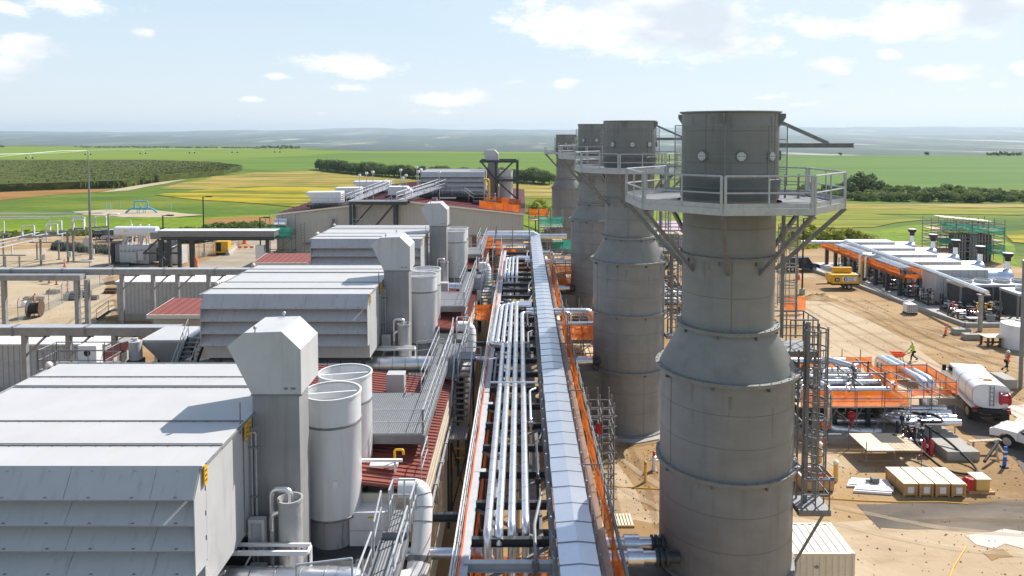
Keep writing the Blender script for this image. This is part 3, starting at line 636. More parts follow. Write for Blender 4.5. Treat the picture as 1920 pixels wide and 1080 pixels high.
# ---------------------------------------------------------------- trees and shrubs
def leaf_mat(name, col):
    return mat(name, col, r=0.7, var=0.45, sc=0.9, trans=0.3, spec=0.2)
leafd = leaf_mat('dark_leaves', (0.1, 0.15, 0.035))
leafm = leaf_mat('mid_green_leaves', (0.12, 0.18, 0.035))
leafl = leaf_mat('pale_leaves', (0.17, 0.22, 0.045))
leafy = leaf_mat('yellow_green_leaves', (0.36, 0.37, 0.04))
bark = mat('bark', (0.11, 0.085, 0.06), r=0.9, var=0.3)
def crown(q, rnd, c, rx, ry, rz_, n, size):
    lobes = []
    for i in range(9):
        a = rnd.uniform(0, 2 * PI); e = rnd.uniform(-0.5, 1); k = rnd.uniform(0.35, 0.75)
        lobes.append((c[0] + rx * k * math.cos(a) * math.cos(e), c[1] + ry * k * math.sin(a) * math.cos(e), c[2] + rz_ * k * math.sin(e), rnd.uniform(0.35, 0.6)))
    vs = []; fs = []
    for i in range(n):
        l = rnd.choice(lobes)
        d = Vector((rnd.gauss(0, 1), rnd.gauss(0, 1), rnd.gauss(0, 1))).normalized() * rnd.uniform(0.55, 1.05)
        p = Vector((l[0] + d.x * l[3] * rx, l[1] + d.y * l[3] * ry, l[2] + d.z * l[3] * rz_))
        if p.z < 0.1: p.z = rnd.uniform(0.05, 0.4)
        nrm = (d + Vector((rnd.uniform(-.6, .6), rnd.uniform(-.6, .6), rnd.uniform(-.2, .8)))).normalized()
        a = nrm.orthogonal().normalized(); a.rotate(Matrix.Rotation(rnd.uniform(0, 6.28), 3, nrm)); b_ = nrm.cross(a)
        s = size * rnd.uniform(0.6, 1.3); o = len(vs)
        vs += [p - a * s, p + b_ * s * 0.7, p + a * s, p - b_ * s * 0.7]; fs.append((o, o + 1, o + 2, o + 3))
    q.add(vs, fs)
def tree_template(name, cat, m, h, w, n, size, seed, label, trunk=True, low=-0.05):
    rnd = random.Random(seed); t = thing(name, label, cat)
    q = mb(m); crown(q, rnd, (0, 0, h * (0.5 + low / 2)), w / 2, w / 2, h * (0.5 - low / 2), n, size); q.build('crown', m, t, smooth=False)
    b_ = mb(bark); b_.tube([(0, 0, -0.1), (0.05, 0, h * 0.25), (0.0, 0.05, h * 0.6)], [0.14 * h / 5, 0.1 * h / 5, 0.04], 7)
    for k in range(5):
        a = k * 1.26 + seed; z0 = h * (0.15 + 0.08 * k)
        b_.tube([(0, 0, z0), (math.cos(a) * w * 0.2, math.sin(a) * w * 0.2, z0 + h * 0.18), (math.cos(a) * w * 0.33, math.sin(a) * w * 0.33, z0 + h * 0.3)], [0.05, 0.035, 0.015], 5)
    b_.build('trunk', bark, t); return t
T_dark = [tree_template('tree', 'tree', leafd, 5.8, 5.6, 1300, 0.3, 11, 'dense dark tree in the belt behind the far building'),
          tree_template('tree', 'tree', leafd, 5.2, 5.8, 1300, 0.3, 12, 'dense dark tree in the belt behind the far building'),
          tree_template('tree', 'tree', leafm, 5.2, 5.2, 1200, 0.3, 13, 'dense dark tree in the belt behind the far building')]
rnd = random.Random(5); used = [0, 0, 0]
belt = [(-104.97, 386.22), (-87.65, 363.59), (-66.84, 337.23), (-49.95, 321.67), (-32.35, 307.49), (-16.58, 300.85), (-3.58, 294.5), (11.5, 276.94)]
k = 0
for a, b_ in zip(belt, belt[1:]):
    a = Vector(a); b_ = Vector(b_); L = (b_ - a).length; m_ = max(2, int(L / 2.5))
    for i in range(m_):
        for row in range(3):
            p = a.lerp(b_, (i + rnd.random()) / m_); d = rnd.uniform(0, 4) + row * 5
            dirv = Vector((p.x, p.y)).normalized(); p = p + dirv * d
            j = 2 if rnd.random() < 0.22 else rnd.randrange(2)
            s = rnd.uniform(0.72, 1.12)
            o = T_dark[j] if not used[j] else copy_tree(T_dark[j])
            used[j] = 1; o.location = (p.x, p.y, -0.3); o.rotation_euler = (0, 0, rnd.uniform(0, 6.28)); o.scale = (s * 1.05, s * 1.05, s)
            o['label'] = 'dense dark tree in the belt behind the far building'; o['group'] = 'trees in the dark belt'; k += 1
S_t = [tree_template('shrub', 'shrub', leafm, 4.0, 5.2, 900, 0.26, 21, '', low=0.0), tree_template('shrub', 'shrub', leafl, 3.6, 5.6, 900, 0.26, 22, '', low=0.0),
       tree_template('shrub', 'shrub', leafd, 4.2, 4.8, 900, 0.26, 23, '', low=0.0)]
used = [0, 0, 0]
def shrub(j, p, s, label, group):
    o = S_t[j] if not used[j] else copy_tree(S_t[j]); used[j] = 1
    o.location = (p[0], p[1], -0.3); o.rotation_euler = (0, 0, rnd.uniform(0, 6.28)); o.scale = (s, s, s * rnd.uniform(0.85, 1.1)); o['label'] = label; o['group'] = group
for i in range(230):
    px = rnd.uniform(0, 1)
    P0 = Vector((81.83, 218.3)); P1 = Vector((160.37, 208.48)); Q0 = Vector((98.81, 263.83)); Q1 = Vector((182.11, 236.89))
    d = rnd.random() ** 1.5; p = P0.lerp(P1, px).lerp(Q0.lerp(Q1, px), d)
    shrub(rnd.choice([0, 1, 1, 0, 1, 2]), p, rnd.uniform(0.42, 0.85), 'bushy shrub in the green hedge below the right hand field', 'shrubs in the hedge below the field')
for p, s in (((104.64, 232.93), 1.7), ((109.81, 236.89), 1.75), ((110.65, 232.93), 1.4), ((100.3, 229.09), 1.3)):
    shrub(2, p, s, 'tall dark bush rising above the hedge right of the nearest stack', 'tall dark bushes above the hedge')
leafy_t = tree_template('bush', 'bush', leafy, 2.6, 4.0, 700, 0.22, 31, 'yellow green bush behind the netted pipe rack', low=0.0)
for i, (p, s) in enumerate([((49.39, 135.25), 1.0), ((52.31, 138.64), 1.1), ((53.31, 136.58), 0.9), ((54.74, 135.25), 1.05), ((56.87, 135.25), 1.0), ((59.79, 136.58), 1.1), ((61.54, 135.25), 0.9), ((62.57, 133.29), 0.8), ((56.12, 145.19), 1.0), ((58.55, 142.2), 0.9), ((3.03, 183.67), 1.2), ((5.21, 191.26), 1.2), ((6.63, 181.27), 1.0)]):
    o = leafy_t if i == 0 else copy_tree(leafy_t); o.location = (p[0], p[1], -0.2); o.rotation_euler = (0, 0, i * 1.3); o.scale = (s, s, s)
    o['label'] = 'yellow green bush behind the netted pipe rack' if i < 10 else 'yellow green bush between far building and farthest stack'
    o['group'] = 'yellow green bushes by the yard' if i < 10 else 'bushes beyond the far building'
scrub_t = tree_template('low_bush', 'bush', leafm, 1.5, 3.6, 420, 0.2, 41, '', low=0.0)
for i, (px_, s) in enumerate([((-63.35, 151.54), 1.0), ((-62.39, 153.22), 1.1), ((-59.54, 151.54), 1.0), ((-57.99, 153.22), 1.15), ((-55.4, 151.54), 0.9), ((-54.03, 153.22), 1.1), ((-51.37, 151.54), 1.0), ((-60.42, 156.69), 0.9), ((-55.92, 156.69), 1.0)]):
    o = scrub_t if i == 0 else copy_tree(scrub_t); o.location = (px_[0], px_[1], -0.2); o.rotation_euler = (0, 0, i); o.scale = (s, s, s)
    o['label'] = 'low green bush at the field edge left of the far building'; o['group'] = 'low bushes at the field edge'
def scatter(name, area, m, n, h, size, seed, z=-0.3):
    r_ = random.Random(seed); q = mb(m); vs = []; fs = []
    for i in range(n):
        a, b_ = r_.random(), r_.random()
        p = Vector(area[0]).lerp(Vector(area[1]), a).lerp(Vector(area[3]).lerp(Vector(area[2]), a), b_)
        s = size * r_.uniform(0.6, 1.4); hh = h * r_.uniform(0.2, 1); an = r_.uniform(0, PI); o = len(vs)
        dx, dy = math.cos(an) * s, math.sin(an) * s
        vs += [(p.x - dx, p.y - dy, z), (p.x + dx, p.y + dy, z), (p.x + dx * 0.7, p.y + dy * 0.7 + 0.2, z + hh), (p.x - dx * 0.6, p.y - dy * 0.6, z + hh * 0.9)]; fs.append((o, o + 1, o + 2, o + 3))
    q.add(vs, fs); return setting(q.build(name, m, smooth=False), 'stuff')
scatter('corn', [(-209.63, 229.09), (-163.97, 249.64), (-291.51, 444.62), (-387.5, 424.36)], cornm, 9000, 0.9, 0.33, 21, 1.7)
scatter('corn', [(-166.96, 254.2), (-144.16, 276.94), (-221.92, 451.81), (-296.21, 451.81)], cornm, 11000, 0.9, 0.33, 22, 1.7)
scatter('corn', [(-144.16, 276.94), (-143.98, 310.92), (-172.05, 424.36), (-221.92, 451.81)], cornm, 7000, 0.9, 0.33, 23, 1.7)
scatter('corn', [(-143.98, 310.92), (-137.72, 345.58), (-146.03, 388.91), (-173.57, 424.36)], cornm, 5000, 0.9, 0.33, 24, 1.7)
scatter('corn', [(-213.13, 232.93), (-173.16, 247.42), (-184.59, 263.83), (-232.5, 254.2)], cornm, 1200, 2.6, 0.5, 1)
scatter('corn', [(-174.7, 249.64), (-142.48, 266.35), (-147.6, 279.72), (-186.35, 266.35)], cornm, 2600, 2.7, 0.5, 2)
scatter('corn', [(-143.85, 268.92), (-144.58, 383.57), (-154.3, 394.4), (-149.09, 282.56)], cornm, 2200, 2.7, 0.5, 3)
scatter('weeds', [(-79.21, 124.86), (-63.76, 118.94), (-66.61, 124.3), (-81.61, 130.15)], mat('blue_green_weeds', (0.09, 0.11, 0.075), r=0.8, var=0.4, sc=0.6), 900, 1.0, 0.3, 4, 0)
scatter('weeds', [(-97.83, 139.34), (-62.6, 145.95), (-64.98, 151.54), (-101.91, 145.19)], leafl, 1500, 0.8, 0.4, 5, -0.1)
scatter('weeds', [(44.97, 124.3), (62.63, 131.39), (65.09, 136.58), (48.2, 133.29)], leafy, 900, 0.7, 0.35, 6, -0.1)
# distant rows of trees at the lip of the valley
for nm, a, b_, n, sd in (('distant_trees', (-298.32, 837.07), (-249.3, 837.07), 500, 7), ('distant_trees', (-543.04, 919.51), (-311.05, 876.36), 900, 8), ('distant_trees', (384.26, 616.03), (412.87, 616.03), 420, 9), ('distant_trees', (-640.24, 890.28), (-617.35, 890.28), 260, 10)):
    r_ = random.Random(sd); q = mb(leafd); A = Vector(a); B = Vector(b_)
    for i in range(24): 
        p = A.lerp(B, (i + r_.random()) / 24); hh = (5.5 if n in (500, 260) else (2.2 if n == 900 else 4)) * r_.uniform(0.5, 1)
        crown(q, r_, (p.x, p.y, hh * 0.45), (B - A).length / 30 + 1.0, 3, hh * 0.5, n // 24, 0.9)
    setting(q.build(nm, leafd, smooth=False), 'stuff')
for p, s in (((338.24, 622.88), 0.9), ((266.14, 622.88), 0.7)):
    o = copy_tree(T_dark[0]); o.location = (p[0], p[1], -0.4); o.scale = (s, s, s * 0.7); o['label'] = 'tiny lone tree on the far edge of the right hand field' if p[0] > 330 else 'small lone tree at field edge just right of davit arm'; del o['group']

# ---------------------------------------------------------------- centre pivot irrigation and blue pipe station
piv = thing('irrigation_pivot', 'long white pivot irrigation line standing across the light green field', 'irrigation line', (-369.31, 560.49) + (0,))
pts = [(-346.14, 466.9), (-362.06, 549.48), (-369.6, 637.06), (-336.48, 664.28), (-301.39, 683.75), (-267.53, 697.38), (-231.12, 707.96)]
q = mb(whitem)
for a, b_ in zip(pts, pts[1:]):
    q.tube([(*a, 3.6), ((a[0] + b_[0]) / 2, (a[1] + b_[1]) / 2, 4.4), (*b_, 3.6)], 0.22, 6); q.tube([(*a, 3.6), ((a[0] + b_[0]) / 2, (a[1] + b_[1]) / 2, 2.9), (*b_, 3.6)], 0.1, 5)
q.build('span_pipe', whitem, piv)
for a in pts:
    q = mb(whitem); q.tube([(a[0] - 2, a[1], 0.3), (a[0], a[1], 3.6), (a[0] + 2, a[1], 0.3)], 0.13, 6); q.tube([(a[0] - 2, a[1], 0.6), (a[0] + 2, a[1], 0.6)], 0.12, 6)
    t = q.build('tower', whitem, piv); w = mb(blackm); w.tube([(a[0] - 2.4, a[1] - 0.2, 0.35), (a[0] - 2.4, a[1] + 0.2, 0.35)], 0.65, 12); w.tube([(a[0] + 2.4, a[1] - 0.2, 0.35), (a[0] + 2.4, a[1] + 0.2, 0.35)], 0.65, 12); w.build('wheels', blackm, t)
bx_, by_ = (-93.81, 183.67)
st_ = thing('pipe_station', 'pale blue pipe manifold on the bare patch in the field', 'pipe station', (bx_, by_, 0))
q = mb(skyblue); q.tube(fillet([(bx_ - 4.0, by_, -0.3), (bx_ - 2.6, by_, 1.0), (bx_ + 2.6, by_, 1.0), (bx_ + 4.2, by_, -0.3)], 0.9), 0.22, 10); q.build('main_line', skyblue, st_)
q = mb(skyblue); q.tube(fillet([(bx_ - 1.6, by_, 1.0), (bx_ - 1.6, by_, 2.7), (bx_ + 1.6, by_, 2.7), (bx_ + 1.6, by_, 1.0)], 0.3), 0.17, 10); q.build('bypass_loop', skyblue, st_)
for dx in (-1.6, 0, 1.6):
    q = mb(skyblue); q.cbox((bx_ + dx, by_, 1.1), (0.5, 0.5, 0.55)); q.tube([(bx_ + dx, by_, 1.3), (bx_ + dx, by_, 1.75)], 0.06, 6); q.disc((bx_ + dx, by_, 1.75), (0, 0, 1), 0.28, 0.05, 12); q.build('valve', skyblue, st_)
for dx in (-1.0, -0.5, 0.5, 1.0):
    q = mb(skyblue); q.bar((bx_ + dx, by_, -0.1), (bx_ + dx, by_, 0.9), 0.14); q.build('support', skyblue, st_)
for i, p in enumerate(((-103.74, 186.13), (-104.2, 188.66), (-103.87, 192.59), (-87.59, 186.13), (-100.84, 196.68))):
    tag(mb(skyblue if i < 4 else yellow).bar((*p, -0.1), (*p, 1.9), 0.12).build('marker_post', skyblue), ['pale blue marker post, leftmost around the bare patch', 'pale blue marker post, second from left on the bare patch', 'pale blue marker post just left of the blue manifold', 'pale blue marker post right of the blue manifold', 'yellow marker post behind the blue manifold'][i], 'post', 'marker posts round the pipe station')
# ---------------------------------------------------------------- air
hz = mb(None).box(-15500, 15500, -2500, 15500, -64, 118)
hm = bpy.data.materials.new('air'); hm.use_nodes = True; t_ = hm.node_tree; t_.nodes.clear()
ho = nd(t_, 'ShaderNodeOutputMaterial'); pv = nd(t_, 'ShaderNodeVolumePrincipled'); pv.inputs['Density'].default_value = 0.00011
pv.inputs['Color'].default_value = (0.74, 0.89, 1.0, 1); pv.inputs['Anisotropy'].default_value = 0.2
t_.links.new(pv.outputs[0], ho.inputs['Volume'])
hz.mats = [hm]; setting(hz.build('haze', hm, smooth=False), 'stuff')

# ================================================================ near compressor building
XE, XW, XR, XD = -3.85, -19.3, -11.6, -25.0      # right eave, left eave, ridge
bld = thing('compressor_building', 'long near building with red sheet roof, beige cladding and sunken equipment decks', 'building', (XR, 45, 0))
for k in range(3):
    y0, y1 = 28.0 + 22.7 * k, 40.3 + 22.7 * k
    q = mb(beige); q.box(XE - 0.12, XE, y0, y1, 0.0, 5.2); q.box(XW, XW + 0.12, y0, y1, 0, 6.2)
    q.box(XW, XE, y0, y0 + 0.12, 4.2, 6.1); q.box(XW, XE, y1 - 0.12, y1, 4.2, 6.1); q.build('wall', beige, bld)
    f = mb(beige)     # sloping eave flashing strips
    for i in range(4): f.box(XE - 0.02 + 0.0, XE + 0.16 - 0.03 * i, y0, y1, 5.2 + 0.28 * i, 5.46 + 0.28 * i)
    f.build('eave_fascia', beige, bld)
    r_ = mb(redroof)
    r_.prism([(XE + 0.1, 6.34), (XR, 7.25), (XW - 0.2, 6.3), (XW - 0.2, 6.2), (XR, 7.13), (XE + 0.1, 6.22)], y0 - 0.1, y1 + 0.1, 'y')
    ro = r_.build('roof', redroof, bld, smooth=False)
    s_ = mb(redseam)
    n = 36
    for i in range(n + 1):
        y = y0 + (y1 - y0) * i / n
        s_.bar((XE + 0.1, y, 6.37), (XR, y, 7.28), 0.03, 0.035); s_.bar((XR, y, 7.28), (XW - 0.2, y, 6.33), 0.03, 0.035)
    s_.bar((XR, y0 - 0.1, 7.29), (XR, y1 + 0.1, 7.29), 0.4, 0.04); s_.build('roof_seams', redseam, ro)
for k in range(4):     # sunken decks
    y0, y1 = 17.7 + 22.7 * (k - 0) if k else -6.0, 28.0 + 22.7 * k
    if k == 3: y1 = y0 + 2
    if k: y0 = 40.3 + 22.7 * (k - 1)
    if k == 3: break
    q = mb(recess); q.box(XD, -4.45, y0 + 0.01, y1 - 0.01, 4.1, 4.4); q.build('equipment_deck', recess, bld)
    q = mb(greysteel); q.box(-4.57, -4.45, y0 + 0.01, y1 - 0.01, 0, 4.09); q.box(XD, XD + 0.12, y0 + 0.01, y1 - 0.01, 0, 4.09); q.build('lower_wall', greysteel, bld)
y3 = 40.3 + 45.4
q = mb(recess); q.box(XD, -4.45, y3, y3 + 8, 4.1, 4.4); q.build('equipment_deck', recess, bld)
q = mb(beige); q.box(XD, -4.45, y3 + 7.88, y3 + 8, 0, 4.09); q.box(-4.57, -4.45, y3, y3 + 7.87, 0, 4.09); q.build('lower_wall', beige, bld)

# grating decks and walkways on the roof, one per bay
def deck(loc, label):
    t = thing('roof_walkway', label, 'walkway', loc, group='grating decks on the building roof', local=True)
    q = mb(grating); q.box(-7.2, 0, 0, 5.0, 7.33, 7.4); q.box(-0.75, 0, 5.0, 13.2, 7.33, 7.4); q.build('deck', grating, t)
    q = mb(greysteel); q.box(-7.2, 0, -0.08, 0, 7.05, 7.42); q.box(0, 0.06, -0.08, 13.2, 7.05, 7.42); q.box(-0.83, -0.77, 5.0, 13.2, 7.1, 7.42)
    for x in (-7, -3.5, -0.1):
        for y in (0.3, 4.7): q.bar((x, y, 6.5), (x, y, 7.33), 0.15)
    for y in (8, 11.5): q.bar((-0.4, y, 6.3), (-0.4, y, 7.33), 0.15)
    q.bar((-7.2, 2.5, 7.2), (0, 2.5, 7.2), 0.12, 0.2); q.build('frame', greysteel, t)
    q = mb(railm); q.rail([(-7.1, 0, 7.4), (-0.05, 0, 7.4), (-0.02, 0.1, 7.4), (-0.02, 13.1, 7.4)], toe=0.1); q.rail([(-0.78, 5.1, 7.4), (-0.78, 13.1, 7.4)]); q.build('railing', railm, t)
    return t
tmpd = None
for k in range(3):
    lab = ['grey grating deck on red roof behind the nearest silencers', 'grey grating deck on red roof behind the middle silencers', 'grey grating deck on red roof near the farthest roof silencers'][k]
    o = deck((-4.05, 30.4, 0), lab) if k == 0 else dup(tmpd, (-4.05, 30.4 + 22.7 * k, 0), lab)
    if k == 0: tmpd = o
tag(mb(yellow).tube(fillet([(-5.05, 29.2, 6.4), (-5.05, 29.2, 7.3), (-4.7, 29.2, 7.3), (-4.7, 29.2, 7.1)], 0.1), 0.05, 8).build('vent_pipe', yellow), 'small yellow gooseneck vent pipe on the red roof', 'vent pipe')
# angle iron rack left of the silencers
tag(mb(whitem).bar((-8.0, 28.9, 7.0), (-4.7, 28.9, 7.0), 0.12, 0.1).bar((-6.0, 29.05, 6.75), (-4.9, 29.05, 6.75), 0.3, 0.08).bar((-5.0, 28.95, 6.3), (-5.0, 28.95, 7.0), 0.08).bar((-7.0, 28.95, 6.3), (-7.0, 28.95, 7.0), 0.08).build('cable_tray', whitem), 'white cable tray over the red roof behind the nearest filter boxes', 'cable tray')

# red roofed annexes on the left side
def annex(loc, label):
    t = thing('annex', label, 'annex building', loc, group='red roofed annexes on the left side', local=True)
    q = mb(beige); q.box(0, 5.3, 0, 3.9, 0, 5.75); q.build('wall', beige, t)
    q = mb(redroof); q.prism([(-0.25, 6.0), (-0.25, 5.78), (4.15, 5.78), (4.15, 6.3)], -0.3, 5.5, 'x'); r_ = q.build('roof', redroof, t, smooth=False)
    q = mb(redseam)
    for i in range(10): x = -0.25 + 5.7 * i / 9; q.bar((x, -0.25, 6.03), (x, 4.15, 6.33), 0.06, 0.06)
    q.build('roof_seams', redseam, r_)
    q = mb(cream); q.box(-0.34, 5.52, -0.34, -0.26, 5.72, 6.02); q.prism([(-0.34, 5.72), (-0.34, 6.02), (4.2, 6.34), (4.2, 5.72)], -0.38, -0.31, 'x'); q.build('fascia', cream, t); return t
ax = annex((-28.2, 56.6, 0), 'small annex with red roof left of the middle louvred housing')
dup(ax, (-28.2, 79.2, 0), 'small annex with faded red roof left of the third louvred housing')

# ================================================================ far building with gable end
fb = thing('far_compressor_building', 'wide far building with pale gable end and dark red roof', 'building', (-17.4, 106, 0))
FX0, FX1, FR, FY0, FY1 = -34.9, 0.35, -17.6, 106.0, 150.0
q = mb(beigev); q.prism([(FX0, 0), (FX1, 0), (FX1, 8.0), (FR, 10.0), (FX0, 8.0)], FY0, FY0 + 0.3, 'y')
q.box(FX0, FX0 + 0.2, FY0 + 0.3, FY1, 0, 8.0); q.box(FX1 - 0.2, FX1, FY0 + 0.3, FY1, 0, 8.0); q.box(FX0, FX1, FY1, FY1 + 0.2, 0, 8); q.build('wall', beigev, fb)
q = mb(maroon); q.prism([(FX0 - 0.3, 8.05), (FR, 10.07), (FX1 + 0.3, 8.05), (FX1 + 0.3, 8.2), (FR, 10.22), (FX0 - 0.3, 8.2)], FY0 - 0.25, FY1 + 0.4, 'y'); ro = q.build('roof', maroon, fb, smooth=False)
q = mb(maroon)
for i in range(22):
    y = FY0 + (FY1 - FY0) * i / 21; q.bar((FX0 - 0.3, y, 8.23), (FR, y, 10.25), 0.06, 0.07); q.bar((FR, y, 10.25), (FX1 + 0.3, y, 8.23), 0.06, 0.07)
q.build('roof_seams', redseam, ro)
q = mb(cream); q.bar((FX0 - 0.35, FY0 - 0.3, 8.12), (FR, FY0 - 0.3, 10.14), 0.1, 0.2); q.bar((FR, FY0 - 0.3, 10.14), (FX1 + 0.35, FY0 - 0.3, 8.12), 0.1, 0.2); q.build('barge_board', cream, fb)
q = mb(brownwall); q.box(-7.0, -3.2, FY0 - 0.06, FY0 - 0.005, 0, 5.0); q.build('door', brownwall, fb)
q = mb(greysteel); q.box(-31, -14, FY0 - 0.5, FY0 - 0.01, 3.9, 4.1); q.box(-7.3, -3.0, FY0 - 0.15, FY0 - 0.07, 5.0, 5.2); q.build('wall_trim', greysteel, fb)
q = mb(greysteel); q.bar((-27.3, FY0 - 0.5, 4.5), (-26.6, FY0 - 0.5, 7.6), 0.3); q.build('roof_brace', greysteel, fb)
# roof equipment of the far building
def px2x(px, Y): return (px - 977) * (Y + 0.5) / 1400
for i, (x0, x1, y, z0, z1, lab) in enumerate([(-31.0, -26.3, 108.6, 9.55, 11.1, 'white rooftop air unit, nearest and leftmost of the far roof'), (-29.2, -25.6, 118.2, 9.7, 11.0, 'white rooftop air unit, middle of three on far roof'), (-28.4, -22.6, 127.5, 9.9, 11.4, 'white rooftop air unit, farthest of three on far roof')]):
    t = thing('rooftop_unit', lab, 'air unit', ((x0 + x1) / 2, y, z0 - 0.6), group='rooftop units on the far building')
    q = mb(whitem); q.prism([(x0 - 0.4, z1), (x1, z1 + 0.05), (x1, z0), (x0 + 0.4, z0), (x0 + 0.3, z0 + 0.8), (x0 - 0.4, z1 - 0.35)], y, y + 2.4, 'y'); q.build('casing', whitem, t, bevel=0.04)
    q = mb(galvd)
    for j in range(4): q.box(x1 + 0.001, x1 + 0.03, y + 0.25, y + 2.1, z0 + 0.2 + j * 0.3, z0 + 0.35 + j * 0.3)
    q.build('grille', galvd, t)
    q = mb(darksteel); q.box(x0, x1 + 1.6, y - 1.0, y + 3.2, z0 - 0.5, z0 - 0.22)
    for xx in (x0 + 0.3, x1 - 0.3): q.box(xx - 0.1, xx + 0.1, y, y + 0.2, z0 - 1.1, z0 - 0.5)
    q.build('support_frame', darksteel, t)
    q = mb(railm); q.rail([(x0, y - 0.95, z0 - 0.22), (x1 + 1.5, y - 0.95, z0 - 0.22), (x1 + 1.5, y + 3.1, z0 - 0.22)], h=1.0, step=1.5, r=0.03); q.build('railing', railm, t)
t = thing('rooftop_unit', 'small white hooded blower on far roof before the pipe bridge', 'air unit', (-18.2, 114, 9.6), group='rooftop units on the far building')
q = mb(whitem); q.prism([(-20.2, 10.3), (-20.2, 11.6), (-17.4, 11.6), (-16.5, 11.0), (-16.5, 10.3)], 113, 115, 'y'); q.build('casing', whitem, t, bevel=0.05)
q = mb(darksteel); q.box(-20.6, -16.2, 112.7, 115.3, 9.75, 10.28); q.build('support_frame', darksteel, t)
# stair tower on the gable
t = thing('stair_tower', 'dark steel stair tower with bracing against the far gable', 'stair tower', (-21, 104.5, 0))
q = mb(darksteel)
for x in (-23.7, -17.6):
    for y in (103.4, 105.6): q.bar((x, y, 0), (x, y, 10.0), 0.32)
q.bar((-23.9, 103.4, 10.0), (-15.8, 103.4, 10.0), 0.3, 0.4); q.bar((-23.9, 105.6, 10.0), (-15.8, 105.6, 10.0), 0.3, 0.4); q.bar((-23.7, 103.4, 10), (-23.7, 105.6, 10), 0.3)
q.bar((-22.6, 103.3, 4.0), (-17.8, 103.3, 9.7), 0.28); q.bar((-23.5, 103.3, 6.6), (-22, 103.3, 6.6), 0.5, 0.2); q.bar((-22.0, 103.2, 6.4), (-18.0, 103.2, 3.2), 0.3); q.bar((-20.5, 103.5, 10), (-23, 103.5, 7.2), 0.2)
q.build('frame', darksteel, t)
q = mb(grating); q.box(-23.7, -16.0, 103.3, 105.9, 10.2, 10.26); q.build('top_deck', grating, t)
q = mb(railm); q.rail([(-23.7, 103.4, 6.7), (-22, 103.4, 6.7), (-19, 103.4, 4.2)], r=0.04); q.rail([(-22, 104.6, 6.7), (-18.2, 104.6, 9.9)], r=0.04); q.rail([(-17.2, 103.4, 10.26), (-16, 103.4, 10.26)], r=0.04); q.build('railing', railm, t)
# inclined roof catwalk rising to the right
t = thing('roof_catwalk', 'long railed catwalk running up the far roof to louvred housing', 'walkway', (-15, 110, 9.5))
q = mb(galv)
P = [(-17.0, 105.0, 10.3), (-12.6, 113.5, 11.4), (-10.3, 122, 12.3)]
for a, b_ in zip(P, P[1:]): q.bar(a, b_, 1.1, 0.12)
q.build('deck', galv, t)
q = mb(railm)
for dx in (-0.6, 0.6): q.rail([(p[0] + dx, p[1], p[2]) for p in P], r=0.045, step=1.6)
q.build('railing', railm, t)
q = mb(darksteel)
for p in P[1:]: q.bar((p[0], p[1], 9.2), (p[0], p[1], p[2]), 0.2)
q.bar((-16.4, 109, 9.6), (-16.4, 109, 10.6), 0.2); q.build('legs', darksteel, t)
t = thing('roof_catwalk', 'railed catwalk beside the white rooftop units on far roof', 'walkway', (-25, 116, 9.5))
q = mb(galv); q.bar((-24.6, 107.4, 9.85), (-22.4, 128, 10.6), 1.1, 0.1); q.build('deck', galv, t)
q = mb(railm)
for dx in (-0.6, 0.6): q.rail([(-24.6 + dx, 107.4, 9.9), (-22.4 + dx, 128, 10.65)], r=0.045, step=2.2)
q.build('railing', railm, t)
q = mb(darksteel)
for y in (109, 118, 127): q.bar((-24.5 + (y - 107) * 0.1, y, 8.9), (-24.5 + (y - 107) * 0.1, y, 9.9), 0.2)
q.build('legs', darksteel, t)
# roof lamps
lamps = [(700, 108.2, 325), (688, 112, 327), (752, 120, 321), (756, 113, 336), (762, 118, 331), (790, 117, 320), (785, 112.5, 324), (1000, 0, 0), (824, 112.2, 325), (782, 124, 316), (675, 118, 331)]
roof_lamp = None
for i, (px, Y, py) in enumerate([l for l in lamps if l[1]]):
    x = px2x(px, Y); z = 20 - (py - 246) * (Y + 0.5) / 1400; zb = 10.1 - abs(x - FR) * 0.117
    t = thing('roof_lamp', ['white roof lamp standing beside the nearest rooftop unit walkway', 'white roof lamp, leftmost pair on the railed catwalk', 'white globe lamp above the middle of the far roof', 'short white lamp over the small white blower', 'white roof lamp just behind the small white blower', 'tall white lamp halfway up the far roof catwalk', 'white lamp beside top of the far roof catwalk', 'white lamp on tall pole before the far louvred housing', 'white lamp left of far louvred housing, farthest back', 'faint white lamp behind the farthest rooftop unit'][i], 'roof lamp', (x, Y, zb), group='lamps on the far roof')
    q = mb(railm); q.tube([(x, Y, zb), (x, Y, z)], 0.05, 6); q.build('pole', railm, t)
    q = mb(lamp_glass); q.tube([(x, Y, z), (x, Y, z + 0.14), (x, Y, z + 0.4)], [0.14, 0.25, 0.2], 10); q.build('lamp_head', lamp_glass, t)
# orange netting fence and scaffold on the far roof
t = thing('netting_fence', 'orange netting fence on the right end of far roof', 'netting', (-3, 107.5, 8))
q = mb(netting); q.net([(-6.0, 107.2, 8.95), (-0.1, 107.2, 8.25), (-0.1, 107.2, 9.4), (-6.0, 107.2, 10.1)]); q.net([(-6.0, 116, 9), (0, 116, 8.3), (0, 116, 9.4), (-6, 116, 10.1)]); q.build('net', netting, t)
q = mb(railm)
for i in range(6): x = -6 + 1.18 * i; q.bar((x, 107.25, 8.8 - i * 0.11), (x, 107.25, 10.1 - i * 0.14), 0.05)
q.build('posts', railm, t)
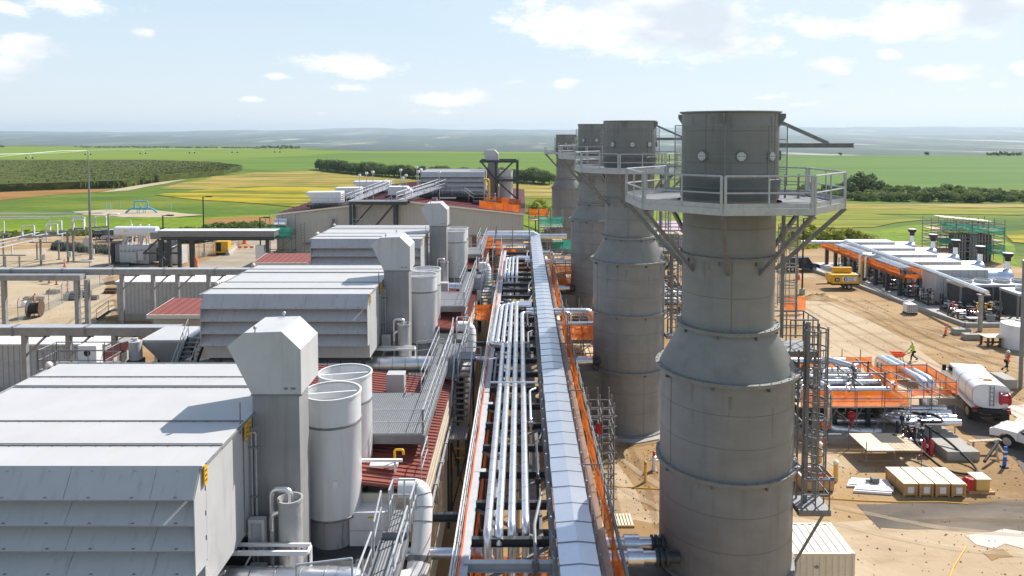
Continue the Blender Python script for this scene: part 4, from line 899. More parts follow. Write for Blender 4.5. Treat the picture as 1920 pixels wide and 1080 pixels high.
# scaffold with green netting left of the far building
def scaffold(name, label, cat, x0, x1, y0, y1, z1, levels, nx=2, ny=2, nets=(), r=0.035, group=None, planks=True, z0=0, base=None):
    t = thing(name, label, cat, ((x0 + x1) / 2, (y0 + y1) / 2, z0), group=group)
    q = mb(galvd); xs = [lerp(x0, x1, i / (nx - 1)) for i in range(nx)]; ys = [lerp(y0, y1, i / (ny - 1)) for i in range(ny)]
    for x in xs:
        for y in ys: q.tube([(x, y, z0), (x, y, z1)], r, 6)
    for z in levels:
        for dz in (0, 0.55, 1.05):
            if z + dz > z1: continue
            for y in ys: q.tube([(x0 - 0.15, y, z + dz), (x1 + 0.15, y, z + dz)], r * 0.9, 6)
            for x in xs: q.tube([(x, y0 - 0.15, z + dz), (x, y1 + 0.15, z + dz)], r * 0.9, 6)
    zz = [z0] + list(levels)
    for a, b_ in zip(zz, zz[1:]):
        q.tube([(x0, y0, a + 0.1), (x1, y0, b_)], r * 0.8, 6)
    q.build('poles', galvd, t)
    if planks and levels:
        q = mb(plank)
        for z in levels: q.box(x0, x1, y0, y1, z, z + 0.06)
        q.build('planks', plank, t)
    for (m, pts) in nets: q = mb(m).net(pts); q.build('net', m, t)
    return t
scaffold('scaffold', 'pipe scaffold with two bands of green netting at far building corner', 'scaffold', -35.6, -32.0, 103.5, 105.3, 8.2, (2.2, 5.0), 3, 2,
         [(greennet, [(-35.8, 103.4, 5.1), (-31.9, 103.4, 5.1), (-31.9, 103.4, 6.7), (-35.8, 103.4, 6.7)]), (greennet, [(-35.8, 103.4, 1.8), (-31.9, 103.4, 1.8), (-31.9, 103.4, 3.2), (-35.8, 103.4, 3.2)])], r=0.05)
t = thing('ladder', 'grey ladder beside the green netted scaffold', 'ladder', (-30.7, 104.4, 0))
q = mb(galvd)
for dx in (-0.25, 0.25): q.bar((-30.7 + dx, 104.4, 0), (-30.7 + dx, 104.4, 7.2), 0.08)
for i in range(18): q.bar((-30.95, 104.4, 0.4 + i * 0.38), (-30.45, 104.4, 0.4 + i * 0.38), 0.05)
q.build('rungs', galvd, t)
t = thing('wrapped_tank', 'silver wrapped vessel on top of the green netted scaffold', 'vessel', (-33.8, 104.6, 5.06))
q = mb(silver); q.tube([(-34.6, 104.6, 7.1), (-33.0, 104.6, 7.1)], 0.6, 14); q.build('shell', silver, t); q = mb(galvd); q.box(-34.4, -34.2, 104.3, 104.9, 5.06, 6.6); q.box(-33.4, -33.2, 104.3, 104.9, 5.06, 6.6); q.build('saddle', galvd, t)

# ================================================================ filter housings, hoods, silencers: one set per bay
SP = 22.7
def louvre_housing(loc, label):
    """local origin: right front corner of the roof edge at ground; x -9.75..0, y 0..9.4, roof z 10.4"""
    t = thing('filter_housing', label, 'filter housing', loc, group='louvred filter housings', local=True)
    W, D, Z1, Z0 = 9.75, 9.4, 10.4, 6.5
    q = mb(panel)
    q.prism([(0.25, Z1 - 0.12), (D, Z1 - 0.12), (D, Z0), (0.25, Z0), (0.25, 7.35), (0.4, 7.4), (0.4, Z1 - 0.2)], -0.06, 0.0, 'x')
    q.prism([(0.25, Z1 - 0.12), (D, Z1 - 0.12), (D, Z0), (0.25, Z0), (0.25, 7.35), (0.4, 7.4), (0.4, Z1 - 0.2)], -W, -W + 0.06, 'x')
    q.box(-W + 0.06, -0.06, D - 0.06, D, Z0, Z1 - 0.12); q.box(-W + 0.06, -0.06, 0.25, 0.31, Z0, 7.35); q.box(-W + 0.06, -0.06, 0.31, D - 0.06, Z0, Z0 + 0.05)
    for xx in (0.0, -W - 0.03): q.prism([(0.0, Z1 - 0.14), (-0.45, Z1 - 0.78), (-0.45, 7.4), (0.24, 7.36), (0.24, Z1 - 0.13)], xx, xx + 0.03, 'x')
    q.build('body', panel, t)
    q = mb(recess); q.box(-W + 0.06, -0.06, 0.5, 0.56, 7.3, Z1 - 0.14); q.build('dark_inner_wall', recess, t)  # black inner wall: shade between the louvre blades given as colour
    edges = [0.0, 1.45, 3.25, 6.65, 7.65, 9.5]; hz_ = [0.0, 0.05, 0.0, 0.06, 0.02]
    for i, (a, b_) in enumerate(zip(edges, edges[1:])):
        q = mb(roofpan); q.box(-W - 0.08, 0.08, a + 0.025, b_ - 0.025, Z1 - 0.12, Z1 + hz_[i]); p = q.build('roof_panel', roofpan, t, bevel=0.012)
        q = mb(galvd); q.box(-W - 0.08, 0.085, b_ - 0.075, b_ - 0.03, Z1 + hz_[i] + 0.002, Z1 + hz_[i] + 0.035)
        for j in range(22): x = -W + 0.3 + j * 0.44; q.box(x - 0.02, x + 0.02, b_ - 0.13, b_ - 0.095, Z1 + hz_[i] + 0.001, Z1 + hz_[i] + 0.014)
        q.build('seam_strip', galvd, p)
    for k in range(4):                       # louvre blades
        zt = Z1 - 0.02 - 0.74 * k - (0.13 if k else 0); yt = 0.02 if k == 0 else 0.12
        zb, yb = Z1 - 0.76 - 0.74 * k, -0.46
        q = mb(panel); q.prism([(yt, zt), (yb, zb), (yb + 0.03, zb - 0.05), (yb + 0.08, zb - 0.02), (yt + 0.06, zt - 0.03)], -W, 0, 'x')
        for xx in (0, -W): q.poly([(xx, yt, zt), (xx, yb + 0.02, zb), (xx, yt + 0.3, zb + 0.02), (xx, yt + 0.3, zt)])
        bl = q.build('louvre_blade', panel, t, smooth=False)
        q = mb(greysteel)
        for j in range(8):
            x = -0.62 - j * 1.22
            for f in (0.12, 0.93):
                y_ = lerp(yt, yb, f); z_ = lerp(zt, zb, f); q.bar((x - 0.03 + 0.1 * f, y_ - 0.012, z_ + 0.008), (x + 0.05 + 0.1 * f, y_ - 0.012, z_ + 0.008), 0.03, 0.02)
            
            if j % 2 == 0: q.bar((x - 1.0 + 0.4, yt - 0.006, zt + 0.003), (x - 1.0 + 0.4, lerp(yt, yb, 0.97) - 0.006, lerp(zt, zb, 0.97) + 0.003), 0.006, 0.006)
            q.bar((x, 0.05, zb + 0.06), (x, yb + 0.22, zb + 0.06), 0.04, 0.05)
        q.build('blade_bolts', greysteel, bl)
    for (y, z) in ((0.16, 10.05), (3.35, 10.0), (3.65, 10.05)):
        q = mb(yellow); q.box(0.09, 0.12, y - 0.1, y + 0.1, z - 0.25, z + 0.32)
        s = q.build('warning_sign', yellow, t); q = mb(blackm)
        for j in range(3): q.box(0.121, 0.126, y - 0.06, y + 0.06, z - 0.14 + j * 0.14, z - 0.1 + j * 0.14)
        q.build('lettering', blackm, s)
    for y in (2.6, 2.9, 9.0):
        q = mb(cream); q.sphere((-W - 0.25, y, Z1 + 0.1), 0.14, 8); q.build('beacon', cream, t)
    q = mb(galvd); q.tube([(-W - 0.25, 0, Z1 - 0.06), (-W - 0.25, 9.3, Z1 - 0.06)], 0.04, 6); q.tube([(0.1, 0.2, Z1 - 0.02), (0.1, 4.2, Z1 - 0.02)], 0.03, 6)
    q.tube([(0.05, 3.0, Z1 - 0.3), (0.05, 3.0, Z1 + 0.75)], 0.025, 6); q.build('conduit', galvd, t)
    q = mb(greysteel); q.box(0.005, 0.02, 3.3, 3.36, Z0 + 0.1, Z1 - 0.15); q.box(0.005, 0.02, 6.6, 6.65, Z0 + 0.1, Z1 - 0.15); q.build('side_joint', greysteel, t)
    q = mb(darksteel)
    for x in (-W + 0.5, -5, -0.5):
        for y in (0.8, 8.6): q.box(x - 0.15, x + 0.15, y - 0.15, y + 0.15, 4.41, Z0)
    q.bar((-W, 0.8, 6.35), (0, 0.8, 6.35), 0.2, 0.28); q.bar((-W, 8.6, 6.35), (0, 8.6, 6.35), 0.2, 0.28); q.build('legs', darksteel, t)
    return t
H1 = louvre_housing((-9.23, 20.95, 0), 'nearest louvred filter housing, cut off by the left frame edge')
dup(H1, (-9.02, 20.95 + SP, 0), 'middle louvred filter housing, second of the three in line')
dup(H1, (-8.95, 20.95 + 2 * SP, 0), 'third louvred filter housing, just before the far gable')
h4 = dup(H1, (-5.75, 115.6, 3.3), 'louvred filter housing standing on the far building roof')

def hood(loc, label):
    """vent shaft with angled hood; local origin at shaft foot, front left corner x=0,y=0"""
    t = thing('exhaust_hood', label, 'exhaust hood', loc, group='angled exhaust hoods', local=True)
    q = mb(shaftm); q.box(0, 1.61, 0, 1.1, 5.0, 11.0); q.build('shaft', shaftm, t, bevel=0.02)
    q = mb(hoodm); prof = [(0.0, 11.02), (1.70, 11.02), (1.70, 12.58), (1.06, 13.2), (-0.22, 13.16), (-0.8, 12.68)]
    q.prism(prof, -0.05, 2.1, 'y'); h = q.build('hood', hoodm, t, smooth=False, bevel=0.015)
    q = mb(greysteel); q.box(1.35, 1.5, -0.07, -0.051, 11.2, 11.27); q.box(-0.03, 1.73, -0.07, -0.051, 10.98, 11.03); q.box(1.12, 1.24, -0.07, -0.051, 11.2, 11.27); q.build('data_plate', greysteel, h)
    for (x, y) in ((0.15, -0.02), (0.5, 2.0)):
        q = mb(galv); q.tube([(x, y, 13.16), (x, y, 13.3)], 0.025, 6); q.sphere((x, y, 13.33), 0.07, 8); q.build('lifting_eye', galv, h)
    q = mb(greysteel); q.box(0.05, 1.55, 0.05, 1.05, 4.41, 5.0); q.build('plinth', greysteel, t)
    return t
HD = hood((-9.2, 25.1, 0), 'nearest tall grey exhaust hood with angled top')
dup(HD, (-8.86, 25.1 + SP, 0), 'middle grey exhaust hood, second from the camera')
dup(HD, (-8.7, 25.1 + 2 * SP, 0), 'third grey exhaust hood, before the far gable wall')
dup(HD, (-5.3, 119.5, 3.8), 'small grey exhaust hood on the far roof beside black frame')

def silencer(loc, label):
    t = thing('silencer', label, 'silencer', loc, group='cylindrical silencers', local=True)
    q = mb(tankm); r = 1.07
    q.lathe([(r, 5.6), (r, 9.02), (r + 0.015, 9.05)], n=40)
    q.lathe([(0.0, 8.6), (r - 0.04, 8.6), (r - 0.04, 10.14), (r, 10.15), (r, 9.12)], n=40); q.build('shell', tankm, t)
    q = mb(galvd); q.lathe([(r, 9.03), (r + 0.03, 9.035), (r + 0.03, 9.1), (r, 9.105)], n=40); q.lathe([(r - 0.03, 5.53), (r + 0.015, 5.53), (r + 0.015, 5.61), (r, 5.62)], n=40); q.build('seam_ring', galvd, t)
    q = mb(tankm); q.lathe([(r - 0.04, 10.1), (r + 0.035, 10.1), (r + 0.035, 10.17), (r - 0.04, 10.17), (r - 0.04, 10.1)], n=40); q.bar((-r + 0.06, -0.1, 9.95), (r - 0.06, 0.35, 9.95), 0.09, 0.22); q.build('rim', tankm, t)
    q = mb(stainm); q.lathe([(0, 5.56), (0.86, 5.56), (0.86, 4.41)], n=32); q.build('base_duct', stainm, t)
    q = mb(whitem); q.bar((0.25, -r - 0.012, 7.0), (0.43, -r + 0.02, 7.0), 0.02, 0.25); q.build('data_plate', whitem, t)
    return t
S1 = silencer((-7.18, 27.9, 0), 'front silencer of the nearest pair, with white square plate')
dup(S1, (-7.2, 30.1, 0), 'rear silencer of the nearest pair, half hidden by its twin')
dup(S1, (-6.85, 28.3 + SP, 0), 'front silencer of the middle pair, above rusty base')
dup(S1, (-6.83, 30.35 + SP, 0), 'rear silencer of the middle pair')
dup(S1, (-6.5, 28.3 + 2 * SP, 0), 'front silencer of the third pair, before far gable')
dup(S1, (-6.48, 30.35 + 2 * SP, 0), 'rear silencer of the third pair, showing only its rim')
dup(S1, (-2.45, 121.5, 3.5), 'single silencer inside the black frame on far roof')

def box_unit(loc, label):
    t = thing('intake_box', label, 'intake box', loc, group='white chamfered intake boxes', local=True)
    q = mb(whitem); q.prism([(0, 0), (1.3, 0), (1.68, 0.32), (1.68, 1.0), (1.3, 1.3), (0, 1.3)], 4.41, 5.72, 'z'); q.build('casing', whitem, t, smooth=False, bevel=0.012)
    q = mb(panel); q.prism([(-0.01, -0.01), (1.305, -0.01), (1.69, 0.315), (1.69, 1.005), (1.305, 1.31), (-0.01, 1.31)], 5.0, 5.03, 'z'); q.build('joint', panel, t)
    q = mb(yellow); q.box(0.7, 0.95, -0.012, -0.002, 5.5, 5.57); q.build('sticker', yellow, t); return t
B1 = box_unit((-6.45, 27.3, 0), 'front white chamfered box beside the nearest silencer')
def upd(o, z): o.location.z = z; return o
upd(dup(B1, (-6.25, 29.65, 0), 'rear white chamfered box beside the nearest silencer pair'), 0.55)
dup(B1, (-6.15, 27.5 + SP, 0), 'front white chamfered box beside the middle silencer')
upd(dup(B1, (-5.9, 29.65 + SP, 0), 'rear white chamfered box beside the middle silencer pair'), 0.55)
dup(B1, (-5.8, 27.5 + 2 * SP, 0), 'front white chamfered box beside the third silencer')

def drum(loc, label):
    t = thing('oil_mist_drum', label, 'drum', loc, group='small vent drums', local=True)
    q = mb(stainm); q.lathe([(0.39, 4.41), (0.39, 7.6), (0.42, 7.62), (0.42, 7.72), (0.36, 7.72), (0.36, 7.45), (0, 7.45)], n=28); q.build('shell', stainm, t)
    q = mb(silver); q.tube(fillet([(0.02, 0.0, 7.46), (0.02, 0, 8.0), (-0.62, 0, 8.0), (-0.62, 0, 7.2)], 0.2), 0.085, 10); q.tube(fillet([(-0.3, 0, 7.25), (-0.62, 0, 7.12), (-0.62, 0, 6.6)], 0.15), 0.1, 10); q.build('vent_pipe', silver, t)
    q = mb(stainm); q.tube([(-0.62, 0, 7.2), (-0.62, 0, 4.45)], 0.08, 8); q.build('drain_pipe', stainm, t); return t
D1 = drum((-7.75, 24.45, 0), 'stained grey drum with bent silver vent pipe, nearest')
dup(D1, (-7.5, 24.45 + SP, 0), 'grey drum with bent vent pipe at foot of middle hood')
dup(D1, (-7.25, 24.45 + 2 * SP, 0), 'grey drum with bent vent pipe at foot of third hood')

def frame_rack(loc, label):
    t = thing('pipe_support_frame', label, 'support frame', loc, group='white pipe support frames')
    q = mb(whitem); q.bar((-10.1, 24.0, 6.35), (-6.95, 24.0, 6.35), 0.08, 0.1); q.bar((-10.1, 23.6, 6.3), (-6.95, 23.6, 6.3), 0.08, 0.14); q.bar((-6.95, 24.0, 4.41), (-6.95, 24.0, 6.3), 0.07); q.bar((-6.95, 23.6, 6.3), (-6.95, 24.0, 6.3), 0.07, 0.1); q.build('rails', whitem, t)
    q = mb(panel)
    for x0 in (-9.15,):
        for z0, z1 in ((4.41, 5.4), (5.9, 7.0)):
            q.box(x0, x0 + 0.1, 24.35, 24.6, z0, z1); q.box(x0 + 0.45, x0 + 0.55, 24.35, 24.6, z0, z1); q.box(x0 + 0.1, x0 + 0.45, 24.35, 24.6, z1 - 0.12, z1); q.box(x0 + 0.1, x0 + 0.45, 24.5, 24.6, z0, z1 - 0.12)
    q.build('panel_frame', panel, t)
    q = mb(galvd)
    for i in range(16): q.bar((-9.9 + i * 0.19, 23.62, 6.24), (-9.9 + i * 0.19, 23.98, 6.24), 0.06, 0.04)
    q.build('slats', galvd, t)
    q = mb(stainm); q.bar((-9.7, 23.7, 4.6), (-8.8, 23.7, 6.2), 0.06); q.tube([(-9.3, 23.2, 4.41), (-9.3, 23.2, 5.75)], 0.035, 6); q.tube([(-8.7, 23.4, 4.41), (-8.7, 23.4, 5.9)], 0.035, 6); q.build('braces', stainm, t)
    return t
FR1 = frame_rack((-8.5, 23.8, 4.4), 'white angle frame with slats at the foot of nearest hood')
dup(FR1, (-8.25, 23.8 + SP, 4.4), 'white angle frame at the foot of the middle hood')

def conduit(loc, label):
    t = thing('conduit_riser', label, 'conduit', loc, group='twin conduit risers', local=True)
    for dx in (0, 0.14):
        q = mb(galv); q.tube(fillet([(dx, 0, 4.41), (dx, 0, 9.95 - dx), (dx - 0.12, -0.05, 10.0 - dx)], 0.06), 0.035, 8); q.build('pipe', galv, t)
    q = mb(greysteel)
    for z in (5.2, 7.6, 9.3): q.box(-0.06, 0.26, -0.06, 0.06, z, z + 0.05)
    q.tube([(-0.1, -0.2, 9.95), (0.25, -0.05, 10.05)], 0.05, 8); q.tube([(-0.1, -0.2, 9.6), (-0.1, -0.2, 10.0)], 0.03, 6); q.build('clamps', greysteel, t); return t
CD = conduit((-9.12, 24.75, 0), 'twin vertical conduits beside the nearest hood shaft')
dup(CD, (-8.88, 24.75 + SP, 0), 'twin vertical conduits beside the middle hood shaft')
dup(CD, (-8.78, 24.75 + 2 * SP, 0), 'twin vertical conduits beside the third hood shaft')

def big_duct(loc, label):
    t = thing('cladded_duct', label, 'duct', loc, group='silver transverse ducts', local=True)
    q = mb(silver); q.tube([(-12, 0, 5.42), (0, 0, 5.42)], 0.52, 24); q.tube(fillet([(0, 0, 5.42), (0.7, 0, 5.42), (0.7, 0, 4.43)], 0.5), 0.5, 20); q.build('cladding', silver, t)
    q = mb(galvd)
    for i in range(15): q.tube([(-11.6 + i * 0.8, 0, 5.42), (-11.57 + i * 0.8, 0, 5.42)], 0.535, 24)
    q.build('bands', galvd, t)
    q = mb(darksteel)
    for x in (-10, -6, -2): q.box(x - 0.1, x + 0.1, -0.35, 0.35, 4.41, 4.95)
    q.build('saddle', darksteel, t); return t
BD = big_duct((-5.9, 23.35, 0), 'fat silver duct lying across the bottom of the nearest bay')
dup(BD, (-5.2, 23.35 + SP, 0), 'fat silver duct lying across before the middle housing')
dup(BD, (-4.9, 23.35 + 2 * SP, 0), 'fat silver duct lying across before the third housing')

def elbow(loc, label):
    t = thing('cladded_elbow', label, 'pipe elbow', loc, group='white insulated elbows', local=True)
    q = mb(whitem); p = fillet([(-0.75, 0, 6.95), (0.12, 0, 6.95), (0.2, -0.5, 6.1), (0.15, -1.35, 4.85)], 0.75, 8); q.tube(p, 0.34, 18); q.build('upper_bend', whitem, t)
    q = mb(whitem); q.tube(fillet([(0.15, -1.3, 4.95), (0.1, -1.75, 4.6), (-0.6, -2.1, 4.55), (-1.4, -2.0, 4.75)], 0.6, 7), 0.4, 18); q.build('lower_bend', whitem, t)
    q = mb(galvd)
    for i in (3, 7, 11, 15):
        d = (p[min(i + 1, len(p) - 1)] - p[i]).normalized(); q.tube([p[i], p[i] + d * 0.03], 0.355, 18)
    q.tube([(0.155, -1.2, 5.1), (0.15, -1.32, 4.92)], 0.42, 18); q.build('bands', galvd, t); return t
EL = elbow((-3.72, 26.7, 0), 'white insulated pipe elbow hanging off the nearest roof end')
dup(EL, (-3.5, 26.7 + SP, 0), 'white insulated pipe elbow hanging off the middle roof end')
dup(EL, (-3.4, 26.7 + 2 * SP, 0), 'white insulated pipe elbow hanging off the third roof end')

def access(loc, label):
    """local x: walkway 0..0.95, y from 0 toward the back"""
    t = thing('access_walkway', label, 'walkway', loc, group='railed access walkways', local=True)
    q = mb(grating); q.box(0, 0.8, -3.5, 3.2, 6.62, 6.68); q.box(0.15, 0.85, 3.26, 4.7, 6.8, 6.86)
    q.build('deck', grating, t)
    q = mb(greysteel); q.box(-0.06, 0, -3.5, 3.2, 6.45, 6.7); q.box(0.8, 0.86, -3.5, 3.2, 6.45, 6.7); q.box(0.0, 0.86, 3.2, 3.26, 6.45, 6.88)
    for y in (0, 3.1): q.bar((0.05, y, 4.41), (0.05, y, 6.6), 0.14)
    q.build('frame', greysteel, t)
    q = mb(railm); q.rail([(-0.03, -3.4, 6.7), (-0.03, 1.6, 6.7)], r=0.03); q.rail([(-0.03, 2.0, 6.8), (-0.03, 3.2, 7.2)], r=0.03); q.rail([(0.83, -3.4, 6.7), (0.83, 3.2, 6.7)], r=0.03); q.rail([(0.9, 3.3, 6.86), (0.9, 4.7, 6.86), (0.1, 4.7, 6.86), (0.1, 3.9, 6.86)], r=0.03, step=0.5)
    q.rail([(-1.9, 0.2, 6.5), (-0.3, 0.2, 6.7)], r=0.03); q.rail([(1.0, -0.3, 6.5), (1.9, -0.3, 6.5)], r=0.03, h=0.9); q.build('railing', railm, t)
    return t
AW = access((-4.55, 20.6, 0), 'railed grating walkway beside the nearest white elbow, bottom edge')
dup(AW, (-4.25, 20.6 + SP, 0), 'railed grating walkway beside the middle white elbow')
dup(AW, (-4.1, 20.6 + 2 * SP, 0), 'railed grating walkway beside the third white elbow')

def stair(loc, label, n=12, drop=2.6, run=2.9, w=0.95, group=None, rz=0):
    t = thing('steel_stair', label, 'stair', loc, rz=rz, group=group, local=True)      # descends towards -y from the top at z 0
    q = mb(darksteel)
    for sx in (-w / 2, w / 2): q.bar((sx, 0, -0.1), (sx, -run, -drop - 0.1), 0.06, 0.26)
    q.build('stringers', darksteel, t)
    q = mb(grating)
    for i in range(n): f = (i + 0.5) / n; q.cbox((0, -run * f, -drop * f), (w - 0.08, run / n * 0.95, 0.04))
    q.build('treads', grating, t)
    q = mb(railm)
    for sx in (-w / 2, w / 2): q.rail([(sx, 0, 0), (sx, -run, -drop)], r=0.025, step=1.0)
    q.build('handrail', railm, t); return t
st = stair((-3.2, 41.2, 7.3), 'dark steel stair between red roof and pipe rack', group='steel stairs beside the pipe rack')
t = thing('stair_landing', 'dark landing frame under the stair beside the rack', 'stair landing', (-3.2, 38, 0))
q = mb(grating); q.box(-3.75, -2.7, 36.6, 38.3, 4.56, 4.62); q.box(-3.75, -2.6, 41.2, 42.6, 7.2, 7.26); q.build('deck', grating, t)
q = mb(darksteel)
for x in (-3.65, -2.75):
    for y in (36.7, 38.2): q.bar((x, y, 0), (x, y, 4.56), 0.12)
    q.bar((x, 42.4, 0), (x, 42.4, 7.2), 0.12)
q.bar((-3.65, 36.7, 0.3), (-2.75, 36.7, 3.8), 0.08); q.bar((-3.65, 38.2, 3.8), (-2.75, 36.7, 1.5), 0.08); q.build('frame', darksteel, t)
q = mb(yellow); q.rail([(-3.6, 38.3, 2.4), (-2.75, 38.3, 2.4)], h=1.0, r=0.04, step=0.9); q.build('yellow_rail', yellow, t)
dup(st, (-2.9, 41.2 + SP, 7.3), 'dark steel stair beside the orange netted bay, farther off')
dup(st, (-2.75, 41.2 + 2 * SP, 7.0), 'small far stair below the orange netted scaffold at rack end')
# pipes crossing from the building to the rack
for k in range(3):
    lab = ['single silver pipe crossing from nearest elbow to the rack', 'single silver pipe crossing from middle elbow to the rack', 'single silver pipe crossing from third elbow to the rack'][k]
    o = mb(silver).tube([(-4.4, 25.9 + SP * k, 4.95), (-1.4, 25.9 + SP * k, 4.95)], 0.2, 14).build('crossing_pipe', silver); tag(o, lab, 'pipe', 'pipes crossing to the rack')
    o = mb(darksteel).ibeam((-4.4, 27.2 + SP * k, 5.6), (-1.9, 27.2 + SP * k, 5.6), 0.2, 0.3).build('cross_beam', darksteel); tag(o, lab.replace('single silver pipe', 'dark steel beam'), 'beam', 'beams crossing to the rack')
# small pipework and rails along the roof edge
for k in range(3):
    y0 = 28.0 + SP * k; nm = ['nearest', 'middle', 'third'][k]
    q = mb(galv)
    for i, z in enumerate((4.2, 4.55, 4.9)): q.tube([(XE + 0.12 + 0.05 * i, y0 + 0.3, z), (XE + 0.12 + 0.05 * i, y0 + 12, z)], 0.05, 6)
    for j in range(6): q.box(XE + 0.002, XE + 0.3, y0 + 1 + j * 2.1, y0 + 1.06 + j * 2.1, 4.1, 4.98)
    tag(q.build('wall_pipes', galv), 'thin pipes clipped along the wall of the %s roof block' % nm, 'pipes', 'pipes along the building wall')
    t = thing('roof_edge_rail', 'galvanised handrail along the red eave of the %s roof block' % nm, 'handrail', (XE, y0 + 6, 6.3), group='handrails on the roof edge'); q = mb(railm); q.rail([(XE - 0.02, y0 + 0.3, 6.36), (XE - 0.02, y0 + 2.2, 6.36)], r=0.025); q.build('rails', railm, t)
    t = thing('junction_box', 'small grey cabinet on the red roof of the %s block' % nm, 'cabinet', (-6.2, y0 + 9, 6.5), group='grey roof cabinets'); q = mb(panel); q.box(-6.8, -5.9, y0 + 9.0, y0 + 9.7, 6.75, 7.75); q.build('casing', panel, t, bevel=0.02); q = mb(darksteel); q.box(-6.7, -6.0, y0 + 9.1, y0 + 9.6, 6.4, 6.75); q.build('stand', darksteel, t)
    t = thing('roof_pipe', 'thin silver pipe looping over the red roof of the %s block' % nm, 'pipe', (-5, y0 + 8, 6.5), group='thin pipes on the red roof'); q = mb(silver); q.tube(fillet([(-4.9, y0 + 12.6, 5.0), (-4.9, y0 + 12.6, 7.0), (-4.9, y0 + 8.2, 7.0), (-6.0, y0 + 8.2, 7.0), (-6.0, y0 + 8.2, 6.5)], 0.2), 0.09, 8); q.build('cladding', silver, t)
# left side of the middle bay
st2 = stair((-20.3, 46.2, 7.2), 'dark stair climbing to the left end of middle housing', drop=2.6, run=3.0, w=1.1)
t = thing('hopper', 'grey inverted hopper box left of the dark stair', 'hopper', (-22.6, 48, 4.4))
q = mb(panel); q.frustum((-22.7, 48.5, 0), (1.0, 1.5), (3.0, 3.4), 4.9, 6.6); q.box(-24.2, -21.2, 46.8, 50.2, 6.6, 6.75); q.build('bin', panel, t, smooth=False)
q = mb(darksteel)
for x in (-23.8, -21.6): q.bar((x, 48.4, 4.41), (x, 48.4, 6.0), 0.16)
q.build('legs', darksteel, t)
t = thing('vent_drum', 'small grey vertical drum standing on purple red roof at left', 'drum', (-24.4, 47, 4.4))
q = mb(panel); q.cyl((-24.4, 46.6), 0.4, 5.6, 6.75, 20); q.cyl((-24.4, 46.6), 0.16, 6.75, 6.95, 12); q.build('shell', panel, t); q = mb(darksteel); q.box(-24.8, -24.0, 46.2, 47.0, 4.41, 5.6); q.build('stand', darksteel, t)
t = thing('lean_to_roof', 'sloping purple red corrugated lean-to roof at left of the bay', 'roof', (-26, 44, 0))
q = mb(redroof); q.prism([(-25.0, 6.2), (-27.6, 5.5), (-27.6, 5.4), (-25.0, 6.1)], 36.5, 50, 'y'); q.build('sheet', redroof, t, smooth=False)
q = mb(redseam)
for i in range(28): y = 36.7 + i * 0.48; q.bar((-25.0, y, 6.23), (-27.6, y, 5.53), 0.08, 0.1)
q.build('ribs', redseam, t); q = mb(beige); q.box(-27.5, -27.4, 36.6, 49.9, 0, 5.42); q.build('wall', beige, t)
t = thing('ladder_platform', 'railed grey ladder platform seen above the nearest housing roof', 'platform', (-24.3, 40, 0))
q = mb(greysteel); q.box(-26.0, -22.4, 39.6, 41.2, 7.05, 7.15)
for x in (-25.8, -22.6): q.bar((x, 39.8, 4.41), (x, 39.8, 7.05), 0.15)
q.build('deck', greysteel, t)
q = mb(galvd); q.rail([(-26, 39.6, 7.15), (-22.4, 39.6, 7.15), (-22.4, 41.2, 7.15), (-26, 41.2, 7.15), (-26, 39.6, 7.15)], r=0.03, step=0.9)
for i in range(6): a = PI * i / 5; q.tube([(-25.2 + 0.4 * math.cos(a), 39.5 - 0.35 * math.sin(a), 6), (-25.2 + 0.4 * math.cos(a), 39.5 - 0.35 * math.sin(a), 8.3)], 0.025, 6)
q.build('railing', galvd, t)
t = thing('access_hatch', 'white cabinet with a dark round port on ladder platform', 'cabinet', (-23.7, 40.4, 7.15)); q = mb(whitem); q.box(-24.2, -23.2, 40.2, 40.8, 7.15, 8.3); q.build('casing', whitem, t); q = mb(blackm); q.disc((-23.7, 40.2, 7.9), (0, -1, 0), 0.18, 0.02); q.build('port', blackm, t)
# black braced frame round the far silencer
t = thing('braced_frame', 'tall black braced steel frame around the far silencer', 'steel frame', (-2.4, 121.5, 9))
q = mb(darksteel)
X0, X1, Y0, Y1, Z0, Z1 = -4.0, -0.6, 118.8, 124, 9.2, 15.2
for x in (X0, X1):
    for y in (Y0, Y1): q.bar((x, y, Z0 - 0.6), (x, y, Z1), 0.38)
for z in (12.2, Z1):
    for y in (Y0, Y1): q.bar((X0 - (2.6 if z == Z1 else 0), y, z), (X1 + 0.2, y, z), 0.3, 0.4)
    for x in (X0, X1): q.bar((x, Y0, z), (x, Y1, z), 0.3, 0.4)
q.bar((X0, Y0 - 0.05, 12.2), (X1, Y0 - 0.05, Z0), 0.25); q.bar((X0, Y0 - 0.05, 12.4), (X1 - 0.6, Y0 - 0.05, Z1), 0.25); q.bar((X0 - 2.4, Y0, Z1), (X0, Y0, 12.2), 0.25)
q.build('frame', darksteel, t)
# dark service deck and yellow crane arm under the far housing
t = thing('service_deck', 'dark railed service deck under the far louvred housing', 'platform', (-10, 114, 9))
q = mb(darksteel); q.box(-17.0, -5.4, 113.6, 125, 10.0, 10.35); q.box(-7.2, -3.9, 111.8, 113.6, 9.2, 9.5)
for x in (-16, -12, -8, -5.8): q.bar((x, 113.9, 8.7), (x, 113.9, 10), 0.3)
q.bar((-7.0, 112, 8.3), (-7.0, 112, 9.2), 0.25); q.bar((-4.1, 112, 8.3), (-4.1, 112, 9.2), 0.25); q.build('deck', darksteel, t)
q = mb(railm); q.rail([(-15, 113.7, 10.35), (-9, 113.7, 10.35)], r=0.04); q.rail([(-8.6, 113.7, 10.35), (-7.2, 112, 9.5), (-3.9, 111.9, 9.5), (-3.9, 113.5, 9.5)], r=0.04); q.build('railing', railm, t)
q = mb(lamp_glass); q.box(-13.6, -9.9, 113.4, 113.55, 9.75, 9.95); q.build('strip_light', lamp_glass, t)
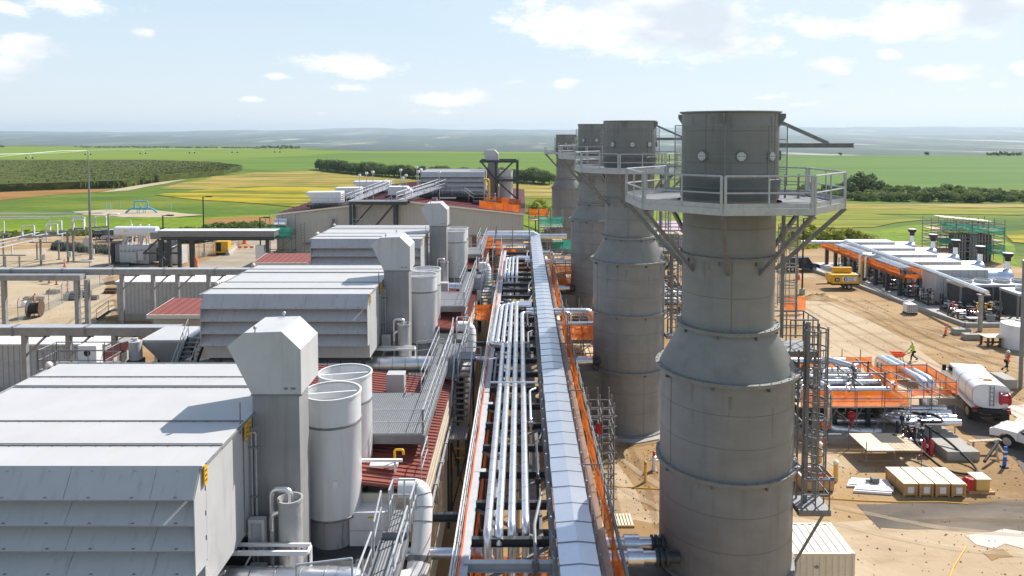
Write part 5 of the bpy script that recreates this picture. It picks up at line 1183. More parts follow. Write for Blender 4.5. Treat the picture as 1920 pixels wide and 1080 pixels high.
t = thing('jib_crane', 'small orange jib crane right of the far louvred housing', 'crane', (-5.0, 113.8, 9.5)); q = mb(yellow); q.tube(fillet([(-4.9, 113.2, 9.5), (-4.9, 113.2, 12.7), (-5.7, 113.2, 12.7)], 0.4), 0.18, 10); q.build('arm', yellow, t)
q = mb(darksteel); q.box(-5.15, -4.65, 113.0, 113.4, 8.4, 9.5); q.build('base', darksteel, t)

# ================================================================ central pipe rack
RZ = 6.5                      # top of steel
rack = thing('pipe_rack', 'long steel pipe rack running away between building and stacks', 'pipe rack', (0.2, 50, 0))
q = mb(lightbeam); q.ibeam((-1.78, 14, RZ - 0.15), (-1.78, 84, RZ - 0.15), 0.26, 0.3); q.build('edge_beam', lightbeam, rack)
q = mb(beamm); q.ibeam((1.05, 14, RZ - 0.15), (1.05, 84, RZ - 0.15), 0.2, 0.3); q.ibeam((2.55, 14, RZ - 0.4), (2.55, 84, RZ - 0.4), 0.2, 0.3); q.build('edge_beam', beamm, rack)
ys = [14.4 + 2.45 * i for i in range(29)]
for i, y in enumerate(ys):
    q = mb(darksteel); q.ibeam((-1.65, y, RZ - 0.16), (0.94, y, RZ - 0.16), 0.2, 0.28); q.bar((0.94, y, RZ - 0.55), (2.6, y, RZ - 0.55), 0.16, 0.2)
    q.build('cross_beam', darksteel, rack)
q = mb(lightbeam); q.ibeam((-1.78, 22.7, RZ - 0.1), (1.0, 22.7, RZ - 0.1), 0.22, 0.3); q.build('end_beam', lightbeam, rack)
q = mb(galvd)
for y in ys: q.bar((-1.6, y + 1.2, 4.35), (0.9, y + 1.2, 4.35), 0.08); q.bar((0.3, y, 3.9), (0.3, y, RZ - 0.3), 0.07)
q.box(-1.5, -1.0, 16, 83, 4.05, 4.1); q.box(0.35, 0.85, 16, 83, 4.5, 4.54); q.build('lower_trays', galvd, rack)
q = mb(greysteel)
for i, y in enumerate(ys[:-1]):
    a, b_ = ((-1.6, y + 0.1), (0.9, y + 2.35)) if i % 2 else ((0.9, y + 0.1), (-1.6, y + 2.35))
    q.bar((*a, RZ - 0.3), (*b_, RZ - 0.3), 0.09)
q.build('plan_bracing', greysteel, rack)
for y in ys[::2]:
    for x in (-1.78, 2.55):
        q = mb(darksteel); q.ibeam((x, y, 3.35), (x, y + 0.001, 3.35), 0.24, 0.24) if False else q.bar((x, y, 0), (x, y, RZ - 0.3), 0.22, 0.22); q.build('column', darksteel, rack)
q = mb(darksteel)
for y in ys[::2]: q.ibeam((-1.7, y, 3.9), (2.5, y, 3.9), 0.2, 0.28)
for x in (-1.78, 2.55): q.ibeam((x, 14, 3.9), (x, 84, 3.9), 0.18, 0.25)
q.build('lower_level', darksteel, rack)
q = mb(beamm)
for i in range(58):
    y = 14.6 + 1.22 * i; q.bar((1.0, y, RZ), (1.0, y, RZ + 0.62), 0.06, 0.09); q.bar((2.45, y + 0.4, RZ - 0.3), (2.45, y + 0.4, RZ + 0.5), 0.06, 0.1)
q.bar((1.0, 14, RZ + 0.2), (1.0, 84, RZ + 0.2), 0.05, 0.08)
q.build('tray_posts', beamm, rack)
q = mb(lightbeam)
for y in ys[::3]: q.box(-1.92, -1.4, y - 0.14, y + 0.14, RZ - 0.01, RZ + 0.012)
q.build('gusset_plates', lightbeam, rack)

# left hand rail with white conduits and an orange cable
t = thing('rack_handrail', 'galvanised handrail with conduits along the left rack edge', 'handrail', (-2.05, 50, 6.4))
q = mb(railm); q.rail([(-1.96, 14, RZ - 0.1), (-1.96, 82, RZ - 0.1)], h=1.0, step=2.45, r=0.018); q.build('rails', railm, t)
q = mb(whitem)
for dx, dz in ((0, 0.12), (-0.1, 0.2), (-0.05, 0.32)): q.tube([(-2.06 + dx, 14, RZ + dz), (-2.06 + dx, 82, RZ + dz)], 0.016, 6)
q.build('conduits', whitem, t)
tag(mb(orange).tube([(-1.93 + 0.02 * math.sin(i * 1.7), 14 + i * 1.2, RZ + 0.05 + 0.03 * math.sin(i * 2.3)) for i in range(57)], 0.035, 6).build('orange_cable', orange), 'orange cable running along the left edge beam of pipe rack', 'cable')

# pipes on the rack
def pipe(label, pts, r=0.14, rad=0.3, group='silver pipes on the rack', bands=True, n=14, m=None):
    P = fillet(pts, rad) if len(pts) > 2 else [Vector(p) for p in pts]
    t = thing('insulated_pipe', label, 'pipe', tuple(P[0]), group=group)
    mb(m or silver).tube(P, r, n).build('cladding', silver, t)
    if bands:
        q = mb(galvd); acc = 0
        for a, b_ in zip(P, P[1:]):
            L = (b_ - a).length; k = int(L / 1.0)
            d = (b_ - a).normalized()
            for i in range(1, k): c = a + d * (L * i / k); q.tube([c, c + d * 0.02], r + 0.006, n, False)
        if q.f: q.build('seam_bands', galvd, t)
    return t
z = RZ + 0.16
pipe('leftmost silver pipe on the rack with a sideways jog', [(0.8, 56.2, z + 0.05), (-1.75, 56.2, z + 0.05), (-1.85, 46.4, z), (-1.12, 46.0, z), (-1.12, 24.2, z), (-1.1, 23.6, 4.6)])
pipe('second silver pipe on the rack, ending short at the jog', [(0.8, 56.5, z + 0.05), (-1.42, 56.5, z + 0.05), (-1.5, 46.9, z), (-1.5, 46.5, 5.2)], r=0.13)
pipe('third silver pipe on the rack, ending short at the jog', [(0.8, 56.8, z + 0.05), (-1.08, 56.8, z + 0.05), (-1.14, 46.9, z), (-1.14, 46.5, 5.2)], r=0.13)
pipe('silver pipe running second from left past the jog', [(0.8, 57.1, z + 0.05), (-0.72, 57.1, z + 0.05), (-0.74, 24.4, z), (-0.72, 23.8, 4.6)])
pipe('silver pipe running third from left past the jog', [(0.8, 57.4, z + 0.05), (-0.34, 57.4, z + 0.05), (-0.32, 24.6, z), (-0.3, 24.0, 4.6)])
pipe('rightmost silver pipe on the rack beside the tray posts', [(0.8, 54.0, z + 0.05), (0.08, 54.0, z + 0.05), (0.16, 24.8, z), (0.18, 24.2, 4.6)])
for i, x in enumerate((-1.5, -1.16, -0.8, -0.4)):
    pipe(['leftmost of four silver pipes in the far rack bay', 'second from left of four pipes in far rack bay', 'third from left of four pipes in far rack bay', 'rightmost of four silver pipes in the far rack bay'][i],
         [(0.9, 77.6 + 0.25 * i, z + 0.05), (x, 77.6 + 0.25 * i, z + 0.05), (x, 68.4, z), (x, 67.9, 5.0)], r=0.13, group='silver pipes in the far rack bay')
pipe('thin silver pipe crossing all the rack pipes near the jog', [(-1.6, 38.3, RZ + 0.42), (0.85, 38.3, RZ + 0.42)], r=0.06, bands=False)
pipe('fat silver header crossing under the tray at middle bay', [(0.4, 55.2, RZ + 0.0), (5.3, 55.2, RZ + 0.0), (5.3, 55.2, 4.6)], r=0.3, rad=0.5, group='silver headers crossing to the stacks')
pipe('fat silver header beside its twin at the middle bay', [(0.4, 54.2, RZ + 0.05), (3.6, 54.2, RZ + 0.2), (3.6, 54.2, 5.2)], r=0.16, rad=0.4, group='silver headers crossing to the stacks')
pipe('long silver header crossing low at the middle bay', [(1.2, 52.6, RZ - 0.2), (5.9, 52.6, RZ - 0.2)], r=0.14, group='silver headers crossing to the stacks')
pipe('silver header crossing to the third stack behind netting', [(0.4, 76.8, RZ), (5.6, 76.8, RZ)], r=0.28, group='silver headers crossing to the stacks')
pipe('small curved silver pipe above the third stack header', [(1.2, 80.2, RZ + 0.4), (3.4, 80.2, RZ + 0.4), (3.6, 80.2, 5.4)], r=0.18, rad=0.4, group='silver headers crossing to the stacks')
pipe('silver header beyond rack end beside teal netting', [(1.6, 97.5, 6.2), (6.0, 97.5, 6.2)], r=0.35, group='silver headers crossing to the stacks')
pipe('fat silver pipe turning left at the far rack end', [(-4.6, 90.2, 7.1), (1.2, 90.2, 7.1)], r=0.45, group='silver pipes at the rack end')
pipe('second fat silver pipe below the tray bend at rack end', [(-3.2, 89.2, 5.9), (1.2, 89.2, 5.9)], r=0.5, group='silver pipes at the rack end')
pipe('orange lit silver pipe lowest at the far rack end', [(-2.6, 86.6, 4.9), (1.0, 86.6, 4.9)], r=0.5, group='silver pipes at the rack end')
for k, (Y, n_) in enumerate(((27.1, 'nearest'), (50.0, 'second'), (73.1, 'third'))):
    for j, (dy, dz) in enumerate(((-0.55, 4.95), (-1.45, 4.95)) if k == 0 else ((-1.1, 4.75),)):
        t = thing('stack_feed_pipe', ['upper', 'lower'][j] + ' silver flanged feed pipe entering the %s stack' % n_ if k == 0 else 'silver flanged feed pipe entering the %s stack' % n_, 'pipe', (4, Y + dy, dz), group='silver feed pipes at the stacks')
        q = mb(silver); q.tube([(2.4, Y + dy, dz), (4.75, Y + dy, dz)], 0.22, 18); q.tube([(3.75, Y + dy, dz), (4.3, Y + dy, dz)], 0.31, 18); q.build('cladding', silver, t)
        q = mb(darksteel)
        for x in (4.75, 4.9, 5.1): q.tube([(x, Y + dy, dz), (x + 0.08, Y + dy, dz)], 0.3, 18)
        q.tube([(4.7, Y + dy, dz), (5.6, Y + dy, dz)], 0.2, 18); q.build('flange', darksteel, t)

rnd = random.Random(17)
for i in range(12):
    y = 17 + i * 5.6; lab = 'thin branch pipe dropping through the rack steel, ' + ('near the camera' if i < 4 else 'midway along' if i < 8 else 'toward the far end')
    x = rnd.choice((-1.45, 0.45, 0.65)); q = mb(rnd.choice((silver, galvd, darksteel))); q.tube(fillet([(x, y, 4.6), (x, y, RZ + 0.22), (x, y + rnd.uniform(1.5, 4), RZ + 0.22), (x + 0.3, y + 4.2, RZ + 0.2)], 0.15, 3), 0.06, 8); q.cyl((x, y), 0.11, RZ - 0.1, RZ + 0.12, 8)
    tag(q.build('branch_pipe', silver), lab, 'pipe', 'branch pipes in the rack ' + ('near' if i < 4 else 'middle' if i < 8 else 'far'))
# covered cable tray
tr = thing('covered_cable_tray', 'long pale folded metal tray cover running along the rack', 'cable tray', (1.73, 50, 6.9))
q = mb(traym); y = 13.0; i = 0; rnd = random.Random(3); prev = None
while y < 92:
    L = 1.22; s = rnd.uniform(-0.012, 0.012); zz = RZ + 0.62 + rnd.uniform(-0.004, 0.004)
    x0, xm, x1 = 1.14 + s, 1.76 + s, 2.32 + s
    a = [(x0, y + 0.006, zz - 0.3), (x0, y + 0.006, zz), (xm, y + 0.006, zz + 0.055), (x1, y + 0.006, zz), (x1, y + 0.006, zz - 0.3)]
    b_ = [(px_, y + L + 0.02, pz - 0.008) for px_, _, pz in a]
    q.add(a + b_, [(0, 1, 6, 5), (1, 2, 7, 6), (2, 3, 8, 7), (3, 4, 9, 8), (0, 4, 3, 2, 1), (5, 6, 7, 8, 9)]); y += L
q.build('cover', traym, tr, smooth=False)
q = mb(traym); q.prism([(-4.4, RZ + 0.9), (-4.1, RZ + 1.05), (1.5, RZ + 1.05), (2.3, RZ + 0.6), (2.3, RZ + 0.3), (-4.4, RZ + 0.3)], 92.0, 93.2, 'y'); q.build('end_cover', traym, tr, smooth=False)
q = mb(galvd)
for i in range(65): y = 13.0 + 1.22 * i; q.bar((1.13, y, RZ + 0.625), (1.76, y, RZ + 0.682), 0.018, 0.01); q.bar((1.76, y, RZ + 0.682), (2.33, y, RZ + 0.625), 0.018, 0.01)
q.build('joint_strips', galvd, tr)
# plank walkway on the right with orange net and rails
t = thing('plank_walkway', 'beige plank walkway between the tray cover and orange netting', 'walkway', (2.8, 50, 5.9))
q = mb(woodlight)
for i in range(24): y = 14 + 2.9 * i; q.box(2.66, 2.94, y, y + 2.87, 5.86 + 0.01 * (i % 2), 5.91 + 0.01 * (i % 2))
q.build('planks', woodlight, t)
t = thing('netting_rail', 'orange netting on a tube rail along the right rack edge', 'netting', (3.0, 50, 6))
rnd = random.Random(9)
q = mb(netting); yy = [14 + 0.6 * i for i in range(110)]
for y0, y1 in zip(yy, yy[1:]):
    if 53.6 < y0 < 56.8 or 75.5 < y0 < 77: continue
    s = lambda y_, f: 2.99 + 0.04 * math.sin(y_ * 2.1 + f) + 0.03 * math.sin(y_ * 5.3)
    q.poly([(s(y0, 0), y0, 5.95), (s(y1, 0), y1, 5.95), (s(y1, 2), y1, 6.5), (s(y0, 2), y0, 6.5)]); q.poly([(s(y0, 2), y0, 6.5), (s(y1, 2), y1, 6.5), (s(y1, 1), y1, 7.1 + 0.05 * math.sin(y1 * 1.3)), (s(y0, 1), y0, 7.1 + 0.05 * math.sin(y0 * 1.3))])
q.build('net', netting, t, smooth=False)
q = mb(galvd)
for z_ in (6.45, 7.0, 7.25): q.tube([(3.08, 14, z_), (3.08, 80, z_)], 0.035, 6)
for i in range(28): y = 14.6 + 2.45 * i; q.tube([(3.08, y, 0.0 if i % 2 == 0 else 5.0), (3.08, y, 7.45)], 0.035, 6)
for i in range(8): y = 20 + 8.3 * i; q.tube([(2.2, y, 7.1), (3.2, y, 7.1)], 0.03, 6)
q.build('rails', galvd, t)
# scaffolds around the rack
scaffold('scaffold', 'bare pipe scaffold between rack and second stack, near side', 'scaffold', 3.35, 4.5, 35.4, 37.6, 6.9, (1.6, 3.4, 5.2), 3, 3, [(redm, [(3.6, 35.35, 5.4), (3.9, 35.35, 5.4), (3.9, 35.35, 6.0), (3.6, 35.35, 6.0)])], planks=False)
scaffold('scaffold', 'scaffold with orange netting beside the second stack inlet', 'scaffold', 3.5, 5.5, 53.2, 57.4, 7.0, (1.8, 3.4, 4.9), 3, 3,
         [(netting, [(3.5, 53.1, 5.0), (5.6, 53.1, 5.0), (5.6, 53.1, 6.1), (3.5, 53.1, 6.1)]), (netting, [(3.5, 53.1, 3.3), (5.6, 53.1, 3.3), (5.6, 53.1, 3.9), (3.5, 53.1, 3.9)]), (netting, [(5.6, 53.0, 4.8), (5.6, 57.5, 4.8), (5.6, 57.5, 7.2), (5.6, 53.0, 7.2)])])
scaffold('scaffold', 'large orange netted scaffold beside the third stack', 'scaffold', 3.3, 5.4, 72.5, 80, 7.4, (1.6, 3.2, 4.8, 6.0), 3, 4,
         [(netting, [(3.3, 72.4, z0), (5.5, 72.4, z0), (5.5, 72.4, z0 + 0.9), (3.3, 72.4, z0 + 0.9)]) for z0 in (1.7, 3.3, 4.9, 6.1)])
scaffold('scaffold', 'teal netted scaffold behind the third stack', 'scaffold', 2.4, 5.6, 99, 103, 9.5, (3.0, 5.2, 7.2), 3, 3,
         [(greennet, [(2.4, 98.9, 7.3), (5.6, 98.9, 7.3), (5.6, 98.9, 8.6), (2.4, 98.9, 8.6)]), (greennet, [(4.2, 98.9, 4.3), (7.0, 98.9, 4.3), (7.0, 98.9, 5.6), (4.2, 98.9, 5.6)])], r=0.045)
scaffold('scaffold', 'orange netted scaffold at the far end of the rack', 'scaffold', -5.0, 1.0, 87.5, 91.5, 8.4, (3.0, 4.6, 6.2), 4, 3,
         [(netting, [(-5.0, 87.3, 6.2), (-3.4, 87.3, 6.2), (-3.4, 87.3, 7.6), (-5.0, 87.3, 7.6)]), (netting, [(-3.0, 87.0, 5.4), (-2.2, 87.0, 5.4), (-2.2, 87.0, 7.2), (-3.0, 87.0, 7.2)]), (netting, [(-1.6, 87.3, 3.1), (1.0, 87.3, 3.1), (1.0, 87.3, 4.2), (-1.6, 87.3, 4.2)]), (netting, [(-1.9, 87.2, 4.8), (-0.6, 87.2, 4.8), (-0.6, 87.2, 6.2), (-1.9, 87.2, 6.2)])], r=0.045)
scaffold('scaffold', 'orange netted scaffold bay between red roof and rack', 'scaffold', -3.55, -2.25, 57.5, 59.5, 7.2, (5.3,), 2, 2,
         [(netting, [(-3.5, 57.4, 5.3), (-2.25, 57.4, 5.3), (-2.25, 57.4, 6.6), (-3.5, 57.4, 6.6)]), (netting, [(-2.2, 57.4, 5.3), (-2.2, 59.6, 5.3), (-2.2, 59.6, 6.5), (-2.2, 57.4, 6.5)])], r=0.035)
scaffold('scaffold', 'small railed standing platform where the worker in vest stands', 'scaffold', -4.3, -2.3, 68.5, 73.0, 5.6, (4.5,), 2, 3, [], r=0.03)
scaffold('scaffold', 'tall open scaffold of poles behind the red roof, far bay', 'scaffold', -6.2, -3.0, 88.0, 90, 6.6, (2.4, 4.6), 4, 2, [(netting, [(-4.1, 87.9, 2.6), (-3.0, 87.9, 2.6), (-3.0, 87.9, 4.4), (-4.1, 87.9, 4.4)])], r=0.035)
scaffold('scaffold', 'small orange netted platform right of the far building', 'scaffold', 1.2, 4.0, 112, 115, 8.3, (6.6,), 2, 2, [(netting, [(1.2, 111.9, 7.3), (4.0, 111.9, 7.3), (4.0, 111.9, 8.4), (1.2, 111.9, 8.4)])], r=0.05)
# yellow bollard in the gap and a dark lower pipe run
t = thing('bollard', 'yellow bollard in the shaded gap between building and rack', 'bollard', (-3.2, 39.9, 0)); q = mb(yellow); q.lathe([(0.11, 0), (0.11, 1.0), (0.07, 1.07), (0, 1.09)], (-3.2, 39.9), 14); q.build('post', yellow, t)
for i in range(3): pipe(['lower tier silver pipe on the left under the rack', 'lower tier silver pipe in the middle under the rack', 'lower tier silver pipe on the right under the rack'][i], [(-1.1 + 0.8 * i, 14, 4.25), (-1.1 + 0.8 * i, 84, 4.25)], r=0.2, group='lower tier pipes under the rack')
q = mb(netting); q.net([(-1.6, 25.2, 4.4), (0.9, 25.2, 4.4), (0.9, 25.2, 5.3), (-1.6, 25.2, 5.3)]); tag(q.build('netting_sheet', netting), 'orange netting sheet under the near end of silver pipes', 'netting')
q = mb(netting)
for i in range(14): y = 20.5 + 2.45 * i; q.sheet([(-1.66, y, 4.6), (-1.66, y + 1.9, 4.6), (-1.62, y + 1.9, 5.8), (-1.62, y, 6.0)])
tag(q.build('netting_sheet', netting), 'orange netting strip hanging inside the left rack beam', 'netting')

# ================================================================ exhaust stacks
def stack(loc, label):
    t = thing('exhaust_stack', label, 'exhaust stack', loc, group='tall grey exhaust stacks', local=True)
    N = 56
    def details(q, r, z0, z1, seams, nr, seed):      # weld seams and rust runs belong to the shell's own mesh
        rr = random.Random(seed); q.use(weldm)
        for z in seams: q.lathe([(r, z), (r + 0.007, z + 0.012), (r, z + 0.03)], n=N)
        for a0 in (R(-130), R(-60), R(30)): a0 += seed; q.bar((r * math.cos(a0), r * math.sin(a0), z0), (r * math.cos(a0), r * math.sin(a0), z1), 0.025, 0.012)
        q.use(rustm)
        for j in range(nr):
            a0 = rr.uniform(-PI, 0.3); w = rr.uniform(0.03, 0.08); L = rr.uniform(0.25, 1.2); e = r + 0.006; zt = z1 - rr.choice((0.08, 0.08, rr.uniform(0.1, 1.5)))
            q.add([(e * math.cos(a0 - w / r), e * math.sin(a0 - w / r), zt), (e * math.cos(a0 + w / r), e * math.sin(a0 + w / r), zt), (e * math.cos(a0 + w * 0.3 / r), e * math.sin(a0 + w * 0.3 / r), zt - L), (e * math.cos(a0 - w * 0.4 / r), e * math.sin(a0 - w * 0.4 / r), zt - L * 0.9)], [(0, 1, 2, 3)])
    q = mb(stackm); q.lathe([(2.385, 0.2), (2.385, 4.28)], n=N); details(q, 2.385, 0.2, 4.2, (1.6, 2.9), 4, 1); s1 = q.build('base_shell', stackm, t)
    q = mb(stacklight)
    for k in range(6):
        for j in range(40):
            a = 2 * PI * j / 40; q.disc((2.383 * math.cos(a), 2.383 * math.sin(a), 0.7 + 0.62 * k), (math.cos(a), math.sin(a), 0), 0.035, 0.02, 6)
    q.build('studs', stacklight, s1)
    q = mb(stackm); q.lathe([(2.385, 4.28), (2.385, 8.0)], n=N); details(q, 2.385, 4.3, 7.95, (5.55, 6.8), 7, 2); q.build('lower_shell', stackm, t)
    q = mb(stackm); q.lathe([(2.385, 8.0), (2.385, 11.42)], n=N); details(q, 2.385, 8.05, 11.36, (9.2, 10.35), 8, 3); q.build('middle_shell', stackm, t)
    q = mb(stackm); q.lathe([(2.385, 11.4), (2.385, 11.55), (1.66, 12.9), (1.66, 13.0)], n=N); q.build('cone', stackm, t)
    q = mb(stackm); q.lathe([(1.64, 12.95), (1.64, 15.55)], n=N); q.lathe([(1.64, 15.55), (1.64, 17.6)], n=N); details(q, 1.64, 13.0, 15.5, (14.2, 16.6), 5, 4); q.build('neck_shell', stackm, t)
    q = mb(stackm); q.lathe([(1.64, 17.5), (1.7, 17.6), (1.7, 20.62), (1.79, 20.66), (1.79, 20.7), (1.65, 20.7), (1.65, 17.6)], n=N); details(q, 1.7, 18.3, 20.6, (18.9, 20.0), 6, 5); top = q.build('top_shell', stackm, t)
    q = mb(stackdark); q.lathe([(1.73, 17.62), (1.78, 18.3), (1.73, 18.34)], n=N); q.build('wind_band', stackdark, top)
    q = mb(stacklight)
    for k in range(4):
        for j in range(20):
            a = 2 * PI * (j + 0.25) / 20; q.disc((1.698 * math.cos(a), 1.698 * math.sin(a), 18.5 + 0.55 * k), (math.cos(a), math.sin(a), 0), 0.022, 0.015, 6)
    q.build('studs', stacklight, top)
    for z, r in ((0.12, 2.62), (4.25, 2.56), (8.0, 2.54), (11.42, 2.58), (12.98, 1.84), (15.55, 1.74)):
        q = mb(stacklight); q.lathe([(r - 0.3, z - 0.05), (r, z - 0.05), (r, z + 0.02), (r - 0.3, z + 0.02)], n=N)
        q.lathe([(r - 0.3, z + 0.025), (r, z + 0.025), (r, z + 0.07), (r - 0.3, z + 0.07)], n=N)
        f = q.build('flange', stacklight, t)
        q = mb(stackdark)
        for j in range(36):
            a = 2 * PI * j / 36; c = (math.cos(a) * (r - 0.06), math.sin(a) * (r - 0.06)); q.cyl(c, 0.022, z + 0.07, z + 0.1, 6)
        for j in range(8):
            a = 2 * PI * (j + 0.42) / 8; c, s = math.cos(a), math.sin(a); q.bar((c * (r - 0.32), s * (r - 0.32), z - 0.17), (c * (r - 0.05), s * (r - 0.05), z - 0.12), 0.05, 0.16)
        q.build('bolts_and_lugs', stackdark, f)
    for j in range(6):
        a = R(-96 + 60 * j) if j != 0 else R(-93); a = R(-93 + [0, 40, 90, 180, 230, -44][j]); c, s = math.cos(a), math.sin(a)
        q = mb(stackdark); q.disc((c * 1.69, s * 1.69, 19.14), (c, s, 0), 0.2, 0.1, 18); p = q.build('port', stackdark, t)
        q = mb(whitem); q.disc((c * 1.79, s * 1.79, 19.14), (c, s, 0), 0.155, 0.015, 18); q.build('port_cover', whitem, p)
        q = mb(stackdark)
        for b_ in range(8): e = b_ * PI / 4; q.disc((c * 1.803 - s * 0.12 * math.cos(e), s * 1.803 + c * 0.12 * math.cos(e), 19.14 + 0.12 * math.sin(e)), (c, s, 0), 0.016, 0.012, 6)
        q.build('port_bolts', stackdark, p)
    for a in (R(-112), R(-28), R(60), R(150)):
        c, s = math.cos(a), math.sin(a); q = mb(stacklight)
        q.prism([(1.69, 20.62), (1.93, 20.62), (1.93, 20.48), (1.69, 20.12)], -0.02, 0.02, 'y')
        q.v = [(x * c - y * s, x * s + y * c, z) for x, y, z in q.v]; q.build('lifting_lug', stacklight, t)
    # platform: octagon ring
    RP, cx_ = 3.85, 0.06; ang = [R(-109 + 45 * i) for i in range(8)]
    out = [(cx_ + RP * math.cos(a), RP * math.sin(a)) for a in ang]
    q = mb(grating); n = 32; vs = []; 
    def edge(a):
        d = Vector((math.cos(a), math.sin(a))); best = 1e9
        for i in range(8):
            p, p2 = Vector(out[i]), Vector(out[(i + 1) % 8]); e = p2 - p
            den = d.x * e.y - d.y * e.x
            if abs(den) < 1e-9: continue
            u = (p.x * e.y - p.y * e.x) / den; v = (p.x * d.y - p.y * d.x) / den
            if u > 0 and -1e-6 <= v <= 1 + 1e-6: best = min(best, u)
        return d * best
    allang = sorted(set([2 * PI * i / 48 for i in range(48)] + [math.atan2(p[1], p[0]) % (2 * PI) for p in out]))
    m_ = len(allang)
    for z in (17.42, 17.5):
        for a in allang: vs.append((1.84 * math.cos(a), 1.84 * math.sin(a), z))
        for a in allang: e = edge(a); vs.append((e.x, e.y, z))
    for i in range(m_):
        j = (i + 1) % m_; o = 2 * m_
        q.add([], []); q.f += [(o + i, o + m_ + i, o + m_ + j, o + j), (i, j, m_ + j, m_ + i), (m_ + i, m_ + j, o + m_ + j, o + m_ + i)]; q.m += [q.cur] * 3
    q.v = vs; q.build('platform_grating', grating, t, smooth=False)
    q = mb(galv)
    for i in range(8):
        a, b_ = Vector(out[i]), Vector(out[(i + 1) % 8]); q.bar((a.x, a.y, 17.44), (b_.x, b_.y, 17.44), 0.06, 0.22); q.bar((a.x * 0.998, a.y * 0.998, 17.63), (b_.x * 0.998, b_.y * 0.998, 17.63), 0.015, 0.15)
    q.build('platform_rim', galv, t)
    q = mb(galv)
    for i in range(8):
        a, b_ = Vector((*out[i], 17.5)), Vector((*out[(i + 1) % 8], 17.5)); d = (b_ - a).normalized()
        a2, b2 = a + d * 0.07, b_ - d * 0.07; q.rail([a2, b2], h=1.08, step=1.45, r=0.03)
        for p in (a2, b2): q.bar(p - Vector((0, 0, 0.15)), p + Vector((0, 0, 1.08)), 0.075, 0.06)
    q.build('railing', galv, t)
    q = mb(galvd)
    for i in range(8):
        a = ang[i]; p = Vector((*out[i], 17.33)); e = Vector((1.62 * math.cos(a + (0.0 if i % 2 else 0.06)), 1.62 * math.sin(a), 15.05))
        q2 = mb(galvd); q2.bar(p * 1.0, e, 0.13, 0.13); q2.bar(p + Vector((0, 0, 0)), (1.66 * math.cos(a), 1.66 * math.sin(a), 17.35), 0.1, 0.12); q2.build('brace', galvd, t)
    # perforated guard screen around the ports
    gm = MATS.get('screen') or mat('screen', (0.3, 0.3, 0.3), r=0.4, met=0.4, alpha=0.16)
    q = mb(gm); q.lathe([(1.96, 18.05), (1.96, 20.2)], n=N); q.build('guard_screen', gm, t)
    q = mb(galvd)
    for z in (18.05, 18.6, 19.14, 19.7, 20.2): q.lathe([(1.955, z), (1.97, z), (1.97, z + 0.018), (1.955, z + 0.018)], n=N)
    for j in range(8): a = R(25 + 45 * j); q.bar((1.965 * math.cos(a), 1.965 * math.sin(a), 18.05), (1.965 * math.cos(a), 1.965 * math.sin(a), 20.2), 0.03)
    q.build('guard_frame', galvd, t)
    # davit arm to the right
    q = mb(galvd); q.ibeam((1.7, 0.3, 19.48), (4.62, 0.3, 19.48), 0.14, 0.17); q.bar((1.78, 0.3, 20.4), (3.7, 0.3, 19.55), 0.11, 0.12); q.bar((1.74, 0.3, 19.3), (1.74, 0.3, 20.5), 0.16, 0.08); q.build('davit_arm', galvd, t)
    # ladders
    def ladder(q, x, y, z0, z1, w=0.5, nx=0.0):
        for d in (-w / 2, w / 2): q.bar((x + d, y, z0), (x + d, y, z1), 0.06, 0.05)
        k = int((z1 - z0) / 0.3)
        for i in range(k): q.tube([(x - w / 2, y, z0 + 0.3 * i + 0.1), (x + w / 2, y, z0 + 0.3 * i + 0.1)], 0.016, 5)
    q = mb(galvd); q.bar((2.18, 0.5, 12.3), (2.18, 0.5, 17.4), 0.11, 0.11); ladder(q, 2.55, 0.75, 12.2, 18.4); q.build('upper_ladder', galvd, t)
    q = mb(galv)
    for z in (13.6, 14.2, 14.9, 15.6, 16.3): q.lathe([(0.36, z), (0.38, z), (0.38, z + 0.05), (0.36, z + 0.05)], (2.55, 1.0), 14)
    for j in range(6): a = 2 * PI * j / 6; q.bar((2.55 + 0.37 * math.cos(a), 1.0 + 0.37 * math.sin(a), 13.4), (2.55 + 0.37 * math.cos(a), 1.0 + 0.37 * math.sin(a), 16.5), 0.03)
    q.build('upper_cage', galv, t)
    q = mb(galvd); q.box(1.9, 3.35, -0.15, 1.35, 11.75, 11.95); q.bar((1.9, 0.2, 11.8), (2.3, 0.2, 10.9), 0.08); q.bar((3.2, 0.1, 11.75), (2.42, 0.1, 10.6), 0.1); q.build('landing', galvd, t)
    q = mb(galvd); q.rail([(2.3, -0.1, 11.95), (3.3, -0.1, 11.95), (3.3, 1.3, 11.95), (2.0, 1.3, 11.95)], h=1.15, step=0.55, r=0.028); q.build('landing_railing', galvd, t)
    q = mb(galvd); ladder(q, 3.05, -0.2, 6.4, 13.0); q.bar((2.85, -0.35, 6.2), (2.85, -0.35, 13.1), 0.13, 0.11); q.build('lower_ladder', galvd, t)
    q = mb(galvd)
    for i in range(9):
        z = 7.7 + 0.64 * i; q.lathe([(0.4, z), (0.43, z), (0.43, z + 0.05), (0.4, z + 0.05)], (3.08, -0.5), 14)
    for j in range(7): a = -PI + PI * j / 6; q.bar((3.08 + 0.42 * math.cos(a), -0.5 + 0.42 * math.sin(a), 7.6), (3.08 + 0.42 * math.cos(a), -0.5 + 0.42 * math.sin(a), 12.95), 0.034)
    for z in (7.2, 8.9, 10.6): q.bar((2.3, 0.0, z), (2.85, -0.3, z + 0.5), 0.07); q.bar((2.3, 0.5, z + 0.9), (3.2, -0.3, z), 0.05)
    q.bar((3.3, 0.05, 6.4), (3.3, 0.05, 11.8), 0.07); q.bar((2.62, -0.1, 6.4), (2.62, -0.1, 12), 0.06)
    q.build('lower_cage', galvd, t)
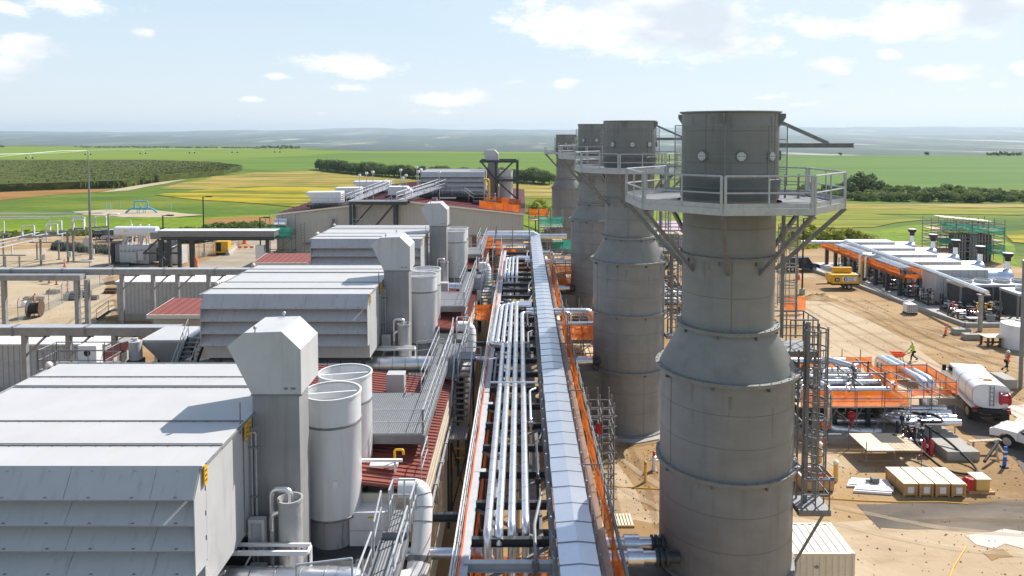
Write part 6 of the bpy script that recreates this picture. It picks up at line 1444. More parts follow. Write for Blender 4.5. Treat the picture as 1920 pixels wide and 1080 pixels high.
    q = mb(galvd); q.box(2.4, 3.55, -1.0, 0.1, 6.2, 6.42); q.bar((3.3, -0.9, 6.2), (2.45, -0.6, 4.3), 0.08); q.rail([(2.5, -0.95, 6.42), (3.5, -0.95, 6.42), (3.5, 0.05, 6.42)], h=1.1, step=0.6, r=0.03); q.build('lower_landing', galvd, t)
    # inlet transition and pad
    q = mb(stackdark); q.box(-3.7, -1.2, -1.35, 1.2, 0.12, 4.15); q.box(-5.2, -3.7, -1.05, 0.9, 0.12, 3.3); q.build('inlet_duct', stackdark, t, bevel=0.03)
    q = mb(concrete); q.lathe([(0, 0.1), (3.3, 0.1), (3.35, -0.2)], n=8); q.build('concrete_base', concrete, t); return t
SX = 7.4
ST = stack((SX + 0.17, 27.1, 0), 'nearest and largest grey exhaust stack with railed octagon platform')
dup(ST, (SX - 0.12, 50.0, 0), 'second grey exhaust stack, just left of the nearest')
dup(ST, (SX - 0.1, 73.1, 0), 'third grey exhaust stack, partly behind the second')
s4 = dup(ST, (SX + 0.0, 123, 0), 'farthest grey exhaust stack, leftmost on skyline', scale=(0.97, 0.97, 0.94))
t = thing('wind_sock', 'small red wind sock between the two farthest stack tops', 'wind sock', (8.6, 98, 20)); q = mb(redm); q.tube([(8.1, 98, 19.8), (8.5, 98, 19.75), (9.1, 98, 19.55)], [0.3, 0.25, 0.16], 10); q.build('sleeve', redm, t); q = mb(galvd); q.tube([(8.1, 98, 0), (8.1, 98, 19.9)], 0.06, 6); q.build('mast', galvd, t)

# ================================================================ left side: bridges, sheds, switchyard
def bridge(name, label, x0, x1, y, zt, h, w, posts, brace=True, m=None):
    t = thing(name, label, 'pipe bridge', ((x0 + x1) / 2, y, 0), group='overhead bridges at the left')
    q = mb(m or beamm); q.box(x0, x1, y - w / 2, y + w / 2, zt - h, zt - 0.06); q.build('beam', m or beamm, t)
    q = mb(galv); q.box(x0, x1, y - w / 2 - 0.05, y + w / 2 + 0.05, zt - 0.058, zt); q.build('top_cover', galv, t)
    q = mb(greysteel)
    for i in range(int((x1 - x0) / 5.2)): x = x0 + 2.0 + i * 5.2; q.box(x, x + 0.18, y - w / 2 - 0.03, y + w / 2 + 0.03, zt - h - 0.02, zt + 0.04)
    q.build('joint_bands', greysteel, t)
    for x in posts:
        q = mb(beamm); q.bar((x, y, 0), (x, y, zt - h), 0.34, 0.34)
        if brace: q.bar((x + 0.1, y, zt - h - 1.5), (x + 1.6, y, zt - h - 0.08), 0.14); q.bar((x, y, zt - h - 0.12), (x + 1.8, y, zt - h - 0.12), 0.14)
        q.build('post', beamm, t)
    return t
bridge('cable_bridge', 'long grey bridge beam nearest at left, above the near white shed roof', -75, -24.6, 53.3, 5.95, 0.62, 0.8, [-35.9, -32.7, -29.4, -44, -52])
bridge('cable_bridge', 'long grey bridge beam behind it, ending at the middle louvred housing', -75, -18.9, 76.0, 5.95, 0.62, 0.8, [-41.0, -37.8, -35.3, -32.1])
t = thing('concrete_bridge_section', 'deep lower beam on paired columns at the left frame edge', 'pipe bridge', (-55, 75.2, 0))
q = mb(beamm); q.box(-75, -44.3, 74.3, 75.4, 5.0, 5.55); q.build('lower_beam', beamm, t)
for x in (-53.2, -52.3, -44.9, -43.9):
    q = mb(beamm); q.bar((x, 74.8, 0), (x, 74.8, 5.0), 0.4, 0.4); q.build('column', beamm, t)
q = mb(galv)
for x in (-52.75, -44.4):
    for z in (1.0, 2.2, 3.4, 4.4): q.bar((x - 0.45, 74.7, z), (x + 0.45, 74.7, z + 0.1), 0.08)
q.build('ties', galv, t)
b3 = thing('covered_duct_bridge', 'covered grey duct bridge on dark braced legs beyond the yard', 'pipe bridge', (-42, 101.5, 0), group='overhead bridges at the left')
q = mb(galvd); q.box(-49.4, -33.6, 101, 103, 5.65, 6.4); q.box(-50.6, -49.0, 101.2, 102.8, 5.3, 6.2); q.build('duct', galvd, b3)
q = mb(shedroof); q.box(-49.5, -33.5, 100.9, 103.1, 6.42, 6.5); q.build('lid', shedroof, b3)
q = mb(darksteel); q.ibeam((-49, 101.0, 5.4), (-33.6, 101.0, 5.4), 0.3, 0.45); q.build('girder', darksteel, b3)
for x in (-49.2, -48.0, -46.6, -44.9, -34.6):
    q = mb(darksteel); q.bar((x, 101.2, 0), (x, 101.2, 5.2), 0.42 if x != -44.9 else 0.6, 0.42); q.build('leg', darksteel, b3)
q = mb(darksteel); q.bar((-49.2, 101.1, 3.2), (-46.6, 101.1, 0.4), 0.16); q.bar((-46.6, 101.1, 4.6), (-49.2, 101.1, 2.8), 0.16); q.bar((-51.5, 101.1, 3.4), (-46.6, 101.1, 3.4), 0.25); q.bar((-51.4, 101.1, 3.4), (-49.4, 101.1, 5.3), 0.2); q.build('bracing', darksteel, b3)
t = thing('duct_end_cabinet', 'white panel standing under the right end of duct bridge', 'cabinet', (-35.6, 101.4, 0)); q = mb(shedroof); q.box(-36.3, -35.1, 101.3, 102, 1.2, 4.4); q.build('panel', shedroof, t); q = mb(darksteel); q.box(-36.2, -36.0, 101.4, 101.6, 0, 1.2); q.box(-35.4, -35.2, 101.4, 101.6, 0, 1.2); q.build('legs', darksteel, t)

def shed(label, x0, x1, y0, y1, z1):
    t = thing('equipment_shed', label, 'shed', ((x0 + x1) / 2, (y0 + y1) / 2, 0), group='long grey equipment sheds')
    q = mb(shedwall); q.box(x0, x1, y0, y1, 0.75, z1); q.build('wall', shedwall, t)
    q = mb(shedroof); q.prism([(y0 - 0.12, z1), (y0 - 0.12, z1 + 0.1), ((y0 + y1) / 2, z1 + 0.3), (y1 + 0.12, z1 + 0.1), (y1 + 0.12, z1)], x0 - 0.12, x1 + 0.12, 'x'); r_ = q.build('roof', shedroof, t, smooth=False)
    q = mb(panel)
    for i in range(int((x1 - x0) / 0.6)): x = x0 + 0.3 + i * 0.6; q.bar((x, y0 - 0.1, z1 + 0.115), (x, (y0 + y1) / 2, z1 + 0.315), 0.04, 0.03); q.bar((x, (y0 + y1) / 2, z1 + 0.315), (x, y1 + 0.1, z1 + 0.115), 0.04, 0.03)
    q.build('roof_ribs', panel, r_)
    q = mb(greysteel)
    for i in range(int((x1 - x0) / 0.42)): x = x0 + 0.2 + i * 0.42; q.box(x - 0.012, x + 0.012, y0 - 0.014, y0 - 0.001, 0.8, z1 - 0.02)
    q.build('wall_joints', greysteel, t)
    q = mb(concrete); q.box(x0 + 0.05, x1 - 0.05, y0 + 0.05, y1 - 0.05, 0, 0.74); q.build('plinth', concrete, t); return t
shed('near long grey shed with white ribbed roof, at the left edge', -50, -31.2, 55.2, 59.4, 4.0)
shed('far long grey shed with white ribbed roof behind bridge posts', -42.6, -29.0, 77.9, 82.0, 4.1)
t = thing('shed_steps', 'small dark railed steps at the left end of far shed', 'steps', (-43.6, 78.6, 0))
q = mb(darksteel)
for i in range(4): q.box(-44.9 + i * 0.3, -44.55 + i * 0.3, 78.2, 79.2, 0.2 + i * 0.2, 0.25 + i * 0.2)
q.box(-43.7, -42.65, 78.2, 79.2, 0.95, 1.0); q.bar((-45, 78.2, 0.05), (-43.6, 78.2, 1), 0.05, 0.2); q.build('treads', darksteel, t); q = mb(galvd); q.rail([(-45, 78.2, 0.1), (-43.7, 78.2, 1.0), (-42.7, 78.2, 1.0)], r=0.03); q.build('railing', galvd, t)

# lightning mast and lamps
mx_, my_ = (-66.43, 114.49)
t = thing('lightning_mast', 'very tall thin tapering grey mast in the switchyard', 'mast', (mx_, my_, 0))
q = mb(galvd); q.tube([(mx_, my_, 0), (mx_, my_, 8), (mx_, my_, 14), (mx_, my_, 17.2)], [0.26, 0.17, 0.1, 0.03], 10); q.build('pole', galvd, t); q = mb(concrete); q.box(mx_ - 1.8, mx_ + 1.0, my_ - 1.6, my_ + 0.3, -0.05, 0.18); q.build('base_slab', concrete, t)
def lamp_post(p, h, label, m=None, base=True, arm=(1, 0), big=False):
    m = m or blackm; t = thing('light_pole', label, 'light pole', (p[0], p[1], 0), group='yard light poles')
    z0 = 0.7 if base else 0
    q = mb(m); q.tube([(p[0], p[1], z0), (p[0], p[1], h)], [0.11, 0.09], 10); q.tube([(p[0], p[1], h - 0.05), (p[0] + arm[0] * 0.7, p[1] + arm[1] * 0.7, h)], 0.05, 6); q.build('pole', m, t)
    q = mb(m if not big else lamp_glass); q.cbox((p[0] + arm[0] * 1.0, p[1] + arm[1] * 1.0, h + 0.02), (0.95, 0.5, 0.16)); hd = q.build('lamp_head', m, t, bevel=0.03)
    q = mb(lamp_glass); q.cbox((p[0] + arm[0] * 1.0, p[1] + arm[1] * 1.0, h - 0.075), (0.6, 0.36, 0.03)); q.build('lens', lamp_glass, hd)
    if base: q = mb(concrete); q.lathe([(0, 0.72), (0.34, 0.72), (0.36, 0), (0, -0.05)], (p[0], p[1]), 16); q.build('concrete_base', concrete, t)
    return t
lamp_post((-56.98, 102.56), 8.6, 'grey lamp post with white head, left of the transformer', galvd, False, big=True)
lamp_post((-49.44, 102.56), 8.4, 'black light pole before the covered duct bridge', None, False)
lamp_post((-50.62, 118.43), 9.6, 'black light pole on a concrete base behind duct bridge')
lamp_post((-38.48, 109.49), 7.3, 'black light pole beside the far red roofed annex', None, False)
lamp_post((34.49, 90.71), 9.4, 'black light pole with concrete base behind the nearest stack platform')
lamp_post((2.59, 133.29), 6.0, 'black light pole left of the farthest stack', None, False)

# switchyard
def insul(q, p, z0, z1, r=0.13):
    n = max(4, int((z1 - z0) / 0.16)); prof = [(0, z0)]
    for i in range(n): za = z0 + (z1 - z0) * i / n; zb = z0 + (z1 - z0) * (i + 0.5) / n; prof += [(r * 0.6, za), (r, zb)]
    prof += [(r * 0.6, z1), (0, z1)]; q.lathe(prof, p, 8)
insm = mat('grey_porcelain', (0.55, 0.56, 0.57), r=0.3, var=0.1)
def bus_support(label, x0, x1, y, zb, zi, legs, ins):
    t = thing('bus_support', label, 'bus support', ((x0 + x1) / 2, y, 0), group='switchyard bus supports')
    q = mb(galvd); q.box(x0, x1, y - 0.12, y + 0.12, zb - 0.16, zb); q.build('beam', galvd, t)
    for x in legs: q = mb(galvd); q.bar((x, y, 0), (x, y, zb - 0.25), 0.17, 0.17); q.box(x - 0.3, x + 0.3, y - 0.3, y + 0.3, -0.02, 0.1); q.build('leg', galvd, t)
    for x in ins: q = mb(insm); insul(q, (x, y), zb, zi); q.build('insulator', insm, t)
    return t
bus_support('low steel bus support with three insulators, farther one', -76.5, -71.0, 115.5, 2.8, 4.0, (-75.4, -72.0), (-76.0, -73.8, -71.4))
bus_support('low steel bus support with three insulators, nearer one', -77.0, -69.5, 104.0, 2.7, 4.0, (-75.6, -72.4, -70.4), (-76.0, -73.8, -71.4))
bus_support('low bus support at left edge of the switchyard', -80.5, -75.6, 110.0, 4.9, 6.7, (-79.8, -76.8), (-80, -76.6))
for i, x in enumerate((-76.0, -73.8, -71.4)):
    tag(mb(silver).tube([(x, 92, 4.08), (x, 117, 4.08)], 0.09, 8).build('bus_bar', silver), ['leftmost low silver bus tube over the switchyard', 'middle low silver bus tube over the switchyard', 'rightmost low silver bus tube over the switchyard'][i], 'bus bar', 'switchyard bus bars')
for i, (y, z) in enumerate(((112.5, 6.85), (116.5, 6.7), (119, 6.9))):
    tag(mb(silver).tube([(-95, y, z), (-66.5 - (2.2 - i) * 2.2, y, z)], 0.08, 8).build('bus_bar', silver), ['nearest high bus tube crossing the switchyard', 'middle high bus tube crossing the switchyard', 'farthest high bus tube crossing the switchyard'][i], 'bus bar', 'high bus bars')
def switch(label, x, y, h, ncol):
    t = thing('disconnect_switch', label, 'switch', (x, y, 0), group='tall disconnect switches')
    for i in range(ncol): q = mb(galvd); q.bar((x + i * 0.55, y + 0.5 * i, 0), (x + i * 0.55, y + 0.5 * i, h), 0.22, 0.22); q.box(x + i * 0.55 - 0.35, x + i * 0.55 + 0.35, y + .5 * i - 0.35, y + .5 * i + 0.35, -0.02, 0.12); q.build('column', galvd, t)
    q = mb(galvd); q.bar((x - 2.2, y - 1.4, h + 0.05), (x + 2.0, y + 1.4, h + 0.05), 0.3, 0.22); q.build('cross_arm', galvd, t)
    for k in range(4): f = -0.9 + 0.6 * k; q = mb(insm); insul(q, (x + f * 2.0, y + f * 1.4), h + 0.16, h + 1.75, 0.16); q.build('insulator', insm, t)
    q = mb(silver); q.tube([(x - 1.8, y - 1.3, h + 1.8), (x - 0.6, y - 0.45, h + 1.85)], 0.07, 6); q.tube([(x + 0.6, y + 0.4, h + 1.85), (x + 1.8, y + 1.3, h + 1.8)], 0.07, 6); q.build('blades', silver, t)
    q = mb(panel); q.box(x + 0.2, x + 0.7, y - 0.4, y - 0.17, 0.9, 1.7); q.build('control_box', panel, t); return t
switch('tall disconnect switch on twin columns, middle of switchyard', -69.2, 113.2, 4.7, 2)
switch('tall disconnect switch on single column beside the mast', -67.2, 115.8, 4.9, 1)
switch('tall disconnect switch left of the twin columns', -71.6, 110.5, 4.3, 1)
t = thing('rolling_gauge', 'round grey cable drum on a stand beside the mast', 'reel', (*(-70.62, 121.03), 0)); cx, cy = (-70.62, 121.03)
q = mb(galv); q.disc((cx, cy, 2.0), (0.1, -1, 0), 0.75, 0.3, 18); q.build('drum', galv, t); q = mb(galvd); q.bar((cx, cy, 0), (cx, cy, 1.4), 0.2); q.build('stand', galvd, t)
# transformer
tx, ty = (-57.85, 110.81)
t = thing('transformer', 'big grey power transformer with white conservator tank on top', 'transformer', (tx, ty + 1.5, 0))
q = mb(panel); q.box(tx - 2.2, tx + 2.2, ty, ty + 2.6, 0.2, 3.0); q.build('tank', panel, t, bevel=0.04)
q = mb(greysteel)
for i in range(14): q.box(tx + 2.25, tx + 3.3, ty + 0.1 + i * 0.18, ty + 0.18 + i * 0.18, 0.5, 3.2); q.box(tx - 2.9, tx - 2.25, ty + 0.1 + i * 0.18, ty + 0.18 + i * 0.18, 0.5, 3.0)
q.build('radiators', greysteel, t)
q = mb(shedroof); q.tube([(tx - 3.0, ty + 0.8, 5.0), (tx + 3.2, ty + 0.8, 5.0)], 0.75, 18); q.build('conservator', shedroof, t)
q = mb(panel)
for x in (-1.6, 0.8): q.frustum((tx + x, ty + 0.8, 0), (0.35, 0.35), (0.8, 0.6), 3.0, 4.4)
q.build('tank_legs', panel, t)
for x in (-1.3, 0.0, 1.3):
    q = mb(insm); insul(q, (tx + x, ty + 2.0), 3.0, 5.9, 0.2); q.build('bushing', insm, t)
q = mb(panel); q.box(tx - 1.9, tx + 0.6, ty - 0.5, ty - 0.01, 0.4, 2.0); q.box(tx + 0.8, tx + 1.7, ty - 0.6, ty - 0.01, 0.8, 2.2); q.build('control_cabinet', panel, t, bevel=0.03)
q = mb(galvd)
for k in range(7): q.tube([(tx - 1.9 + k * 0.6, ty - 0.1, 2.0), (tx - 2.0 + k * 0.62, ty + 0.4, 3.4), (tx - 1.7 + k * 0.5, ty + 1.0, 4.3)], 0.06, 6)
q.build('pipework', galvd, t); q = mb(woodlight); q.box(tx - 1.55, tx - 0.85, ty + 0.01, ty + 0.03, 4.95, 5.4); q.build('name_board', woodlight, t)
t = thing('spare_transformer', 'darker transformer block right of the white conservator', 'transformer', (tx + 5.2, ty + 1.0, 0))
q = mb(darksteel); q.box(tx + 3.9, tx + 5.2, ty, ty + 2.5, 0.1, 3.4); q.build('tank', darksteel, t); q = mb(panel); q.box(tx + 5.4, tx + 7.0, ty + 0.3, ty + 2.2, 0.1, 2.7); q.build('cabinet', panel, t)
q = mb(blackm); q.box(tx - 3.6, tx - 3.1, ty + 0.2, ty + 2.6, 0, 3.3); tag(q.build('fire_wall', blackm), 'dark narrow wall at the left side of the transformer', 'wall')
tag(mb(silver).tube(fillet([(tx - 1.3, ty + 2.0, 5.9), (-62, 118, 6.0), (-66, 117, 6.7)], 1.5), 0.035, 6).build('overhead_cable', silver), 'thin overhead cable from the transformer to the switchyard', 'cable')
# fence
def fence(label, pts, h=2.2, step=3.0, m=None, barb=True):
    t = thing('chain_link_fence', label, 'fence', (pts[0][0], pts[0][1], 0), group='chain link fences')
    P = [Vector((*p, 0)) for p in pts]; mesh = MATS.get('chain_mesh') or mat('chain_mesh', (0.35, 0.36, 0.37), r=0.5, alpha=0.16)
    q = mb(mesh)
    for a, b_ in zip(P, P[1:]): q.sheet([a, b_, b_ + Vector((0, 0, h)), a + Vector((0, 0, h))], 0.008)
    q.build('mesh', mesh, t)
    q = mb(galvd)
    for a, b_ in zip(P, P[1:]): q.tube([a + Vector((0, 0, h)), b_ + Vector((0, 0, h))], 0.025, 5)
    q.build('top_rail', galvd, t)
    for a, b_ in zip(P, P[1:]):
        k = max(1, round((b_ - a).length / step))
        for i in range(k): p = a.lerp(b_, i / k); q = mb(galvd); q.tube([p, p + Vector((0, 0, h)), p + Vector((0.25, -0.1, h + 0.35))], 0.035, 6); q.build('post', galvd, t)
    return t
fence('chain link fence around the switchyard with slanted post tops', [(-52.75, 77.38), (-52.75, 82.51), (-54.18, 91.92), (-54.45, 98.87)])
fence('chain link fence behind the switchyard and weeds', [(-77.31, 125.42), (-70.01, 122.1), (-62.65, 118.94)])
fence('chain link fence and gate beyond the duct bridge', [(-51.45, 113.09), (-49.81, 119.97), (-49.28, 129.54), (-49.77, 136.58)])
# cable reel
rx, ry = (-52.43, 79.63)
t = thing('cable_reel', 'large dark cable reel lying on its rims on the gravel', 'cable reel', (rx, ry, 0))
for d in (-0.55, 0.55):
    q = mb(darkwood); q.tube([(rx + d - 0.04, ry + d * 0.3, 0.95), (rx + d + 0.04, ry + d * 0.3 + 0.02, 0.95)], 0.95, 24); q.build('flange', darkwood, t)
q = mb(blackm); q.tube([(rx - 0.5, ry - 0.15, 0.95), (rx + 0.5, ry + 0.15, 0.95)], 0.6, 18); q.build('core', blackm, t)
tag(mb(whitem).sphere(((-56.61, 84.29)[0], (-56.61, 84.29)[1], 0.3), 0.4, 10).build('white_bag', whitem), 'round white bag on gravel beside the cable reel', 'bag')
# pile of grey junk
rnd = random.Random(12); jx, jy = (-54.31, 87.8)
for i in range(11):
    x, y = jx + rnd.uniform(-3.6, 3.8), jy + rnd.uniform(-0.5, 4.2); w, d, h = rnd.uniform(0.6, 2.2), rnd.uniform(0.4, 1.2), rnd.uniform(0.3, 0.9)
    q = mb(rnd.choice([greysteel, galvd, panel, darkwood])); q.box(x - w / 2, x + w / 2, y - d / 2, y + d / 2, 0.12, h); q.box(x - w / 2, x - w / 2 + 0.1, y - d / 2, y + d / 2, 0, 0.12); q.box(x + w / 2 - 0.1, x + w / 2, y - d / 2, y + d / 2, 0, 0.12); q.bar((x - w / 2, y, h + 0.03), (x + w / 2, y, h + 0.03), 0.06)
    tag(q.build('equipment_crate', greysteel), 'grey crated equipment in the clutter by the fence', 'crate', 'crated clutter on the gravel')
tag(mb(blue).prism([(x, y) for x, y in ((-62.09, 99.59), (-59.65, 101.05), (-61.57, 103.33), (-63.25, 102.18))], 0.02, 0.45, 'z').build('tarpaulin', blue), 'blue tarpaulin on the ground under the bridge', 'tarpaulin')
tag(mb(blackm).prism([(x, y) for x, y in ((-59.01, 106.12), (-56.77, 106.94), (-58.64, 111.26), (-60.8, 110.37))], 0.0, 0.5, 'z').build('black_sheeting', blackm), 'crumpled black sheeting left of the transformer cabinet', 'sheeting')
# delineators and cones
def delineator(p, label, group, h=1.1, m=None, lean=0.0, stripe=True):
    t = thing('delineator', label, 'delineator', (p[0], p[1], 0), group=group); m = m or orange
    q = mb(m); q.bar((p[0], p[1], 0.08), (p[0] + lean, p[1], h), 0.2, 0.06); q.build('post', m, t)
    q = mb(blackm); q.lathe([(0, 0.09), (0.2, 0.08), (0.26, 0), (0, -0.01)], (p[0], p[1]), 10); q.build('base', blackm, t)
    if stripe: q = mb(whitem); q.bar((p[0] + lean * 0.75, p[1], h * 0.72), (p[0] + lean * 0.82, p[1], h * 0.8), 0.205, 0.065); q.bar((p[0] + lean * 0.5, p[1], h * 0.5), (p[0] + lean * 0.58, p[1], h * 0.58), 0.205, 0.065); q.build('stripe', whitem, t)
    return t
for i, p in enumerate(((-63.92, 98.52), (-62.19, 97.47), (-60.57, 96.44), (-58.9, 96.1), (-56.49, 85.88), (-55.59, 94.45), (-56.37, 91.92), (-67.49, 109.49), (-75.81, 127.16))):
    delineator(p, ['orange delineator leftmost of the row under the bridge', 'orange delineator second in the row under the bridge', 'orange delineator third in the row under the bridge', 'orange delineator right of blue tarpaulin', 'orange delineator beside the cable reel', 'orange delineator beside the paired bridge columns', 'orange delineator behind the crated clutter', 'orange delineator among the switchyard columns', 'distant orange delineator by weeds'][i], 'orange delineators on the left gravel')
def cone(p, label, s=1.0):
    t = thing('traffic_cone', label, 'traffic cone', (p[0], p[1], 0), group='orange traffic cones')
    q = mb(orange); q.box(p[0] - 0.35 * s, p[0] + 0.35 * s, p[1] - 0.35 * s, p[1] + 0.35 * s, 0, 0.06); q.lathe([(0.27 * s, 0.06), (0.06 * s, 1.1 * s), (0, 1.1 * s)], p, 12); q.build('body', orange, t)
    q = mb(whitem); q.lathe([(0.2 * s, 0.48 * s), (0.15 * s, 0.7 * s)], p, 12); q.build('band', whitem, t); return t
cone((-63.42, 115.94), 'orange cone before the dark side of transformer')
cone((-49.17, 132.02), 'orange cone on the road beyond the duct bridge', 1.3)
cone((37.39, 99.95), 'red orange cone right of the nearest stack ladder', 1.3)
# barricade string and hydrant-like figure
t = thing('standpipe', 'orange red standpipe with round top beside the road', 'standpipe', (*(-47.17, 107.36), 0)); p = (-47.17, 107.36)
q = mb(orange); q.lathe([(0.2, 0), (0.3, 0.3), (0.25, 1.0), (0.36, 1.3), (0.2, 1.75), (0, 1.8)], p, 12); q.build('body', orange, t)
t = thing('pump_cabinet', 'yellow pump unit with black grille behind duct bridge', 'pump', (*(-48.43, 119.97), 0)); p = (-48.43, 119.97)
q = mb(yellow); q.box(p[0] - 1.1, p[0] + 1.0, p[1], p[1] + 1.4, 0.3, 2.2); q.build('casing', yellow, t, bevel=0.05); q = mb(blackm); q.box(p[0] - 0.9, p[0] - 0.1, p[1] - 0.03, p[1] - 0.002, 0.6, 2.0); q.build('grille', blackm, t)
q = mb(blackm); q.box(p[0] - 1.0, p[0] + 0.9, p[1] + 0.1, p[1] + 1.3, 0, 0.3); q.build('skid', blackm, t)
t = thing('jersey_barrier', 'white concrete jersey barrier right of the yellow pump', 'barrier', (*(-47.78, 122.1), 0)); a, b_ = Vector((-47.28, 119.45)), Vector((-48.48, 126))
d = (b_ - a).normalized(); nx_ = Vector((-d.y, d.x)); prof = [(-0.35, 0), (-0.3, 0.3), (-0.12, 0.6), (-0.1, 1.0), (0.1, 1.0), (0.12, 0.6), (0.3, 0.3), (0.35, 0)]
q = mb(concrete); vs_ = [(a.x + nx_.x * u, a.y + nx_.y * u, z) for u, z in prof] + [(b_.x + nx_.x * u, b_.y + nx_.y * u, z) for u, z in prof]; n_ = 8
q.add(vs_, [tuple(range(n_ - 1, -1, -1)), tuple(range(n_, 16))] + [(i, (i + 1) % n_, n_ + (i + 1) % n_, n_ + i) for i in range(n_)]); q.build('body', concrete, t, smooth=False)
for i in range(5): p = (-47.9, 125.42); tag(mb(redm).box(p[0] + i * 1.0, p[0] + 0.6 + i * 1.0, p[1], p[1] + 0.15, 0.3, 0.55).bar((p[0] + 0.3 + i, p[1] + 0.08, 0), (p[0] + 0.3 + i, p[1] + 0.08, 0.32), 0.05).build('barricade_board', redm), 'small red barricade board across the far road', 'barricade', 'red boards across the far road')

# ---------------------------------------------------------------- vehicles
def arch(cx, r, z0, n=8): return [(cx + r * math.cos(PI - PI * i / n), z0 + r * math.sin(PI - PI * i / n)) for i in range(n + 1)]
def vehicle(name, label, cat, loc, rz, paint, L=4.8, W=1.85, zb=0.42, zs=1.0, hood=(1.2, 1.0), cab=(-2.2, 1.2, -1.9, 0.45, 1.68), bed=None, wx=(-1.45, 1.45), wr=0.36, rimm=None, group=None, door_mark=None):
    t = thing(name, label, cat, loc, rz, group, local=True); h = L / 2
    low = [(-h, zb), (-h, zs * 0.96)]
    if bed: low += [(-h + 0.02, bed[1]), (bed[0], bed[1])]
    low += [(cab[0], zs), (cab[1], zs), (hood[0], zs), (h - 0.25, hood[1] * 0.93), (h, hood[1] * 0.78), (h, zb)]
    low += [(x, z) for x, z in reversed(arch(wx[1], wr + 0.09, wr - 0.02)) if z >= zb - 0.001] + [(x, z) for x, z in reversed(arch(wx[0], wr + 0.09, wr - 0.02)) if z >= zb - 0.001]
    q = mb(paint); q.prism(low, -W / 2, W / 2, 'y'); q.build('body', paint, t, smooth=False, bevel=0.05)
    x0, x1, xt0, xt1, zt = cab; wb, wt = W * 0.47, W * 0.39
    P = [(x0, -wb, zs - 0.02), (x1, -wb, zs - 0.02), (x1, wb, zs - 0.02), (x0, wb, zs - 0.02), (xt0, -wt, zt), (xt1, -wt, zt), (xt1, wt, zt), (xt0, wt, zt)]
    q = mb(paint); q.add(P, [(3, 2, 1, 0), (4, 5, 6, 7), (0, 1, 5, 4), (1, 2, 6, 5), (2, 3, 7, 6), (3, 0, 4, 7)]); q.build('cabin', paint, t, smooth=False, bevel=0.05)
    V = [Vector(p) for p in P]
    def win(name, a, b_, c, d, m=0.12, n_=Vector((0, 0, 0))):
        ctr = (a + b_ + c + d) / 4; pts = [p.lerp(ctr, m) + n_ for p in (a, b_, c, d)]; qq = mb(glass); qq.sheet(pts, 0.012); qq.build(name, glass, t, smooth=False)
    for s, (a, b_, c, d) in ((-1, (V[0], V[1], V[5], V[4])), (1, (V[3], V[2], V[6], V[7]))):
        for f0, f1 in ((0.04, 0.49), (0.53, 0.97)): win('side_window', a.lerp(b_, f0), a.lerp(b_, f1), d.lerp(c, f1), d.lerp(c, f0), 0.13, Vector((0, s * 0.012, 0)))
    win('windscreen', V[1], V[2], V[6], V[5], 0.12, Vector((0.012, 0, 0.006))); win('rear_window', V[0], V[3], V[7], V[4], 0.14, Vector((-0.014, 0, 0.004)))
    for x in wx:
        for s in (-1, 1):
            q = mb(rubber); y = s * (W / 2 - 0.12); q.tube([(x, y - 0.13, wr), (x, y + 0.13, wr)], wr, 20); w = q.build('wheel', rubber, t)
            q = mb(rimm or galv); q.tube([(x, y + s * 0.131, wr), (x, y + s * 0.145, wr)], wr * 0.62, 14); q.build('rim', galv, w)
    for s in (-1, 1):
        q = mb(lamp_glass); q.cbox((h - 0.02, s * W * 0.37, hood[1] * 0.72), (0.08, 0.34, 0.16)); q.build('headlight', lamp_glass, t)
        q = mb(redm); q.cbox((-h - 0.002, s * W * 0.42, zs * 0.8), (0.05, 0.16, 0.28)); q.build('taillight', redm, t)
        q = mb(blackm); q.cbox((cab[1] - 0.45, s * (W / 2 + 0.1), zs + 0.12), (0.12, 0.2, 0.16)); q.build('mirror', blackm, t)
        q = mb(blackm)
        for xx in (x0 + 0.4, (x0 + x1) / 2 + 0.1): q.cbox((xx, s * (W / 2 + 0.01), zs - 0.16), (0.18, 0.03, 0.04))
        q.build('door_handle', blackm, t)
        q = mb(greysteel)
        for xx in (x0 + 0.1, (x0 + x1) / 2, x1 - 0.1): q.cbox((xx, s * (W / 2 + 0.002), (zs + zb) / 2 + 0.05), (0.015, 0.012, (zs - zb) * 0.85))
        q.build('door_gap', greysteel, t)
    q = mb(blackm); q.cbox((h + 0.02, 0, zb + 0.12), (0.1, W * 0.94, 0.2)); q.cbox((-h - 0.02, 0, zb + 0.12), (0.1, W * 0.94, 0.18)); q.cbox((h + 0.005, 0, hood[1] * 0.68), (0.04, W * 0.5, 0.2)); q.build('bumper', blackm, t)
    if bed: q = mb(blackm); q.box(-h + 0.08, bed[0] - 0.06, -W / 2 + 0.1, W / 2 - 0.1, bed[1] - 0.4, bed[1] + 0.004); q.build('bed_liner', blackm, t)
    if door_mark:
        q = mb(redm); q.cbox((0.35, W / 2 + 0.012, 0.78), (0.42, 0.012, 0.07)); q.cbox((0.4, W / 2 + 0.012, 0.7), (0.3, 0.012, 0.03)); q.build('door_lettering', redm, t)
    return t
SUV = dict(L=4.8, W=1.9, zs=1.02, cab=(-2.3, 1.2, -2.0, 0.4, 1.72), hood=(1.2, 1.02))
PU = dict(L=5.8, W=2.0, zb=0.5, zs=1.15, cab=(-0.95, 1.35, -0.75, 0.55, 1.92), hood=(1.35, 1.16), bed=(-0.98, 1.16), wx=(-1.75, 1.85), wr=0.41)
vehicle('parked_car', 'black suv parked beside the green field, left of the mast line', 'car', (*(-76.94, 137.95), 0), R(25), carblack, group='cars parked beyond the switchyard', **SUV)
vehicle('parked_car', 'dusty grey suv beside the black suv by the field', 'car', (*(-76.22, 138.64), 0), R(25), carsilver, group='cars parked beyond the switchyard', **SUV)
